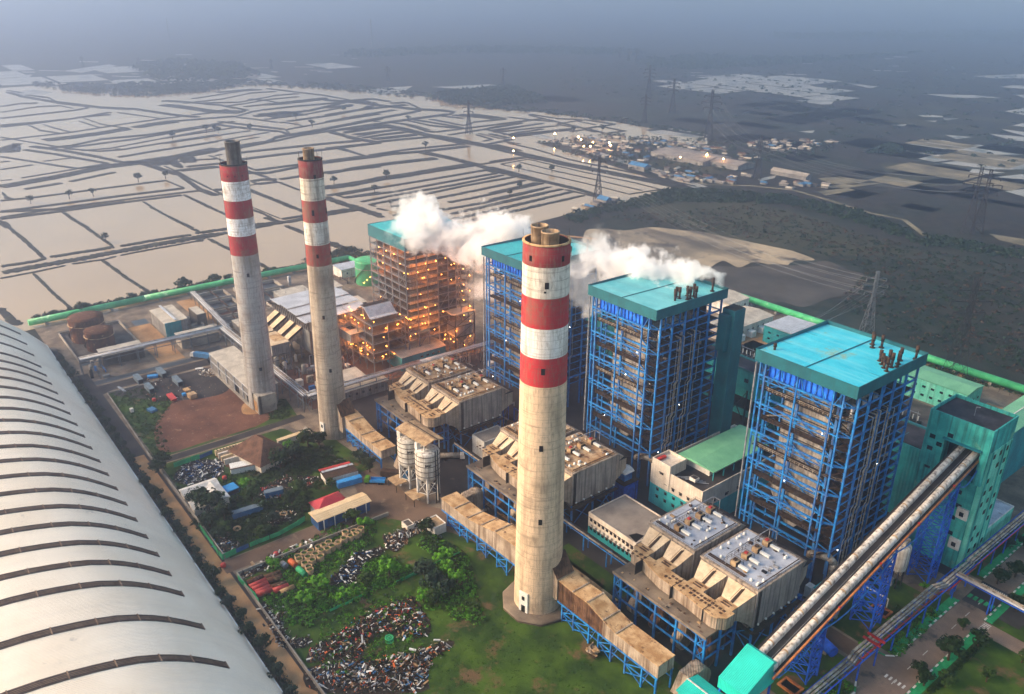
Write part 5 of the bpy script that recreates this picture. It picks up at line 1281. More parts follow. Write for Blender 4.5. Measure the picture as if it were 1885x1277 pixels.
# open coal bunker stand with canopy
t=empty('hopper_stand',(-338,231,0),'open steel stand with small wavy tan roof right of the lit frame','hopper stand')
MB().use('metal_shed_tan').extr([(-342,23.8),(-338.5,24.8),(-334,24.2),(-330.6,25),(-330.6,25.3),(-334,24.5),(-338.5,25.1),(-342,24.1)],225,238.5,'y').build('roof',t)
for x in (-341.6,-331):
    for y in (225.6,238): MB().use('dark_steel').bar((x,y,0),(x,y,24),.45).build('leg',t)
MB().use('grey_wall').box(-340.6,-332,226.6,237,12,18).loft([(-340.6,226.6,12),(-332,226.6,12),(-332,237,12),(-340.6,237,12)][::-1],[(-337.6,231,7),(-335,231,7),(-335,233,7),(-337.6,233,7)][::-1]).build('hopper',t)
m=MB().use('dark_steel')
for z in (1,12,18):
    m.bar((-341.6,225.6,z),(-331,225.6,z),.3); m.bar((-331,225.6,z),(-331,238,z),.3); m.bar((-341.6,225.6,z),(-331,225.6,z+6),.2); m.bar((-331,225.6,z),(-331,238,z+6),.2)
m.build('bracing',t); glow((-331,226,16),600,t)
# teal low building
t,rf=house('switch_house','teal walled building with pale metal roof at the foot of the lit frame','building',-350.5,-334.8,194.5,221.5,7.6,'teal_wall','metal_shed_tan','gable',axis='y',rise=1.2)
windows(t,'x+',-334.8,205,219,4,5.2,1.6,.9)
# small tan roofed building by chimney two
t,rf=house('workshop','pale roofed low workshop right of the middle chimney foot','building',-341,-330,160.5,171,6,'grey_wall','metal_shed_tan','shed',axis='y',rise=.8)
windows(t,'x+',-330,161,170,3,3.4,1.3,1.3)
t,rf=house('workshop','long grey walled building with small windows under the pipe rack','building',-328,-321,150,178,5.4,'grey_wall','metal_shed_tan','shed',axis='y',rise=.5)
windows(t,'x+',-321,152,177,7,3,1.2,1.2)
# shed left of chimney one
t,rf=house('storage_shed','grey open sided shed with white roof touching the leftmost chimney','shed',-397,-342,118.2,130.6,9,'grey_wall','metal_shed_tan','shed',axis='x',rise=.6)
m=MB().use('metal_white')
for k in range(6): x=-396.5+k*10.7; m.bar((x,117.8,0),(x,117.8,9),.4)
m.bar((-397,117.8,5),(-342,117.8,5),.4); m.bar((-397,117.8,8.9),(-342,117.8,8.9),.35); m.build('frame',t)
MB().use('black').box(-366,-360,118.05,118.19,0,5).box(-350,-344,118.05,118.19,0,4.6).build('door',t)
MB().use('concrete').box(-398,-341,116.8,118.1,0,.5).build('plinth',t)
# pipe racks
def rack(label,P,z=8.,w=4.,mt='pylon',leg=9.,pipes=('metal_white','metal_white','pipe_lag','pipe_silver'),name='pipe_rack',low=True,group='pipe racks'):
    t=empty(name,(P[0][0],P[0][1],0),label,'pipe rack',group)
    V=[Vector((x,y,0)) for x,y in P]
    for i in range(len(V)-1):
        a,b=V[i],V[i+1]; d=(b-a).normalized(); n=Vector((-d.y,d.x,0)); L=(b-a).length; m=MB().use(mt)
        for s in (-1,1):
            for zz in (z,z-2.2) if low else (z,): m.bar(a+n*s*w/2+Vector((0,0,zz)),b+n*s*w/2+Vector((0,0,zz)),.3)
        k=max(1,round(L/leg))
        for j in range(k+1):
            c=a.lerp(b,j/k); m.bar(c-n*w/2+Vector((0,0,z-.3)),c+n*w/2+Vector((0,0,z-.3)),.3)
            for s in (-1,1): 
                if not(i and j==0): MB().use(mt).bar(c+n*s*w/2,c+n*s*w/2+Vector((0,0,z-.4)),.36).build('leg',t)
            if j%3==0 and low: m.bar(c-n*w/2+Vector((0,0,.5)),c+n*w/2+Vector((0,0,z-2.4)),.2); m.bar(c+n*w/2+Vector((0,0,.5)),c-n*w/2+Vector((0,0,z-2.4)),.2)
        m.build('frame',t)
    for q,pm in enumerate(pipes):
        o=(q-(len(pipes)-1)/2)*w/len(pipes); m=MB().use(pm)
        for i in range(len(V)-1):
            a,b=V[i],V[i+1]; d=(b-a).normalized(); n=Vector((-d.y,d.x,0))
            dz=.45+.1*(q%2); m.tube(a+n*o+Vector((0,0,z+dz)),b+n*o+Vector((0,0,z+dz)),.34-.05*(q%3),n=7)
        m.build('pipe',t)
    return t
rack('grey pipe rack running from the far basins to the leftmost chimney and along its foot',[(-431,64),(-430.5,137),(-330,137),(-324,137),(-324,199)],8)
rack('pipe rack with silver pipes running beside the dark settling basins',[(-507,146),(-431,141)],5,3,low=False,pipes=('metal_white',)*3)
rack('long silver pipe rack passing behind the rust roofed precipitator',[(-324,199),(-322,270)],8,4,pipes=('metal_white',)*3)
# roadside red and cream pipe rack
t=empty('pipe_rack',(-79,220,0),'roadside pipe rack with cream and red pipes jogging along the kerb','pipe rack','pipe racks')
for o,pm,r,dz in ((-1.1,'pipe_lag',.42,.4),(-.1,'pipe_lag',.34,.3),(.7,'pipe_silver',.22,.2),(1.5,'safety_red',.24,-.6)):
    m=MB().use(pm); P=[]
    for y0,y1,x in ((146,186,-78.6),(190,236,-79.3),(240.5,258,-78),(259,425,-78.4)): P+=[(x+o,y0,7+dz),(x+o,y1,7+dz)]
    m.path(P,r,7); m.build('pipe',t)
m=MB().use('deep_blue')
for x in (-80.6,-77): m.bar((x,146,6.5),(x,425,6.5),.3)
for k in range(70): m.bar((-80.6,146+k*4,6.5),(-77,146+k*4,6.5),.22)
m.build('frame',t)
for k in range(29):
    for x in (-80.6,-77): MB().use('deep_blue').bar((x,150+k*9.5,0),(x,150+k*9.5,6.4),.36).build('leg',t)
MB().use('safety_red').box(-81.6,-76.2,197,197.6,7.6,8.2).box(-81.6,-76.2,199.4,200,7.6,8.2).build('valve_station',t)
rack('short silver pipe rack bridging over the road beside the crosswalk',[(-78,248),(-20,246)],7.6,2.6,'deep_blue',12,('metal_white','pipe_lag','pipe_lag'),low=False)
rack('low pipe rack passing in front of the white and turquoise office',[(-249,168.5),(-146,168.5)],6,2.4,'blue',12,('pipe_lag','dark_steel'),low=False)
# ---------------------------------------------------------------- tank farm and water treatment
def tank(name,label,x,y,r,h,mt,rfm,dome=.8,group=None,rust=True):
    t=empty(name,(x,y,0),label,'tank',group)
    MB().use(mt).lathe(x,y,[(r,0),(r,h)],40).build('shell',t)
    rf=MB().use(rfm).lathe(x,y,[(r+.15,h-.1),(r+.15,h+.1),(r*.6,h+dome*.7),(.05,h+dome)],40).build('roof',t)
    m=MB().use('pipe_silver' if not rust else 'dirty_tan')
    for z in (h*.72,): m.lathe(x,y,[(r+.05,z),(r+.5,z),(r+.5,z+.3),(r+.05,z+.3)],40)
    m.build('stiffening_ring',t)
    m=MB().use('brown_metal'); 
    for k in range(20):
        a=k*.075+4.2; a2=a+.075; m.bar((x+(r+.6)*math.cos(a),y+(r+.6)*math.sin(a),h*k/20),(x+(r+.6)*math.cos(a2),y+(r+.6)*math.sin(a2),h*(k+1)/20),.8,.15)
    n=24
    for k in range(n): a=2*math.pi*k/n; a2=2*math.pi*(k+1)/n; m.bar((x+r*math.cos(a),y+r*math.sin(a),h+1.1),(x+r*math.cos(a2),y+r*math.sin(a2),h+1.1),.08); m.bar((x+r*math.cos(a),y+r*math.sin(a),h),(x+r*math.cos(a),y+r*math.sin(a),h+1.1),.08)
    m.build('stair_and_rail',t); return t
tank('fuel_tank','larger rusty fuel tank close to the green pipeline',-479.5,78.5,9,13,'tank_rust','tank_rust',group='rusty fuel tanks')
tank('fuel_tank','smaller rusty fuel tank in front of the larger one',-461.5,80.5,7.2,10.5,'tank_rust','tank_rust',group='rusty fuel tanks')
t=tank('water_tank','big green water tank left of the lit steel frame',-470,252,9.6,15.5,'tank_green','pipe_green',1,rust=False)
for k in range(3): glow((-463.5+k*2,243.6-k*.2+k*1.6,3+k*2.2),90,t,.3)
t=empty('bund_wall',(-468,80,0),'low concrete bund wall around the rusty tanks','wall')
for a,b in (((-494,66),(-446,66)),((-446,66),(-446,98)),((-446,98),(-494,98)),((-494,98),(-494,66))): MB().use('concrete').bar((a[0],a[1],.8),(b[0],b[1],.8),.5,1.6).build('wall_section',t)
t,rf=house('treatment_building','grey roofed treatment building with bright teal end wall','building',-480,-453,112.8,125,8.4,'grey_wall','metal_shed_tan','shed',axis='x',rise=.8)
MB().use('teal_wall').box(-452.98,-452.6,112.7,121.5,0,8.9).build('end_wall',t)
MB().use('metal_white').extr([(118,9.9),(119.2,10),(119.2,10.3),(118,10.2)],-480.5,-452.5,'x').build('ridge',rf)
t,rf=house('open_shelter','long pale roofed shelter in front of the teal ended building','shelter',-442,-432,114.5,135,5.4,'concrete','metal_shed_tan','shed',axis='y',rise=.7)
t,rf=house('open_shelter','long pale roofed shelter in front of the rusty tanks','shelter',-443.4,-434,75,95.5,5.6,'concrete_dark','metal_shed_tan','shed',axis='y',rise=.7)
t,rf=house('open_shelter','small square canopy beside the round clarifier tanks','shelter',-472,-457.5,132,137.4,8,'concrete_dark','metal_shed_tan','flat',par=0)
rf.location.z+=.2
for i,(x,y,r) in enumerate(((-470,128.8,2.8),(-455.5,131.2,3.6),(-449,137.5,2.6))):
    t=empty('clarifier',(x,y,0),['round concrete clarifier behind the small canopy','wide round clarifier in front of the small canopy','small round clarifier nearest the pipe rack'][i],'clarifier','round clarifiers'); MB().use('concrete').lathe(x,y,[(r,0),(r,3.2),(r-.4,3.2),(r-.4,1.5)],24).build('wall',t); MB().use('basin').lathe(x,y,[(.05,2),(r-.4,2)],24).build('water_surface',t)
for i,(x0,x1,y0,y1) in enumerate(((-509,-494,149,166),(-491,-476,148,165),(-473,-462,147,162),(-459,-448,146,160),(-508,-492,172,200),(-489,-470,172,196))):
    t=empty('settling_basin',((x0+x1)/2,(y0+y1)/2,0),['farthest left dark basin beside the green pipeline','second dark basin from the pipeline','third dark basin from the pipeline','dark basin nearest the grey chimney','long dark basin behind the left chimney near the pipeline','long basin behind the left chimney nearer the camera'][i],'basin','dark settling basins')
    MB().use('concrete').box(x0,x1,y0,y0+.6,0,2.6).box(x0,x1,y1-.6,y1,0,2.6).box(x0,x0+.6,y0+.6,y1-.6,0,2.6).box(x1-.6,x1,y0+.6,y1-.6,0,2.6).build('wall',t)
    MB().use('basin' if i!=2 else 'tank_rust').box(x0+.6,x1-.6,y0+.6,y1-.6,.05,.5).build('water_surface',t)
    MB().use('brown_metal').box(x0,x1,(y0+y1)/2-.6,(y0+y1)/2+.6,2.6,2.9).build('walkway',t)
# small blocks round unit one
BL=[('white block with blue parapet behind the middle chimney',-470,-456,212,224,7,'white_paint','metal_shed_tan'),('long low white store behind the green tank',-500,-488,240,262,6,'white_paint','metal_white'),('small canopy left of the lit frame',-432,-421,212,222,7,'concrete_dark','metal_shed_tan'),('white cube store beside the lit frame',-415,-409,224,229,4.5,'white_clean','metal_white'),('grey roofed long store behind the filter house',-418,-404,184,205,6,'grey_wall','metal_shed_tan'),('pump room by the silver pipework',-476,-462,186,206,5,'grey_wall','metal_shed_tan'),('flat pale store near the clarifiers',-446,-424,148,156,4,'grey_wall','metal_shed_tan')]
for l,x0,x1,y0,y1,h,w,r in BL: t,rf=house('store_building',l,'building',x0,x1,y0,y1,h,w,r,'shed',axis='y',rise=.5); windows(t,'x+',x1,y0+1,y1-1,3,h*.5,1.2,1.2)
t=empty('pipe_cluster',(-455,198,0),'tangle of silver process pipes behind the middle chimney','pipework')
for k in range(26):
    x,y,z=Q.uniform(-478,-440),Q.uniform(176,208),Q.uniform(1,6); MB().use(Q.choice(['metal_white','pipe_silver','pipe_lag'])).path([(x,y,z),(x+Q.uniform(3,12),y,z),(x+Q.uniform(3,12),y+Q.uniform(-5,5),z),],Q.uniform(.15,.5),6).build('pipe',t)
for k in range(16):
    x,y=Q.uniform(-478,-440),Q.uniform(176,208); MB().use('pylon').bar((x,y,0),(x,y,Q.uniform(4,8)),.3).build('post',t)
# ---------------------------------------------------------------- substations and buildings beyond the turbine hall
t,rf=house('switchyard_building','teal walled block with pale roof behind the nearest boiler roof','building',-246,-200,377,400,10,'teal_wall','metal_white','gable',axis='y',rise=.6); windows(t,'y-',377,-245,-201,8,6.5,1.6,.9); windows(t,'y-',377,-245,-201,8,3,1.6,.9)
t,rf=house('site_office','long cream building with white lean-tos beside the tan yard','building',-276,-256,358,400,7,'cream_wall','metal_shed_tan','gable',axis='y',rise=1.2); windows(t,'x+',-256,360,398,8,3.6,1.2,1.2)
for k in range(3): MB().use('white_clean').box(-255.9,-252.5,366+k*10,370+k*10,0,3.4).build('lean_to',t)
t,rf=house('site_office','pale grey gabled building touching the green pipeline','building',-306,-282,392,412,8,'white_paint','metal_shed_tan','gable',axis='y',rise=1.2); windows(t,'x+',-282,394,411,3,4.5,1.6,1.4)
t,rf=house('green_roof_building','turquoise two storey block with pale green gabled roof beyond the tower','building',-178,-134,376,392,11,'teal_light','green_roof','gable',axis='x',rise=1.4)
for z in (3.2,7.6): windows(t,'y-',376,-177,-135,10,z,1.6,1.1)
windows(t,'x+',-134,377,391,3,6,1.4,1.2)
for i,(x,y) in enumerate(((-190,345),(-176,347),(-160,345),(-148,350),(-225,352),(-238,350),(-212,340))):
    t=empty('transformer_bay',(x,y,0),['first','second','third','fourth','fifth','sixth','seventh'][i]+' switchgear bay with thin white busbars, counting from the tower side','switchgear','switchyard bays behind the turbine hall')
    m=MB().use('pipe_silver'); 
    for k in range(4): m.bar((x-5+k*3.3,y,0),(x-5+k*3.3,y,6+(k%2)),.2)
    m.bar((x-6,y,6),(x+6,y,6),.25); m.build('busbar',t); m=MB().use('white_clean')
    for k in range(5): m.tube((x-5+k*2.4,y+2,1.5),(x-5+k*2.4,y+2,3.8),.28,n=6)
    m.build('insulator',t); MB().use('dark_steel').box(x-6,x+6,y+1,y+3,0,1.4).build('plinth',t)
for l,x0,x1,y0,y1,n in (('machines and pipes in the yard between the two left chimneys',-372,-328,142,178,34),('vessels and pipes at the foot of the filter house',-408,-372,144,158,22),('pumps and valves beside the dark basins',-446,-430,140,200,24),('machinery along the back of the rust roofed precipitator',-292,-252,197,207,24),('machinery behind the half hidden precipitator',-222,-190,197,207,24),('machinery between nearest precipitator and nearest boiler',-143,-103,197,208,26),('blue coolers and pipes under the conveyor',-106,-95,205,250,22),('vessels and posts beside the green tank',-500,-476,205,240,20),('ducts and steel between the lit frame and the hidden boiler',-330,-292,205,260,34),('switchgear and pumps beside the tank bund',-440,-420,64,74,8),('cabinets and pipes in the switchyard',-240,-150,322,340,36),('steelwork between the two nearer boilers',-178,-142,262,284,26)):
    t=empty('process_equipment',((x0+x1)/2,(y0+y1)/2,0),l,'equipment','process equipment about the yard')
    for k in range(n):
        x,y=Q.uniform(x0,x1),Q.uniform(y0,y1); c=Q.choice(['pipe_silver','dark_steel','grey_wall','pipe_lag','metal_white','blue','tank_rust','concrete','white_paint'])
        q=Q.random()
        if q<.3: h=Q.uniform(1,4.5); MB().use(c).box(x,x+Q.uniform(1,4),y,y+Q.uniform(1,3.5),0,h).build('cabinet',t)
        elif q<.5: h=Q.uniform(2,6); r=Q.uniform(.6,1.6); MB().use(c).lathe(x,y,[(r,0),(r,h),(r*.5,h+.5),(.02,h+.6)],12).build('vessel',t)
        elif q<.8: z=Q.uniform(.8,6); a=Q.choice((1,0)); L=Q.uniform(4,14); MB().use(c).path([(x,y,0),(x,y,z),(x+L*a,y+L*(1-a),z),(x+L*a,y+L*(1-a),0)],Q.uniform(.15,.4),6).build('pipe',t)
        else: m=MB().use('pylon' if x<-290 else 'deep_blue'); h=Q.uniform(4,9); m.bar((x,y,0),(x,y,h),.3).bar((x+4,y,0),(x+4,y,h),.3).bar((x,y,h),(x+4,y,h),.3).bar((x,y,.5),(x+4,y,h),.2); m.build('steel_frame',t)
# ---------------------------------------------------------------- green pipeline
def pipeline(P,r,label,seg=10):
    t=empty('pipeline',(P[0][0],P[0][1],0),label,'pipeline','big green cooling water pipeline')
    for i in range(len(P)-1):
        a,b=Vector((*P[i],r+1.1)),Vector((*P[i+1],r+1.1)); MB().use('pipe_green').tube(a,b,r,n=20).build('pipe',t); L=(b-a).length; d=(b-a)/L; n=Vector((-d.y,d.x,0)); m=MB().use('pipe_green')
        for k in range(int(L/seg)):
            c=a+d*(k+.5)*seg; q=MB().use('concrete'); q.obox((c.x,c.y),(n.x,n.y),r+.4,.7,0,1.5); q.build('saddle',t)
            m.tube(c-d*.12,c+d*.12,r+.1,n=20)
        m.build('flange',t)
pipeline([(-517,55),(-519.5,120),(-519.5,262)],1.9,'green pipeline along the pond bank on the left',18)
pipeline([(-470,262.5),(-519.5,262.5)],1.7,'short green pipeline corner behind the round green tank',18)
pipeline([(-330,421),(-60,422.5)],2.,'green pipeline along the scrub field on the right',18)
t=empty('perimeter_fence',(-200,416,0),'wire perimeter fence in front of the green pipeline','fence')
m=MB().use('brown_metal')
for k in range(56): m.bar((-330+k*5,416.5,0),(-330+k*5,416.5,3),.14)
for z in (1.4,2.9): m.bar((-330,416.5,z),(-55,416.5,z),.07)
m.build('fence_panel',t)
# ---------------------------------------------------------------- plant ground, roads, lawns
def flat(name,mt,x0,x1,y0,y1,z=.02,kind='structure'): return patch(name,mt,[(x0,y0),(x1,y0),(x1,y1),(x0,y1)],z,True,kind)
flat('yard_paving','slab',-522,-57,57,424,.02)
flat('yard_paving','asphalt_dark',-330,-100,146,300,.035)
flat('yard_paving','mud_red',-372,-324,140,200,.03)
flat('yard_paving','soil_tan',-482,-448,96,112,.035); flat('yard_paving','soil_tan',-510,-446,136,146,.035); flat('yard_paving','soil_tan',-450,-420,99,112,.04)
flat('yard_paving','soil_tan',-256,-222,356,392,.035); flat('yard_paving','concrete_dark',-250,-120,315,374,.035)
flat('yard_paving','concrete_dark',-500,-446,66,98,.04); flat('yard_paving','soil_tan',-133,-112,378,400,.035)
for k,(x0,x1,y0,y1) in enumerate(((-232,-228,330,336),(-240,-215,362,372))): flat('planting_bed','grass',x0,x1,y0,y1,.06)
for x0,x1,y0,y1 in ((-447,-441,66,72),(-425,-417,118,132),(-492,-483,104,112),(-418,-413,66,118)): flat('planting_bed','basin',x0,x1,y0,y1,.055)
patch('road','asphalt_dark',[(-430,58),(-60,58),(-60,66),(-400,66),(-403,72),(-403,150),(-411,150),(-411,66),(-430,66)],.06,True)
flat('road','soil_tan',-330,-60,59.5,65,.075)
strip('road','road_brown',[(-236.5,64),(-236.5,100),(-234,126),(-226,134),(-208,146),(-203,150)],7,.08,True)
patch('road','road_brown',[(-236,118),(-262,126),(-262,134),(-240,137),(-214,141),(-205,137),(-216,131),(-226,124)],.085,True)
strip('road','asphalt_dark',[(-320,64),(-320,100),(-321,133)],4.5,.08,True)
strip('path','concrete_dark',[(-316,122),(-296,128),(-270,126)],2.5,.09,True)
flat('road','asphalt',-74.4,-66,130,470,.07)
flat('road','road_brown',-150,-74.4,195.6,202,.065); flat('road','asphalt',-66,-30,236,242.5,.066); flat('road','asphalt_dark',-74.6,-57,247,262,.074)
patch('road','asphalt',[(-74.4,186),(-80,192),(-82,195.6),(-82,202),(-80,203),(-74.4,206)],.068,True)
flat('road','asphalt_dark',-103,-82,255,262,.06)
# lawns
flat('road','soil_tan',-60,20,59.5,65,.075); flat('lawn','grass',-60,20,67,139.8,.05); flat('lawn','grass',-66,20,140,236,.05); flat('lawn','grass',-66,0,242.6,252,.05); flat('lawn','grass',-66,0,262,520,.05)
flat('lawn','grass',-81,-74.6,262,420,.055); flat('lawn','grass',-81,-75.6,206,246,.055); flat('lawn','grass',-84,-75.6,140,186,.055)
patch('lawn','grass',[(-229,67),(-60,67),(-60.1,139),(-104,153),(-150,153),(-205,137),(-216,128),(-230,124)],.05,True)
patch('lawn','grass',[(-317,68),(-240.5,68),(-240.5,112),(-262,120),(-262,137),(-300,134),(-316,120)],.05,True)
patch('lawn','grass',[(-400,68),(-323,68),(-323,131),(-342,134),(-360,112),(-372,98),(-400,92)],.045,True)
patch('dirt_field','mud_red',curve([(-352,76),(-327,72),(-325,90),(-326,116),(-340,126),(-372,120),(-398,122),(-399,100),(-385,96),(-372,90)]),.06,True)
patch('dirt_field','asphalt_dark',curve([(-399,72),(-384,80),(-372,92),(-366,112),(-380,122),(-399,122)]),.07,True)
patch('dirt_patch','soil_tan',curve([(-350,117),(-340,112),(-336,119),(-344,128)]),.08,True)
for q in () and ([(-225,72),(-216,70),(-214,80),(-222,84)],[(-190,80),(-180,78),(-176,88),(-186,92)],[(-196,95),(-188,92),(-184,100),(-192,104)],[(-172,110),(-166,108),(-163,114),(-170,116)],[(-165,96),(-160,95),(-158,99),(-163,101)],[(-140,120),(-136,118),(-134,122),(-138,124)]): patch('dirt_patch','mud_red',curve(q),.075,True)
for q in () and ([(-185,122),(-162,128),(-175,106),(-190,112)],[(-215,110),(-200,116),(-202,128),(-214,124)]): patch('dirt_patch','grass_bright',curve(q),.07,True)
patch('lawn','grass',[(-150,146),(-168,146),(-168,160),(-150,160)],.06,True)
flat('lawn','grass',-148,-143,146,166,.06); flat('lawn','grass',-175,-145,158,166,.06); flat('lawn','grass',-292,-256,146,152,.06)
flat('drain','basin',-205,-145,153,157,.07); flat('drain','duct_rust',-215,-143,157.1,158.6,.08)
flat('lawn','grass',-122,-104,130,146,.058); flat('lawn','grass',-104,-84,166,194,.058); flat('lawn','grass',-100,-84,203,240,.058)
# kerbs, striped
def kerb(P,label,w=.5,h=.22,stripe=True):
    t=empty('kerb',(P[0][0],P[0][1],0),label,'kerb','green and white kerbs'); m=MB(); n_=0
    for i in range(len(P)-1):
        a,b=Vector((*P[i],0)),Vector((*P[i+1],0)); L=(b-a).length; k=max(1,int(L/1.6)); d=(b-a)/L
        for j in range(k):
            m.use('kerb_green' if (n_%2 or not stripe) else 'stripe_white'); n_+=1; c=a+d*(j+.5)*L/k; m.obox((c.x,c.y),(d.x,d.y),L/k/2-.02,w/2,0,h)
    m.build('kerb_stones',t)
    m=MB().use('kerb_green')
    return t
kerb([(-75,206.5),(-75,246)],'green and white striped kerb left of the main road')
kerb([(-81,203.4),(-77,204),(-75.2,206)],'curved kerb stones where the brown side road joins')
kerb([(-65.6,140),(-65.6,234)],'long striped kerb on the right side of the main road')
kerb([(-65.6,243),(-65.6,256)],'short striped kerb just past the right hand side road')
kerb([(-75,264),(-75,420)],'striped kerb left of the road beyond the crosswalk')
kerb([(-65.6,264),(-65.6,420)],'striped kerb right of the road beyond the crosswalk')
kerb([(-75,140),(-75,184),(-77,188)],'striped kerb left of the road near the bottom of the picture')
for x0,x1,y0,y1 in ((-77.6,-75.3,206.5,246),(-65.3,-63.2,150,234),(-77.4,-75.3,264,420),(-65.3,-63.4,264,420),(-65.3,-63.4,243,256)): flat('painted_verge','kerb_green',x0,x1,y0,y1,.09)
cw=MB().use('stripe_white')
for k in range(13): cw.face([(-74+k*.62,258,.08),(-73.7+k*.62,258,.08),(-73.7+k*.62,261,.08),(-74+k*.62,261,.08)])
cw.build('crosswalk',kind='structure',loc=(0,0,0))
cw=MB().use('stripe_white')
for k in range(7): cw.face([(-65.2,236.4+k*.85,.08),(-63,236.4+k*.85,.08),(-63,236.8+k*.85,.08),(-65.2,236.8+k*.85,.08)])
for k in range(5): cw.face([(-73+k*1.3,196,.08),(-72.4+k*1.3,196,.08),(-72.4+k*1.3,197.6,.08),(-73+k*1.3,197.6,.08)])
for k in range(30): cw.face([(-70.3,150+k*9,.08),(-70.1,150+k*9,.08),(-70.1,153+k*9,.08),(-70.3,153+k*9,.08)])
cw.build('road_marking',kind='structure',loc=(0,0,0))
cw=MB().use('kerb_green'); 
for k in range(5): cw.face([(-74.3+k*1.7,250,.085),(-73.2+k*1.7,250,.085),(-73.2+k*1.7,252.4,.085),(-74.3+k*1.7,252.4,.085)])
cw.build('road_marking',kind='structure',loc=(0,0,0))
# boundary walls
def wall(P,label,mt='concrete',h=1.6,w=.35,cap=None,name='boundary_wall',cat='wall',group=None):
    t=empty(name,(P[0][0],P[0][1],0),label,cat,group)
    for i in range(len(P)-1):
        a,b=P[i],P[i+1]; m=MB().use(mt).bar((a[0],a[1],h/2),(b[0],b[1],h/2),w,h)
        m.build('wall_section',t)
    return t
wall([(-229,124),(-229.8,66.4),(-100,65.4)],'concrete wall around the near scrap plot beside the tan track')
wall([(-316,66.6),(-241,66.4)],'low wall between the cluttered plot and the track')
wall([(-399,92),(-399.5,68),(-323,66.5),(-323,70)],'pale low wall around the red earth field',h=.8)
def sheetfence(P,label,mts=('fence_green',),h=2.2,sag=True):
    t=empty('sheet_fence',(P[0][0],P[0][1],0),label,'fence','sheet fences of the scrap plots'); k=0
    for i in range(len(P)-1):
        a,b=Vector((*P[i],0)),Vector((*P[i+1],0)); L=(b-a).length; n=max(1,int(L/3)); 
        for j in range(n):
            q0,q1=a.lerp(b,j/n),a.lerp(b,(j+1)/n); m=MB().use(mts[i%len(mts)]); hh=h*R.uniform(.75,1.05); m.bar((q0.x+R.uniform(-.3,.3),q0.y,hh/2),(q1.x,q1.y+R.uniform(-.3,.3),hh/2),.12,hh); m.build('panel',t)
    return t
def K(x,y): p=G(430+x/4.384,950+y/4.384); return (p.x,p.y)
def N(x,y): p=G(280+x/4.488,780+y/4.488); return (p.x,p.y)
def Pq(x,y): p=G(160+x/3.989,540+y/3.989); return (p.x,p.y)
sheetfence([K(40,515),K(215,712)],'pale green sheet fence at the corner of the near scrap plot')
sheetfence([K(1310,545),K(1600,410),K(1830,308)],'bright green sheet fence crossing the overgrown plot',h=1.6)
sheetfence([K(780,775),K(900,715),K(1060,640)],'broken green fence pieces hidden in the bushes',h=1.2)
sheetfence([N(385,850),N(580,1125),N(700,1070)],'green sheet fence round the corner of the cluttered plot')
sheetfence([N(700,1070),N(800,1020)],'dark blue sheet fence panel beside the track',('navy_wall',))
sheetfence([N(810,1015),N(1060,920),N(1270,800)],'long green sheet fence ending at the beige roofed shed')
sheetfence([N(180,360),N(395,290)],'green fence strip at the far corner of the cluttered plot')
sheetfence([N(395,290),N(500,245)],'dark blue fence strip beside the debris yard',('navy_wall',))
# ---------------------------------------------------------------- sheds of the scrap plots
def rot_house(name,label,cat,c,u,L,W,h,wall_,roof,kind='gable',rise=1.5,ov=.5,ends=None):
    """long axis along u"""
    t=empty(name,(c[0],c[1],0),label,cat); u=Vector((u[0],u[1],0)).normalized(); v=Vector((-u.y,u.x,0)); c=Vector((c[0],c[1],0))
    MB().use(wall_).obox((c.x,c.y),(u.x,u.y),L/2,W/2,0,h).build('wall',t); m=MB().use(roof); a=L/2+ov; b=W/2+ov; P=lambda s,q,z:tuple(c+u*s+v*q+Vector((0,0,z)))
    if kind=='gable': m.loft([P(-a,-b,h),P(-a,b,h),P(-a,b,h+.15),P(-a,0,h+rise),P(-a,-b,h+.15)],[P(a,-b,h),P(a,b,h),P(a,b,h+.15),P(a,0,h+rise),P(a,-b,h+.15)])
    elif kind=='shed': m.loft([P(-a,-b,h),P(-a,b,h+rise),P(-a,b,h+rise+.15),P(-a,-b,h+.15)],[P(a,-b,h),P(a,b,h+rise),P(a,b,h+rise+.15),P(a,-b,h+.15)])
    else: m.add([P(-a,-b,h),P(a,-b,h),P(a,b,h),P(-a,b,h),P(-a*.25,0,h+rise),P(a*.25,0,h+rise)],[(0,1,5,4),(1,2,5),(2,3,4,5),(3,0,4),(3,2,1,0)])
    r=m.build('roof',t)
    return t,r,P
d=Vector((-236.6,120.4,0))-Vector((-235.1,99.3,0))
t,r,P=rot_house('storage_shed','long beige roofed shed with blue walls beside the track','shed',(-239.2,109.7),(0,1),21,6.4,4.2,'navy_wall','beige_roof','gable',1.,.6)
for k in range(5): MB().use('white_paint').bar((-235.2,101+k*4.3,0),(-235.2,101+k*4.3,4.2),.3).build('post',t)
rot_house('site_hut','hut with bright red hipped roof behind the beige roofed shed','hut',(-245.6,108),(0,1),11.5,7,4,'cream_wall','red_roof','hip',2.2,.5)
t,r,P=rot_house('old_house','old house with big brown tiled hipped roof','house',(-297,103),(1,.25),20,15,3.6,'cream_wall','tile_brown','hip',6.8,1.)
t,r,P=rot_house('old_annex','brown roofed lean-to with whitewashed wall beside the old house','house',N(780,370),(.25,1),12.5,5,2.6,'white_clean','tile_brown','shed',-.9,.4)
t=empty('ruined_rooms',(*N(650,290),0),'roofless rooms with cream wall tops beside the old house','ruin')
for k in range(4):
    a,b=N(525+k*25,265+k*25),N(770+k*5,190+k*33); MB().use('beige_roof' if k%2==0 else 'cream_wall').bar((a[0],a[1],1.3),(b[0],b[1],1.3),.9,2.6).build('wall_section',t)
    MB().use('mud_red').bar((a[0]+1.4,a[1],.1),(b[0]+1.4,b[1],.1),2,.2).build('floor_slab',t)
m=MB()
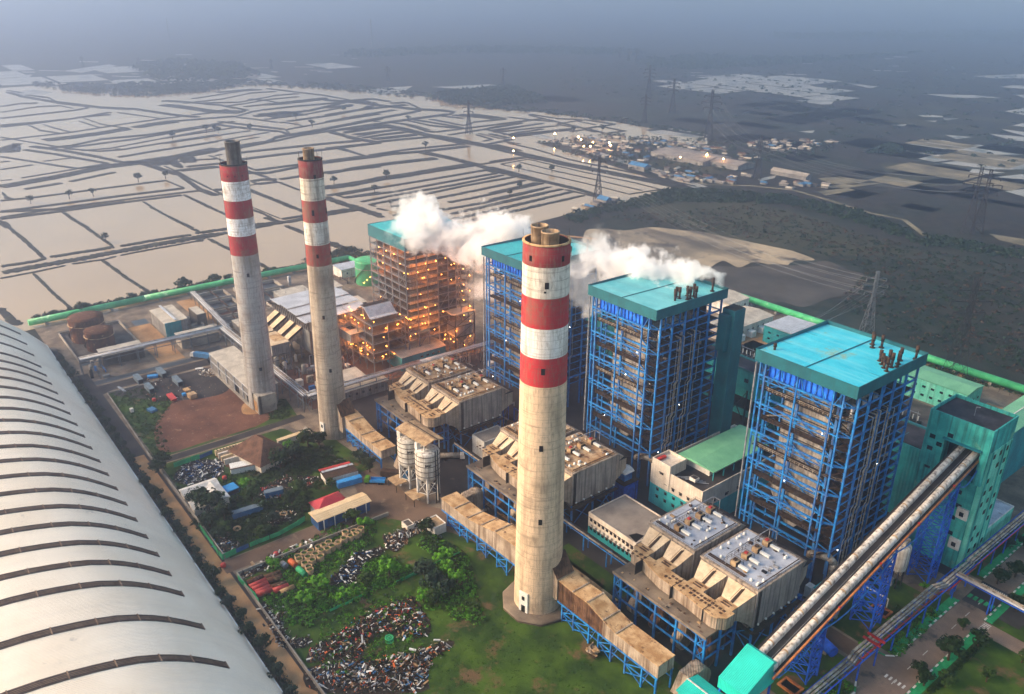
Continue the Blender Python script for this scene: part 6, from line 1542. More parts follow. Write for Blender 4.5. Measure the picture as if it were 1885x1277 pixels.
for k in range(9):
    a=N(540+k*26,258-k*7); m.use('dark_steel').bar((a[0],a[1],2.6),(a[0]+.9,a[1]+.2,2.6),.3)
m.build('beam_end',t)
t=empty('long_wall_shed',(*N(1140,150),0),'narrow cream roofed lean-to running from the old house','shed'); a,b=N(1040,180),N(1230,115); MB().use('beige_roof').bar((a[0],a[1],2.6),(b[0],b[1],2.6),2.4,.2).build('roof',t); MB().use('cream_wall').bar((a[0],a[1],1.3),(b[0],b[1],1.3),1.6,2.4).build('wall',t)
t=empty('concrete_apron',(*N(1290,80),0),'tilted grey concrete apron at the foot of the middle chimney','slab'); patch('x','concrete',[N(1215,95),N(1265,22),(N(1375,120)),N(1270,135)],.4,True).name='slab_top'; o=bpy.data.objects['slab_top']; o.parent=t; o.location=-Vector(t.location); del o['kind']
# L-shaped white house with courtyard
t=empty('courtyard_house',(-279,73,0),'white roofed house bent round a dark courtyard','house')
MB().use('cream_wall').box(-288,-283.2,66.8,80,0,3.4).box(-283.2,-272.5,75.2,80,0,3.4).box(-277.5,-272,66.8,75.2,0,3.4).build('wall',t)
m=MB().use('white_paint'); m.extr([(-288.5,3.4),(-282.8,3.4),(-282.8,3.6),(-285.6,4.6),(-288.5,3.6)],66.4,80.4,'y'); m.extr([(74.8,3.4),(80.4,3.4),(80.4,3.6),(77.6,4.7),(74.8,3.6)],-285.4,-271.6,'x'); m.build('roof',t)
MB().use('white_paint').extr([(-278,3.4),(-271.5,3.4),(-271.5,3.6),(-275,4.4),(-278,3.6)],66.4,74.7,'y').build('roof',t); MB().use('navy_wall').box(-283,-277.7,68,75,.05,.4).build('courtyard_floor',t)
def container(label,c,u,L=6.,W=2.5,H=2.6,mt='container_grey',z=0,roof=None,name='container',cat='container',group='shipping containers on the plots'):
    t=empty(name,(c[0],c[1],z),label,cat,group); u=Vector((u[0],u[1],0)).normalized(); v=Vector((-u.y,u.x,0)); C_=Vector((c[0],c[1],0))
    MB().use(mt).obox(c,(u.x,u.y),L/2,W/2,z+.15,z+H-.1).build('body',t)
    MB().use(roof or mt).obox(c,(u.x,u.y),L/2+.05,W/2+.05,z+H-.1,z+H).build('roof',t)
    m=MB().use('dark_steel')
    e=C_+u*(L/2+.04); m.obox((e.x,e.y),(u.x,u.y),.03,W/2-.2,z+.3,z+H-.35); m.build('door',t)
    return t
ux=(1,-.05)
for l,p,u,L,mt in [('grey container at the far left of the container group',Pq(380,645),(1,.02),8.5,'container_grey'),('blue grey container right of the far left one',Pq(462,712),(1,.02),8.5,'container_grey'),('pale grey container at the back of the group',Pq(550,597),(1,.02),9.5,'container_grey'),('blue grey container beside the scrap pile in the group',Pq(668,660),(1,.02),9,'container_grey'),('dark blue container by the cluttered plot path',N(1010,590),(.2,1),7,'container_blue'),('long blue container with rusty roof end',N(790,745),(.1,1),11,'container_blue'),('long blue container beside the striped one',N(1630,500),(.15,1),10,'tarp_blue')]:
    container(l,p,u,L,mt=mt,roof='container_grey' if mt!='tarp_blue' else None)
container('blue container with weathered roof beside the courtyard house',N(645,565),(1,.1),5,5.5,2.3,'tarp_blue')
t=container('white sided container block under red, grey and brown roof strips',N(1550,440),(.15,1),13.5,6.5,2.8,'white_paint',roof='brown_metal')
a=Vector((*N(1550,415),0)); 
MB().use('scarlet').obox((a.x-2.1,a.y-1),(.15,1),6.5,.8,2.9,3.1).build('roof_strip',t); MB().use('esp_roof_grey').obox((a.x-.4,a.y-.6),(.15,1),6.5,.7,2.9,3.05).build('roof_strip',t)
for l,p,u,s,mt in [('tan crate at the right of the container group',Pq(775,765),(1,.1),(4,3.4,2.4),'dirty_tan'),('brown open crate beside the tan one',Pq(735,715),(1,.1),(3.6,2.6,1),'duct_rust'),('white and red flat rack among the containers',Pq(625,770),(1,.0),(8,2.6,1.2),'scarlet'),('small blue crate beside the red flat rack',Pq(715,752),(1,0),(2,1.6,1.4),'tarp_blue'),('blue machine on a steel skid in the field',Pq(480,865),(1,.3),(4,3,1.4),'container_blue'),('bundle of grey pipes with blue end in the grass',Pq(255,710),(1,.15),(8,1.2,.8),'pipe_silver'),('blue covered load behind the far left container',Pq(485,618),(.3,1),(5,2.4,1.4),'tarp_blue'),('white flat boards near the parked lorry',Pq(825,555),(.3,1),(4,2,.5),'white_paint'),('small white tank in the grass',Pq(332,872),(1,0),(1.6,1.4,2),'white_paint'),('dark steel box near the storage shed corner',Pq(935,500),(.3,1),(6,3,2.2),'dark_steel'),('cream transformer box at the foot of the leftmost chimney',G(552,970-260),(1,0),(3,3,3.4),'cream_wall')]:
    if not isinstance(p,tuple): p=(p.x,p.y)
    t=empty('crate',(p[0],p[1],0),l,'crate','loads lying in the field'); MB().use(mt).obox(p,u,s[0]/2,s[1]/2,.25,s[2]).build('body',t); 
    m=MB().use('brown_metal'); uu=Vector((u[0],u[1],0)).normalized()
    for k in (-.35,0,.35): c=Vector((*p,0))+uu*s[0]*k; m.obox((c.x,c.y),u,.12,s[1]/2+.06,0,.25)
    m.build('skid',t)
# ---------------------------------------------------------------- lorries
def lorry(label,p,rz,cab='white_paint',body='tank',bm='pipe_lag',L=8.):
    t=empty('lorry',(p[0],p[1],0),label,'lorry','parked lorries'); o=Vector((p[0],p[1],0)); c_,s_=math.cos(rz),math.sin(rz)
    def W(x,y,z): return (o.x+x*c_-y*s_,o.y+x*s_+y*c_,z)
    def bx(m,x0,x1,y0,y1,z0,z1): m.add([W(x,y,z) for z in (z0,z1) for x,y in ((x0,y0),(x1,y0),(x1,y1),(x0,y1))],[(0,3,2,1),(4,5,6,7),(0,1,5,4),(1,2,6,5),(2,3,7,6),(3,0,4,7)])
    m=MB().use('dark_steel'); bx(m,-L/2,L/2+2.2,-.5,.5,.7,1.); m.build('chassis',t)
    m=MB().use(cab); A=[(L/2+.3,.9),(L/2+2.3,.9),(L/2+2.3,1.9),(L/2+1.9,2.9),(L/2+.3,2.9)]; m.loft([W(x,-1.2,z) for x,z in A],[W(x,1.2,z) for x,z in A]); cb=m.build('cab',t)
    m=MB().use('window'); m.face([W(L/2+2.32,-1.,1.95),W(L/2+2.32,1.,1.95),W(L/2+1.95,1.,2.8),W(L/2+1.95,-1.,2.8)]); m.build('windscreen',cb)
    m=MB().use(bm)
    if body=='tank': m.tube(W(-L/2,0,2.1),W(L/2,0,2.1),1.15,n=14)
    elif body=='box': bx(m,-L/2,L/2,-1.25,1.25,1.05,3.4)
    else: bx(m,-L/2,L/2,-1.25,1.25,1.05,1.3); bx(m,-L/2,L/2,-1.25,-1.15,1.3,2.2); bx(m,-L/2,L/2,1.15,1.25,1.3,2.2); bx(m,-L/2,-L/2+.1,-1.15,1.15,1.3,2.2)
    m.build({'tank':'tank','box':'cargo_box'}.get(body,'cargo_bed'),t)
    for x in (-L/2+1,-L/2+2.3,L/2+1.4):
        for y in (-1.1,1.1): m=MB().use('black').tube(W(x,y-.15,.5),W(x,y+.15,.5),.5,n=10); m.build('wheel',t)
    return t
g7=lambda x,y:(lambda p:(p.x,p.y))(G(600+x/4.911,700+y/4.911))
lorry('tan tank lorry parked behind the twin silos',g7(1120,715),.95,'white_paint','tank','pipe_lag',8)
lorry('green cabbed lorry with blue tipper by the silo yard',g7(470,930),-2.3,'leaf_bright','bed','tarp_blue',6)
lorry('blue lorry with long brown load behind the green cabbed one',g7(600,880),.75,'container_blue','box','brown_metal',9)
lorry('white cabbed lorry with long dark trailer beside the field',Pq(860,480),-2.55,'white_paint','box','container_blue',11)
ORD=['first','second','third','fourth','fifth','sixth','seventh','eighth','ninth','tenth','eleventh','twelfth','thirteenth','fourteenth','fifteenth','sixteenth','seventeenth','eighteenth','nineteenth','twentieth','twenty-first','twenty-second','twenty-third','twenty-fourth','twenty-fifth','twenty-sixth']
# ----
for k in range(26):
    r_,c_=divmod(k,4); 
    px_=[(525,360),(575,335),(625,315),(690,285),(535,385),(605,365),(665,340),(715,310),(580,415),(640,390),(705,360),(760,300),(610,445),(770,245),(730,270),(800,275),(850,245),(845,255),(895,215),(905,165),(950,195),(975,155),(1030,135),(620,470),(990,180),(1010,160)][k]
    x,y=K(*px_); t=empty('concrete_ring',(x,y,0),ORD[k]+' open concrete ring of the cluster, counting from the red pipes',"concrete ring",'cluster of concrete rings in the near plot')
    MB().use('dirty_tan').lathe(x,y,[(1.25,0),(1.25,2.4),(1.05,2.4),(1.05,1.8)],14).build('ring',t); MB().use('grass').lathe(x,y,[(.02,2.05),(1.05,1.85)],10).build('fill',t)
reds=[(130,595,265,535),(150,615,280,560),(175,640,300,590),(185,655,320,610),(250,520,380,470),(270,545,395,505),(300,600,430,560),(320,625,445,580),(110,560,240,505),(380,640,490,590)]
for k,(a,b,c,d_) in enumerate(reds):
    p,q=K(a,b),K(c,d_); col='scarlet' if k in (0,1,2,3,7) else ('duct_rust' if k==9 else 'tank_rust')
    t=empty('steel_pipe',(*p,0),['bright red pipe first in the stack from the fence','bright red pipe second in the stack','red pipe with scuffed middle third in the stack','shiny red pipe at the near side of the stack','dark rusty pipe at the back right of the stack','dark red pipe beside the back right one','dark red pipe in the middle right of the stack','red pipe at the right end of the stack','brown pipe at the back left of the stack','tan rusty pipe lying apart on the right'][k],'pipe','stack of red pipes')
    MB().use(col).tube((p[0],p[1],1.0),(q[0],q[1],1.0),1.0,n=12).build('pipe_body',t); MB().use('black').tube((p[0],p[1],1.),(p[0]+(p[0]-q[0])*.004,p[1]+(p[1]-q[1])*.004,1.),.85,n=12).build('opening',t)
for l,a,b,mt in (('orange drum lying in the bushes',K(455,375),K(505,420),'orange'),('bright green drum lying beside the orange one',K(515,435),K(585,495),'fence_green'),('small grey drum among the bushes',K(390,395),K(425,425),'pipe_silver')):
    t=empty('drum',(*a,0),l,'drum'); MB().use(mt).tube((a[0],a[1],1.),(b[0],b[1],1.),1.,n=12).build('drum_body',t); MB().use('brown_metal').tube((a[0],a[1],1.),(a[0]+(b[0]-a[0])*.08,a[1]+(b[1]-a[1])*.08,1.),1.06,n=12).build('band',t)
x,y=K(1258,1008); t=empty('cable_reel',(x,y,0),'bright green cable reel lying on its side in the scrap','cable reel')
m=MB().use('fence_green')
for z in (.1,1.3): 
    m.lathe(x,y,[(1.0,z),(1.35,z),(1.35,z+.16),(1.0,z+.16),(1.0,z)],20); 
    for k in range(4): a=k*math.pi/4; m.bar((x-math.cos(a)*1.1,y-math.sin(a)*1.1,z+.08),(x+math.cos(a)*1.1,y+math.sin(a)*1.1,z+.08),.2,.12)
m.build('flange',t); MB().use('fence_green').lathe(x,y,[(.45,0.2),(.45,1.4)],12).build('hub',t)
# wrecked loader near the duct
x,y=G(1090,1205).x,G(1090,1205).y; t=empty('wrecked_machine',(x,y,0),'heap of bent pale casing plates lying on the lawn by the duct','wreck')
for k in range(9): MB().use(R.choice(['duct_side','dirty_tan','brown_metal'])).bar((x+R.uniform(-2.4,2.4),y+R.uniform(-2,2),R.uniform(.3,1.4)),(x+R.uniform(-2.4,2.4),y+R.uniform(-2,2),R.uniform(.5,2.6)),R.uniform(.5,1.8),R.uniform(.1,.5)).build('plate',t)
for l,p in (('worn tyre ring in the cluttered plot by the trees',N(705,875)),('worn tyre ring near the green fence of the cluttered plot',N(1090,752))):
    t=empty('tyre_ring',(*p,0),l,'ring'); MB().use('dirty_tan').lathe(p[0],p[1],[(1.1,0),(1.5,.2),(1.5,.8),(1.1,.9),(.9,.6),(.9,0)],18).build('ring',t)
for l,p in (('red round float by the courtyard house',N(600,457)),('red barrel at the track corner',N(590,1182)),('red barrel beside the white plate by the track',K(345,320)),('red round float in the container field',Pq(495,790))):
    t=empty('red_barrel',(*p,0),l,'barrel'); MB().use('scarlet').lathe(p[0],p[1],[(.02,0),(.8,0),(.95,.4),(.95,1.),(.8,1.4),(.02,1.5)],12).build('barrel',t)
# ---------------------------------------------------------------- vegetation
def leafmesh(seed,r=1.,h=1.,clumps=14,leaves=34,ls=.13,flat_=.8):
    Q=random.Random(seed); v=[];f=[]
    for c in range(clumps):
        a=Q.uniform(0,6.283); q=math.sqrt(Q.random())*.72; z=Q.uniform(-.45,.75); k=math.sqrt(max(.05,1-(z*.8)**2))
        cx,cy,cz_=q*k*math.cos(a),q*k*math.sin(a),z*.62; cr=Q.uniform(.24,.42)
        for i in range(leaves):
            d=Vector((Q.gauss(0,1),Q.gauss(0,1),Q.gauss(0,1)*flat_)).normalized(); p=Vector((cx,cy,cz_))+d*cr*Q.uniform(.75,1.05)
            n=(d+Vector((Q.uniform(-.6,.6),Q.uniform(-.6,.6),Q.uniform(0,.9)))).normalized(); u=n.orthogonal().normalized(); w=n.cross(u); an=Q.uniform(0,6.28); u,w=u*math.cos(an)+w*math.sin(an),w*math.cos(an)-u*math.sin(an)
            s=ls*Q.uniform(.6,1.35); o=len(v); v+=[p-u*s,p+w*s*.8,p+u*s,p-w*s*.8]; f.append((o,o+1,o+2,o+3))
    return [(x*r,y*r,z_*h) for x,y,z_ in v],f
TREES={}
def make_tree(key,seed,mt,clumps,leaves,ls,th=.35):
    """unit tree: crown radius 1, height about 2"""
    t=bpy.data.objects.new('tree',None); vs,fs=leafmesh(seed,1,.85,clumps,leaves,ls)
    m=MB().use(mt).add([(x,y,z+1.25) for x,y,z in vs],fs); cr=m; 
    tr=MB().use('bark'); tr.tube((0,0,0),(.03,.02,.9),.09,.055,6)
    for k in range(5): a=k*1.3+seed; tr.tube((.02,.01,.6+.07*k),(.55*math.cos(a),.55*math.sin(a),1.15+.12*k),.045,.015,5)
    def mesh(b,n):
        me=bpy.data.meshes.new(n); me.from_pydata(b.v,[],b.f); 
        for q in b.mats: me.materials.append(MT[q])
        return me
    TREES[key]=(mesh(cr,'crown'),mesh(tr,'trunk'))
for k,(mt,cl,lv,ls) in enumerate((('leaf_dark',16,34,.13),('leaf_dark',18,34,.12),('leaf',16,34,.13),('leaf',13,34,.14),('leaf_bright',14,34,.14),('leaf_blue',16,34,.13),('leaf_blue',9,20,.16))): make_tree(k,20+k,mt,cl,lv,ls)
ON=['first','second','third','fourth','fifth','sixth','seventh','eighth','ninth','tenth','eleventh','twelfth','thirteenth','fourteenth','fifteenth','sixteenth','seventeenth','eighteenth','nineteenth','twentieth']
def ordn(n):
    if n<20: return ON[n]
    T=['twenty','thirty','forty','fifty','sixty']; q,r=divmod(n+1,10); return (T[q-2]+('-'+ON[r-1] if r else ''))if r else ['twentieth','thirtieth','fortieth','fiftieth','sixtieth'][q-2]
def tree(k,x,y,r,label,group,h=1.,name='tree',cat='tree'):
    c,tk=TREES[k]; o=empty(name,(x,y,0),label,cat,group,rz=R.uniform(0,6.28)); o.scale=(r,r*R.uniform(.9,1.1),r*h)
    for me,n in ((c,'crown'),(tk,'trunk')): q=bpy.data.objects.new(n,me); C.objects.link(q); q.parent=o
    return o
# row between the shed and the track
x=-452.; n=0
while x<-118:
    r=R.uniform(1.7,2.9); tree(R.choice((0,1,0,5)),x,58.6+R.uniform(-.5,.8),r,ordn(n)+' dark tree along the coal shed, counted from the far end','row of trees along the coal shed',R.uniform(.9,1.25)); n+=1; x+=r*2.1+R.uniform(.8,3.2)
# bank of bushes by the green pipe
n=0; y=70.
while y<225:
    r=R.uniform(2.4,4.6) if 100<y<190 else R.uniform(1.6,3.2); 
    if not(90<y<104) : tree(R.choice((5,0,2)),-523.5-R.uniform(0,2.5),y,r,ordn(n)+' bush behind the green pipeline, counted from the left','bushes along the pond bank',R.uniform(.75,1.),'bush','bush'); n+=1
    y+=r*1.5+R.uniform(0,3)
tree(0,-521,84,4.6,'big round dark bush beside the rusty tanks on the pond bank','bushes along the pond bank',.9,'bush','bush')
for n,(px_,py_,r) in enumerate(((340,535,6),(395,522,4.5),(950/4.7125+0,0,0))):
    if r: p=G(px_,py_); tree(5,p.x,p.y,r,['large dark tree cluster crown on the bank by the leftmost chimney','dark rounded tree on the bank right of the large one'][n],'bushes along the pond bank',.8)
# lone trees standing in the ponds
LP=[(57,371),(128,362),(172,357),(255,331),(305,325),(196,442,1),(712,325),(783,270),(955,312),(1016,313),(956,344),(938,358),(615,335),(752,219),(1108,240),(1055,240),(720,376),(690,350),(318,252,1),(380,240),(395,238),(402,241),(460,238),(575,230),(633,203),(545,215)]
for n,q in enumerate(LP):
    p=G(q[0],q[1]+4); r=2.4+p.length/330*(1. if len(q)<3 else .8); tree(6 if n%3 else 5,p.x,p.y,r*R.uniform(.7,1.),ordn(n)+' lone tree on the pond dikes, counted from the left foreground','scattered trees on the pond dikes',1.15)
# plot trees
PT=[(N(470,740),6,0,'large dark tree cluster beside the courtyard house'),(N(390,680),4.4,1,'dark tree left of the large cluster near the wall'),(N(560,700),4.6,2,'dark green tree right of the large cluster'),(N(600,800),4.2,0,'dark tree in front of the long blue container'),(N(480,860),4.,1,'low dark tree by the green fence corner'),(N(620,920),3.6,2,'small dark tree in front of the tyre ring'),(N(560,960),3.4,0,'low dark tree beside the blue sheets at the fence'),(N(860,900),3.8,1,'dark rounded tree near the green fence bend'),(N(930,940),3.2,2,'small dark tree at the green fence bend'),(N(1000,830),3.2,5,'low bush between the tyre rings'),(N(1200,600),4.8,2,'tall dark green tree left of the red roof'),(N(1160,680),3.8,0,'dark tree behind the green fence end'),(N(1240,730),3.8,1,'dark tree at the corner of the beige roofed shed'),(N(1060,370),5.4,0,'big dark tree behind the lean-to house'),(N(1180,300),5,5,'dark tree in the middle of the back thicket'),(N(1290,200),5,0,'dark tree nearest the middle chimney foot'),(N(1380,170),4,1,'dark tree beside the concrete apron'),(N(980,310),4.4,2,'green tree touching the brown tiled roof'),(N(1130,240),3.2,4,'bright green bush behind the old house'),(N(770,545),3,4,'bright green round tree beside the courtyard house'),(N(830,640),3.4,2,'green tree in front of the courtyard path'),(N(900,700),2.6,3,'small green tree near the blue container'),(N(1380,540),2.6,3,'green tree beside the striped containers'),(N(1480,520),2.2,3,'small green tree behind the red roof'),(N(90,360),4,0,'dark tree at the far left corner of the plot'),(N(60,420),3.6,1,'dark tree beside the field road corner'),(N(1800,400),3.8,0,'dark tree right of the striped containers'),(N(1720,330),4,5,'dark tree under the duct legs'),
 (K(1545,520),4.6,5,'blackish tree at the right of the green fence'),(K(1600,600),4.2,5,'blackish tree nearer than the one at the green fence'),(K(1700,640),4.,5,'dark tree beside the chimney lawn'),(K(1800,560),3.6,4,'bright green tree nearest the near chimney base'),(K(1720,480),3.4,4,'bright green tree behind the blackish ones'),(K(1700,380),3.8,4,'bright tree at the far end of the green fence'),(K(1260,500),4.,4,'round bright green tree in front of the green fence'),(K(700,600),3.8,4,'bright tree in the thicket above the fence pieces'),(K(590,740),3.6,4,'bright low tree at the left of the fence pieces'),(K(900,690),3.2,4,'bright tree touching the broken fence pieces'),(K(1080,560),3.4,2,'green tree between scrap heap and fence'),(K(960,60),3.6,2,'green tree at the top of the near plot'),(K(1060,100),3,4,'bright tree right of the concrete rings'),(K(1560,140),3.6,0,'dark tree by the duct end'),(K(1620,690),3.,2,'green bush on the chimney lawn edge'),(K(320,430),2.6,4,'bright round bush between red pipes and rings'),(K(1530,690),2.8,4,'bright bush above the burnt scrap heap')]
for p,r,k,l in PT: tree(k,p[0],p[1],r,l,'trees in the scrap plots',R.uniform(.8,1.))
# trees on the right
RT=[(G(1745,1215),4.6,0),(G(1800,1190),3.6,1),(G(1772,1160),2.4,2),(G(1885,1010),3,0),(G(1850,1010),3,5),(G(1835,1075),3.6,0),(G(1868,1062),3.6,1),(G(1870,1125),3.4,0),(G(1815,1255),2.6,2),(G(1740,1265),3,3),(G(1700,1262),3,0),(G(1690,1240),2.6,1),(G(1880,1220),2.6,2),(G(1590,1200),2.2,4),(G(1640,1150),1.6,4),(G(1655,1130),1.8,3),(G(1700,1085),1.6,4)]
for n,(p,r,k) in enumerate(RT): tree(k,p.x,p.y,r,ordn(n)+' garden tree beside the main road at the lower right','garden trees by the main road',.9)
def scatter(poly,n,f):
    xs=[p[0] for p in poly]; ys=[p[1] for p in poly]; c=0
    while c<n:
        x,y=R.uniform(min(xs),max(xs)),R.uniform(min(ys),max(ys)); ins=False; j=len(poly)-1
        for i in range(len(poly)):
            if (poly[i][1]>y)!=(poly[j][1]>y) and x<(poly[j][0]-poly[i][0])*(y-poly[i][1])/(poly[j][1]-poly[i][1])+poly[i][0]: ins=not ins
            j=i
        if ins: f(x,y); c+=1
def thicket(name,label,poly,n,mts,s=1.,h=1.,lv=16,ls=.26,cat='undergrowth'):
    m=MB()
    def one(x,y):
        m.use(R.choice(mts)); r=R.uniform(.6,1.6)*s; hh=R.uniform(.3,1.)*h
        vs=[];fs=[]
        for i in range(lv):
            a=R.uniform(0,6.28); q=math.sqrt(R.random()); z=hh*math.sqrt(max(0,1-q*q*.8))*R.uniform(.75,1.05); p=Vector((x+q*r*math.cos(a),y+q*r*math.sin(a),z)); n_=Vector((q*math.cos(a)+R.uniform(-.5,.5),q*math.sin(a)+R.uniform(-.5,.5),R.uniform(.2,1))).normalized(); u=n_.orthogonal().normalized(); w=n_.cross(u); k=ls*s*R.uniform(.6,1.4); o=len(vs); vs+=[p-u*k,p+w*k,p+u*k,p-w*k]; fs.append((o,o+1,o+2,o+3))
        m.add(vs,fs)
    scatter(poly,n,one); return m.build(name,kind='stuff',label=label,cat=cat)
BR=['leaf_bright','leaf','leaf_bright']; DKL=['leaf_dark','leaf','leaf_blue']
thicket('undergrowth','bright green undergrowth in the middle of the near plot',[K(450,640),K(700,560),K(1080,560),K(1160,620),K(760,760),K(620,830),K(460,880),K(420,760)],420,BR,1.1,1.6)
thicket('undergrowth','bright creepers around the concrete rings and red pipes',[K(380,320),K(600,180),K(950,40),K(1180,20),K(1120,220),K(760,460),K(600,560),K(420,560),K(240,420)],420,BR,1.,1.3)
thicket('undergrowth','bushes between the grey scrap heap and green fence',[K(1080,380),K(1250,330),K(1450,440),K(1300,560),K(1130,600),K(1010,540)],240,BR,1.1,1.7)
thicket('undergrowth','tangled bushes at the right of the near plot',[K(1500,620),K(1640,380),K(1885,330),(-160,118),(-168,112),K(1700,740),K(1560,760)],340,BR+['leaf'],1.1,1.7)
thicket('undergrowth','dark weeds over the whole cluttered plot',[N(120,420),N(620,420),N(1000,300),N(1420,180),N(1600,330),N(1400,480),N(1260,780),N(820,1000),N(600,1080),N(340,760)],900,DKL,.9,.8)
thicket('undergrowth','patchy weeds inside the scrap heaps',[K(640,1060),K(960,870),K(1440,650),K(1580,900),K(1500,1150),K(900,1300),K(640,1200)],300,BR+['leaf_dark'],.7,1.5)
thicket('undergrowth','thick bushes between the track wall and scrap',[K(240,660),K(560,560),K(720,760),K(620,900),K(420,860)],420,BR+['leaf_dark'],1.,1.8)
thicket('undergrowth','bushes along the foot of the left duct',[K(1540,120),K(1700,200),K(1885,330),K(1885,420),K(1640,330),K(1500,230)],260,['leaf','leaf_dark','leaf_bright'],1.,1.4)
thicket('undergrowth','weeds between the burnt scrap heaps',[K(700,840),K(1300,600),K(1450,620),K(1250,760),K(900,930),K(700,1000)],150,BR,.7,.5)
thicket('undergrowth','dark undergrowth of the cluttered plot',[N(300,820),N(600,620),N(1200,560),N(1260,760),N(900,960),N(640,1080),N(480,960)],420,DKL,1.1,1.1)
thicket('undergrowth','green weeds behind the old house',[N(900,300),N(1230,180),N(1500,200),N(1600,330),N(1300,420),N(980,440)],420,DKL+['leaf'],1.2,1.3)
thicket('undergrowth','rough grass tufts edging the red earth field',[(-352,67.5),(-324,67.5),(-324,74),(-350,78),(-376,92),(-396,86),(-398,68)],420,['grass','leaf'],.8,.4)
thicket('undergrowth','grass tufts along the drain by the field',[(-326,118),(-323,128),(-340,133),(-345,129)],80,['leaf'],1.,.8)
thicket('undergrowth','hedge greenery along the main road',[(-74,206),(-81,206),(-81,236),(-76,236)],120,BR,.8,.8)
thicket('undergrowth','clipped greenery at the foot of the road pipe rack',[(-84,160),(-76,160),(-76,186),(-84,186)],120,BR,.8,.8)
thicket('undergrowth','dark hedge below the coal shed eaves',[(-470,57.4),(-110,57.4),(-110,60.4),(-470,60.4)],900,['leaf_dark','leaf_blue','leaf_dark'],.9,1.7)
thicket('undergrowth','dark hedge along the gardens at the lower right',[(-62.5,150),(-61,150),(-61,232),(-62.5,232)],260,['leaf_dark'],.6,1.)
thicket('lawn_weeds','weeds and tufts scattered over the chimney lawn',[(-226,70),(-100,70),(-100,132),(-150,134),(-200,132)],2600,['grass_bright','leaf','grass'],.5,.22,9,.2)
thicket('bank_scrub','dark scrub along the pond bank behind the green pipeline',[(-523.5,60),(-523.5,240),(-530,240),(-532,60)],1100,['leaf_blue','leaf_dark'],1.6,3.)
mat('scrap_soil',(.05,.036,.026),(.022,.02,.018),rough=.95,sc=.4,spots=((.13,.09,.06),.5,.62))
# ---------------------------------------------------------------- scrap heaps
def heap(label,poly,n,mts,hmax=1.1,s=.42):
    m=MB()
    cx=sum(p[0] for p in poly)/len(poly); cy_=sum(p[1] for p in poly)/len(poly); rr=max(math.hypot(p[0]-cx,p[1]-cy_) for p in poly)
    def one(x,y):
        m.use(R.choice(mts)); z=hmax*max(.0,1-math.hypot(x-cx,y-cy_)/rr)*R.random()+.05; a=Vector((R.gauss(0,1),R.gauss(0,1),R.gauss(0,.45))).normalized()*s*R.uniform(.3,1.6); g=R.choice((.5,.7,1,1,1.9)); a*=g; p=Vector((x+R.gauss(0,.7),y+R.gauss(0,.7),z+.1)); m.bar(p-a,p+a,s*g*R.uniform(.15,.8),s*g*R.uniform(.08,.6))
    scatter(poly,int(n*(1.05 if n>800 else 1.5)),one)
    if hmax>.55: patch('bare_soil','scrap_soil',curve([(cx+(x-cx)*1.02,cy_+(y-cy_)*1.02) for x,y in poly],3),.1+.001*(n%17),True)
    return m.build('scrap_heap',kind='stuff',label=label,cat='scrap heap')
SC=['white_clean','brown_metal','dark_steel','brown_metal','black','dirty_tan','dark_steel','pipe_silver','tank_rust']
heap('heap of black and white scrap in the middle of the near plot',[K(800,500),K(900,400),K(1000,310),K(1180,250),K(1210,290),K(1060,380),K(1050,470),K(960,560),K(860,640),K(790,580)],620,['white_clean','black','dark_steel','black','brown_metal','dark_steel','navy_wall'],1.4)
heap('pale rubble heap below the duct end',[K(1220,160),K(1330,130),K(1440,60),K(1530,30),K(1540,120),K(1400,190),K(1320,290),K(1230,240)],420,SC+['white_clean','dirty_tan'],1.4)
heap('line of scrap along the plot wall',[K(220,730),K(300,680),K(500,700),K(480,780),K(400,860),K(420,980),K(620,1000),K(560,1060),K(400,1060),K(340,980),K(280,850)],560,SC+['white_clean'],1.)
heap('large burnt scrap heap with orange bits',[K(640,1060),K(760,1000),K(960,870),K(1180,740),K(1440,650),K(1500,740),K(1580,860),K(1560,960),K(1380,990),K(1200,930),K(1060,1060),K(1040,1180),K(760,1160),K(600,1180)],1200,['tank_rust','duct_dark','black','brown_metal','dark_steel','dark_steel','scrap_soil','white_paint','white_clean','dirty_tan','tank_rust','black','tarp_blue','scarlet','orange'],1.7)
heap('brown and white scrap heap at the bottom edge',[K(580,1260),K(740,1190),K(1000,1190),K(1200,1160),K(1400,1120),K(1740,1010),K(1750,1060),K(1600,1150),K(1560,1300),K(1500,1420),K(700,1420)],1300,['white_clean','white_paint','duct_dark','tank_rust','brown_metal','dark_steel','black','orange','dirty_tan','scrap_soil','concrete','pipe_silver','container_blue'],1.7)
heap('grey debris in the far corner of the cluttered plot',[N(180,440),N(260,350),N(400,300),N(570,310),N(580,420),N(420,480),N(250,500)],520,['white_clean','dark_steel','pipe_silver','black','dark_steel','navy_wall'],1.)
heap('mixed debris along the path of the cluttered plot',[N(860,560),N(1100,440),N(1380,440),N(1380,500),N(1180,560),N(1000,620),N(880,640)],300,SC+['mud_red','scarlet'],.9)
heap('mixed debris behind the tyre rings',[N(900,820),N(980,740),N(1120,680),N(1200,760),N(1060,830),N(940,860)],160,SC,.7)
heap('mixed debris at the fence corner of the cluttered plot',[N(480,940),N(640,960),N(760,1000),N(600,1080)],160,SC+['tarp_blue'],.7)
heap('sheets and boards dumped beside the track',[K(40,480),K(190,390),K(330,320),K(560,230),K(660,200),K(640,260),K(480,310),K(260,420),K(100,500)],190,['white_clean','dirty_tan','brown_metal','dark_steel'],.7,.7)
heap('scattered scrap between the containers',[Pq(380,600),Pq(700,620),Pq(800,740),Pq(600,830),Pq(440,800),Pq(400,700)],170,SC+['mud_red'],.5,.4)
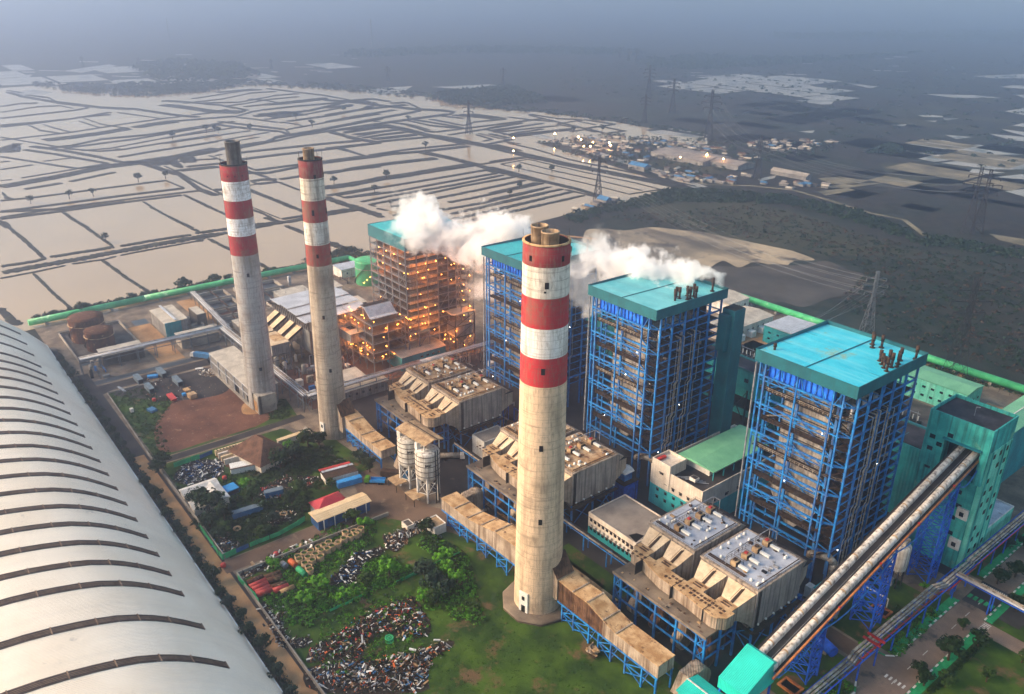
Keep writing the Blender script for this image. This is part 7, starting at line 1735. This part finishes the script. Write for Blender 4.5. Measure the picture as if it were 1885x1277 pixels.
heap('pale rubble line near the storage shed',[Pq(820,560),Pq(990,570),Pq(980,610),Pq(840,620)],110,['dirty_tan','white_clean','concrete'],.4,.4)
heap('stones scattered over the red earth field',[(-352,76),(-327,72),(-325,116),(-340,124),(-385,118),(-385,98)],240,['dirty_tan','concrete'],.1,.16)
# ---------------------------------------------------------------- pylons and wires
def zfor(p,py):
    lo,hi=0,175
    for _ in range(40):
        m_=(lo+hi)/2; d=Vector((p.x,p.y,m_-CH)); y=H_/2-F_*d.dot(CU)/d.dot(CF)
        if y>py: lo=m_
        else: hi=m_
    return lo
PY=[]
def pylon(label,bx_,by_,ty,mt='pylon',wd=None,rz=.6,small=False,thick=1.):
    p=G(bx_,by_); h=max(18,min(75,zfor(p,ty))); t=empty('pylon',(p.x,p.y,0),label,'pylon','transmission pylons across the fields',)
    c_,s_=math.cos(rz),math.sin(rz); P=lambda x,y,z:(p.x+x*c_-y*s_,p.y+x*s_+y*c_,z); b=wd or h*.085; w=lambda z:b*(1-z/h*1.25) if z<h*.62 else b*.225
    k=max(.17,p.length*.0003)*thick; m=MB().use(mt); L=[h*q for q in (0,.16,.3,.42,.52,.62,.69,.76,.83,.9,1)]
    cs=((-1,-1),(1,-1),(1,1),(-1,1))
    for i in range(len(L)-1):
        z0,z1=L[i],L[i+1]
        for (a,c) in cs: m.bar(P(a*w(z0),c*w(z0),z0),P(a*w(z1),c*w(z1),z1),k*1.5)
        for q in range(4):
            a,c=cs[q],cs[(q+1)%4]; m.bar(P(a[0]*w(z0),a[1]*w(z0),z0),P(c[0]*w(z1),c[1]*w(z1),z1),k); m.bar(P(c[0]*w(z0),c[1]*w(z0),z0),P(a[0]*w(z1),a[1]*w(z1),z1),k)
            m.bar(P(a[0]*w(z1),a[1]*w(z1),z1),P(c[0]*w(z1),c[1]*w(z1),z1),k)
    m.build('lattice_mast',t)
    tips=[]
    for z in (.66,.77,.88):
        A=h*(.19 if z==.77 else .15); m=MB().use(mt)
        for s in (-1,1):
            m.bar(P(s*b*.2,0,h*z),P(s*A,0,h*z+.3),k*2.2); m.bar(P(s*b*.2,0,h*z+h*.04),P(s*A,0,h*z+.3),k); m.bar(P(s*A,0,h*z),P(s*A,0,h*z-h*.04),k*3); tips.append(Vector(P(s*A,0,h*z-h*.035)))
        m.build('cross_arm',t)
    PY.append(tips); return t
pylon('nearest grey pylon standing right behind the nearest boiler roof',1595,612,499,rz=.9,thick=.85)
pylon('faint brown pylon in the dark scrub field at the right',1755,694,512,'pylon_rust',rz=.9,thick=.8)
pylon('dark twin pylon at the right edge above the pale fields',1780,430,308,'pylon_rust',rz=.5)
pylon('slimmer pylon standing close beside the dark twin pylon',1797,432,312,'pylon_rust',rz=.5,small=True)
pylon('tall pylon between the village and the olive field',1393,330,248,'pylon_rust',rz=.5)
pylon('pylon behind the long pale pond right of the lamps',1303,262,165,'pylon_rust',rz=.5)
pylon('pylon standing at the far edge of the near rows of ponds',1100,368,286,'pylon_rust',rz=.5)
pylon('distant pylon left of the tall far pair',1186,226,174,'pylon_rust',rz=.5)
pylon('tallest of the far hazy pylons above the village',1193,182,120,'pylon_rust',rz=.5)
pylon('far hazy pylon right of the tallest one',1237,208,145,'pylon_rust',rz=.5)
pylon('pylon standing among the middle ponds, mirrored in the water',863,246,184,'pylon_rust',rz=.5)
pylon('very faint pylon at the far centre',714,149,121,'pylon_rust',rz=.5); pylon('very faint pylon right of the far centre one',926,160,124,'pylon_rust',rz=.5)
pylon('faint pylon far behind the ponds, left of centre',500,127,108,'pylon_rust',rz=.5); pylon('faint pylon at the far left',153,123,103,'pylon_rust',rz=.5); pylon('faint pylon right of the far left one',257,124,106,'pylon_rust',rz=.5)
pylon('tiny pylon in the far haze above the village, leftmost of three',1141,106,86,'pylon_rust',rz=.5); pylon('tiny pylon in the far haze, middle of three',1157,112,88,'pylon_rust',rz=.5); pylon('tiny pylon in the far haze, rightmost of three',1171,114,90,'pylon_rust',rz=.5)
def wires(a,b,label,r=.13,sag=6,col='wire'):
    t=empty('power_line',tuple(a[0]),label,'power line','power lines between pylons')
    for k in range(6):
        P=[]; 
        for i in range(13): f=i/12; q=a[k].lerp(b[k],f); P.append((q.x,q.y,q.z-sag*4*f*(1-f)))
        MB().use(col).path(P,r,3).build('wire',t)
wires(PY[0],PY[6],'bundle of wires from the nearest grey pylon to the ponds',.05,14)
wires(PY[4],PY[2],'wires between the village pylon and the dark twin pylon',.06,10); wires(PY[5],PY[4],'wires between the village pylons',.07,10)
sw=[Vector((-235+k*3,352,12)) for k in range(6)]; wires(PY[0],sw,'wires dropping from the nearest grey pylon to the switchyard',.05,3)
t=empty('red_white_mast',(G(685,82).x,G(685,82).y,0),'very faint tall mast on the far horizon','mast'); p=G(685,84); t.location=(p.x,p.y,0); MB().use('pylon').tube((p.x,p.y,0),(p.x,p.y,90),3,1.6,n=6).build('mast',t)
p=G(312,74); t=empty('radio_mast',(p.x,p.y,0),'very faint mast at the far left horizon','mast'); MB().use('pylon').tube((p.x,p.y,0),(p.x,p.y,80),2.4,1.4,n=6).build('mast',t)
# ---------------------------------------------------------------- village
HM=[]
for k,(w_,r_) in enumerate((('grey_wall','metal_shed_tan'),('grey_wall','grey_roof'),('grey_wall','container_blue'),('concrete','tile_brown'),('grey_wall','concrete_dark'))):
    a=MB().use(w_).box(-5,5,-3.5,3.5,0,3.2); b=MB().use(r_).extr([(-4,3.2),(4,3.2),(4,3.35),(0,5),(-4,3.35)],-5.5,5.5,'x')
    ms=[]
    for q,n in ((a,'wall'),(b,'roof')):
        me=bpy.data.meshes.new(n); me.from_pydata(q.v,[],q.f); [me.materials.append(MT[z]) for z in q.mats]; ms.append(me)
    HM.append(ms)
HL=['small pale roofed village house dim in the haze','small grey roofed white village house dim in the haze','small blue roofed village house dim in the haze','small brown roofed village house dim in the haze','small dark roofed grey village house dim in the haze']
def vhouse(x,y,s=1.):
    k=R.choice((0,1,1,2,3,4,0)); o=empty('village_house',(x,y,0),HL[k],'house','village houses beyond the ponds',rz=R.choice((.2,1.77))+R.uniform(-.1,.1)); o.scale=(s*R.uniform(.8,1.6),s*R.uniform(.8,1.4),s*R.uniform(.8,1.3))
    for me in HM[k]: q=bpy.data.objects.new(me.name.split('.')[0],me); C.objects.link(q); q.parent=o
def pxp(P): return [(p.x,p.y) for p in GL(P)]
scatter(pxp([(1020,262),(1120,248),(1240,262),(1400,282),(1400,298),(1280,290),(1170,300),(1090,290)]),130,lambda x,y:vhouse(x,y,.62))
scatter(pxp([(1180,302),(1240,312),(1300,325),(1390,322),(1380,336),(1290,340),(1220,328)]),42,lambda x,y:vhouse(x,y,.62))
scatter(pxp([(1340,262),(1440,258),(1560,262),(1500,275),(1420,280)]),42,lambda x,y:vhouse(x,y,.62))
scatter(pxp([(1043,385),(1085,374),(1140,366),(1130,372),(1060,392)]),12,lambda x,y:vhouse(x,y,.62))
scatter(pxp([(1395,338),(1500,330),(1540,350),(1440,350)]),14,lambda x,y:vhouse(x,y,.62))
for l,px_,py_,a,b,h,w_,r_ in (('large grey roofed depot behind the village lamps',1270,292,80,50,5,'grey_wall','grey_roof'),('blue roofed hall by the embankment road',1177,312,24,11,5,'grey_wall','container_blue'),('long pale warehouse right of the village pylon',1455,325,44,10,4,'grey_wall','concrete'),('second grey depot in front of the lamps',1340,305,50,30,5,'grey_wall','grey_roof'),('blue roofed barn at the pond corner',1112,374,12,7,4,'grey_wall','container_blue')):
    p=G(px_,py_); house('depot',l,'warehouse',p.x-a/2,p.x+a/2,p.y-b/2,p.y+b/2,h,w_,r_,'gable',axis='x' if a>b else 'y',rise=3)
for n,(x,y) in enumerate(((1021,256),(1064,262),(1069,267),(1091,272),(1074,280),(1086,280),(1123,278),(1121,273),(945,264),(945,289),(1251,301),(1300,296),(1330,304))):
    p=G(x,y+3); t=empty('street_lamp',(p.x,p.y,0),ordn(n)+' glowing orange village lamp, counted through the far cluster','lamp','glowing lamps beyond the ponds'); MB().use('pylon').tube((p.x,p.y,0),(p.x,p.y,9),.15,n=4).build('pole',t); MB().use('lamp_far').ball((p.x,p.y,9.2),1. if n in(0,1,6,11) else .65,8).build('lamp_head',t)
# ---------------------------------------------------------------- scrub belts, woods
def wood(label,poly,n,s,h,mts=('leaf_blue','leaf_dark'),lv=14,ls=.3,name='woodland'): return thicket(name,label,pxp(poly),n,list(mts),s,h,lv,ls,'woodland')
wood('belt of dark scrub between the ponds and the ash field',[(1030,398),(1140,372),(1236,348),(1330,350),(1460,362),(1580,388),(1700,432),(1885,462),(1885,478),(1700,452),(1560,404),(1440,376),(1320,372),(1240,372),(1130,392),(1060,410)],900,3.2,3.4)
wood('village trees between the houses',[(985,262),(1120,246),(1400,264),(1540,262),(1560,276),(1400,300),(1300,340),(1180,318),(1060,288)],560,3.,4.2)
wood('far woodland at the right of the middle ponds',[(790,178),(850,168),(940,160),(990,178),(1010,190),(900,196),(830,192)],700,6,9)
wood('far tree belt across the left horizon',[(240,122),(330,112),(440,118),(480,140),(380,148),(300,150)],420,11,12)
wood('far tree belt on the left plain',[(110,168),(240,152),(380,150),(470,146),(380,170),(250,178)],500,6,5)
wood('far tree belt across the centre right horizon',[(1180,112),(1290,102),(1420,108),(1600,104),(1740,94),(1500,116),(1400,122),(1300,130),(1200,126)],620,12,12)
wood('far tree belt across the centre horizon',[(640,96),(900,88),(1180,94),(1180,102),(900,98),(650,106)],420,16,14)
wood('very far ridge of trees at the right horizon',[(1360,70),(1885,62),(1885,80),(1560,74)],300,30,26)
wood('dark tree clump by the pale fields',[(1615,272),(1640,265),(1662,274),(1655,284),(1600,282)],130,4,5)
wood('scattered bushes over the dark scrub field',[(1100,400),(1400,376),(1700,460),(1885,490),(1885,690),(1700,640),(1540,560),(1600,500),(1450,450),(1260,420)],1500,1.9,1.3,('leaf_blue','leaf_dark','brown_metal'),10)
wood('green bushes along the green pipeline at the right',[(1640,650),(1760,672),(1885,716),(1885,728),(1740,690),(1640,664)],160,2,1.6,('leaf','leaf_dark'))
wood('low dark scrub along the far pond shore',[(60,150),(300,160),(480,148),(620,153),(770,170),(900,192),(1000,200),(1140,217),(1300,246),(1300,252),(1130,226),(1000,209),(880,200),(770,180),(600,165),(480,158),(300,171),(60,162)],620,5.,3.)
wood('far scattered tree lines on the hazy plain',[(1000,120),(1885,100),(1885,330),(1500,240),(1200,190),(1000,160)],700,4.5,4.)
wood('reeds and bushes along the pond dikes',[(560,480),(640,455),(700,470),(600,488)],150,2.6,2.2)
# ---------------------------------------------------------------- steam
def steam(label,P,r0,r1,dens=.22,seed=0.,pw=1.,flat_=.7,soft=2.6):
    """plume along the polyline P (world points), radius r0 -> r1; density from a displaced distance field"""
    A,B=Vector(P[0]),Vector(P[-1]); L=(B-A).length; d=(B-A).normalized(); rz=math.atan2(d.y,d.x); tilt=math.asin(d.z)
    m=bpy.data.materials.new('steam_'+str(len(bpy.data.materials))); m.use_nodes=True; t=m.node_tree; t.nodes.remove(t.nodes['Principled BSDF']); K_=t.links.new
    co=nd(t,'ShaderNodeTexCoord'); 
    def noi(scale,det,rough=.6,off=0):
        mp=nd(t,'ShaderNodeMapping'); mp.inputs['Location'].default_value=(seed+off,seed*2,0); K_(co.outputs['Object'],mp.inputs[0]); n=nd(t,'ShaderNodeTexNoise'); n.inputs['Scale'].default_value=scale; n.inputs['Detail'].default_value=det; n.inputs['Roughness'].default_value=rough; K_(mp.outputs[0],n.inputs['Vector']); return n
    def M(op,a,b=None,c=None):
        n=nd(t,'ShaderNodeMath',operation=op)
        for i,x in enumerate((a,b,c)):
            if x is None: continue
            if isinstance(x,(int,float)): n.inputs[i].default_value=x
            else: K_(x,n.inputs[i])
        return n.outputs[0]
    n1=noi(.045,2); vs=nd(t,'ShaderNodeVectorMath',operation='SUBTRACT'); vs.inputs[1].default_value=(.5,.5,.5); K_(n1.outputs['Color'],vs.inputs[0])
    sc=nd(t,'ShaderNodeVectorMath',operation='SCALE'); sc.inputs['Scale'].default_value=r1*2.6; K_(vs.outputs[0],sc.inputs[0])
    ad=nd(t,'ShaderNodeVectorMath',operation='ADD'); K_(co.outputs['Object'],ad.inputs[0]); K_(sc.outputs[0],ad.inputs[1])
    sp=nd(t,'ShaderNodeSeparateXYZ'); K_(ad.outputs[0],sp.inputs[0]); so=nd(t,'ShaderNodeSeparateXYZ'); K_(co.outputs['Object'],so.inputs[0])
    tt=M('DIVIDE',so.outputs[0],L); tt=M('MINIMUM',M('MAXIMUM',tt,0.),1.); rad=M('ADD',M('MULTIPLY',M('POWER',tt,pw),r1-r0),r0)
    y=sp.outputs[1]; z=M('DIVIDE',sp.outputs[2],flat_); dist=M('DIVIDE',M('SQRT',M('ADD',M('MULTIPLY',y,y),M('MULTIPLY',z,z))),rad)
    n2=noi(.16,6,.62,9); n3=noi(.5,4,.6,20)
    v=M('ADD',M('SUBTRACT',1.2,dist),M('MULTIPLY',M('SUBTRACT',n2.outputs[0],.5),4.4)); v=M('ADD',v,M('MULTIPLY',M('SUBTRACT',n3.outputs[0],.5),.9))
    v=M('MULTIPLY',v,soft); v=M('MINIMUM',M('MAXIMUM',v,0.),1.)
    e=M('MINIMUM',M('MULTIPLY',M('MAXIMUM',M('SUBTRACT',1.,tt),0.),2.6),1.); v=M('MULTIPLY',v,e); v=M('MULTIPLY',v,dens)
    p=nd(t,'ShaderNodeVolumePrincipled'); p.inputs['Color'].default_value=(1,1,1,1); p.inputs['Anisotropy'].default_value=.1; K_(v,p.inputs['Density']); K_(p.outputs[0],t.nodes['Material Output'].inputs['Volume']); MT[m.name]=m
    rr=r1*1.75
    o=MB().use(m.name).box(-r0*1.2,L,-rr,rr,-rr*flat_,rr*flat_*1.2).build('steam_plume',kind='stuff',label=label,cat='steam',loc=(0,0,0)); o.location=A; o.rotation_euler=(0,-tilt,rz)
    return o
def W_at(px,py,x=None,y=None,z=None):
    d=CF+CR*((px-W_/2)/F_)-CU*((py-H_/2)/F_)
    t=(x/d.x) if x is not None else ((y/d.y) if y is not None else (z-CH)/d.z); return Vector((0,0,CH))+d*t
# over the pale teal roof, drifting left
steam('thick white steam rising from the pale teal roof of the middle boiler',[W_at(1310,516,y=246),W_at(1068,478,y=240)],2.2,12.,.36,3.,.5,.66,3.2)
steam('white steam drifting between the near chimney and the boilers',[W_at(1085,560,y=236),W_at(1045,470,y=236)],4.5,8.5,.2,7.,.6,.9)
steam('white steam behind the near chimney over the hidden boiler',[W_at(975,470,y=238),W_at(872,428,y=240)],9,13.5,.32,12.,.6,.8,3.2)
steam('white steam curling over the dark teal roof of the lit boiler frame',[W_at(905,478,y=225),W_at(735,385,y=222)],5.5,10.,.34,21.,.6,.75,3.2)
steam('small steam puff beside the hidden boiler frame',[W_at(905,545,y=220),W_at(876,520,y=220)],2.5,5,.2,31.,.6,.8)
steam('thin steam wisps at the near corner of the lit boiler roof',[W_at(765,445,y=204),W_at(725,425,y=206)],4,6.5,.15,41.,.6,.8)
# ---------------------------------------------------------------- haze
m=bpy.data.materials.new('haze_air'); m.use_nodes=True; t=m.node_tree; t.nodes.remove(t.nodes['Principled BSDF']); v=t.nodes.new('ShaderNodeVolumePrincipled')
v.inputs['Density'].default_value=HAZE_D; v.inputs['Color'].default_value=(.48,.585,.83,1); v.inputs['Anisotropy'].default_value=.83
t.links.new(v.outputs[0],t.nodes['Material Output'].inputs['Volume']); MT['haze_air']=m
MB().use('haze_air').box(-15900,1300,-4900,15900,-4,203).build('haze',kind='stuff',label='pale blue grey haze thickening over the far ponds and fields',cat='haze',loc=(0,0,0))
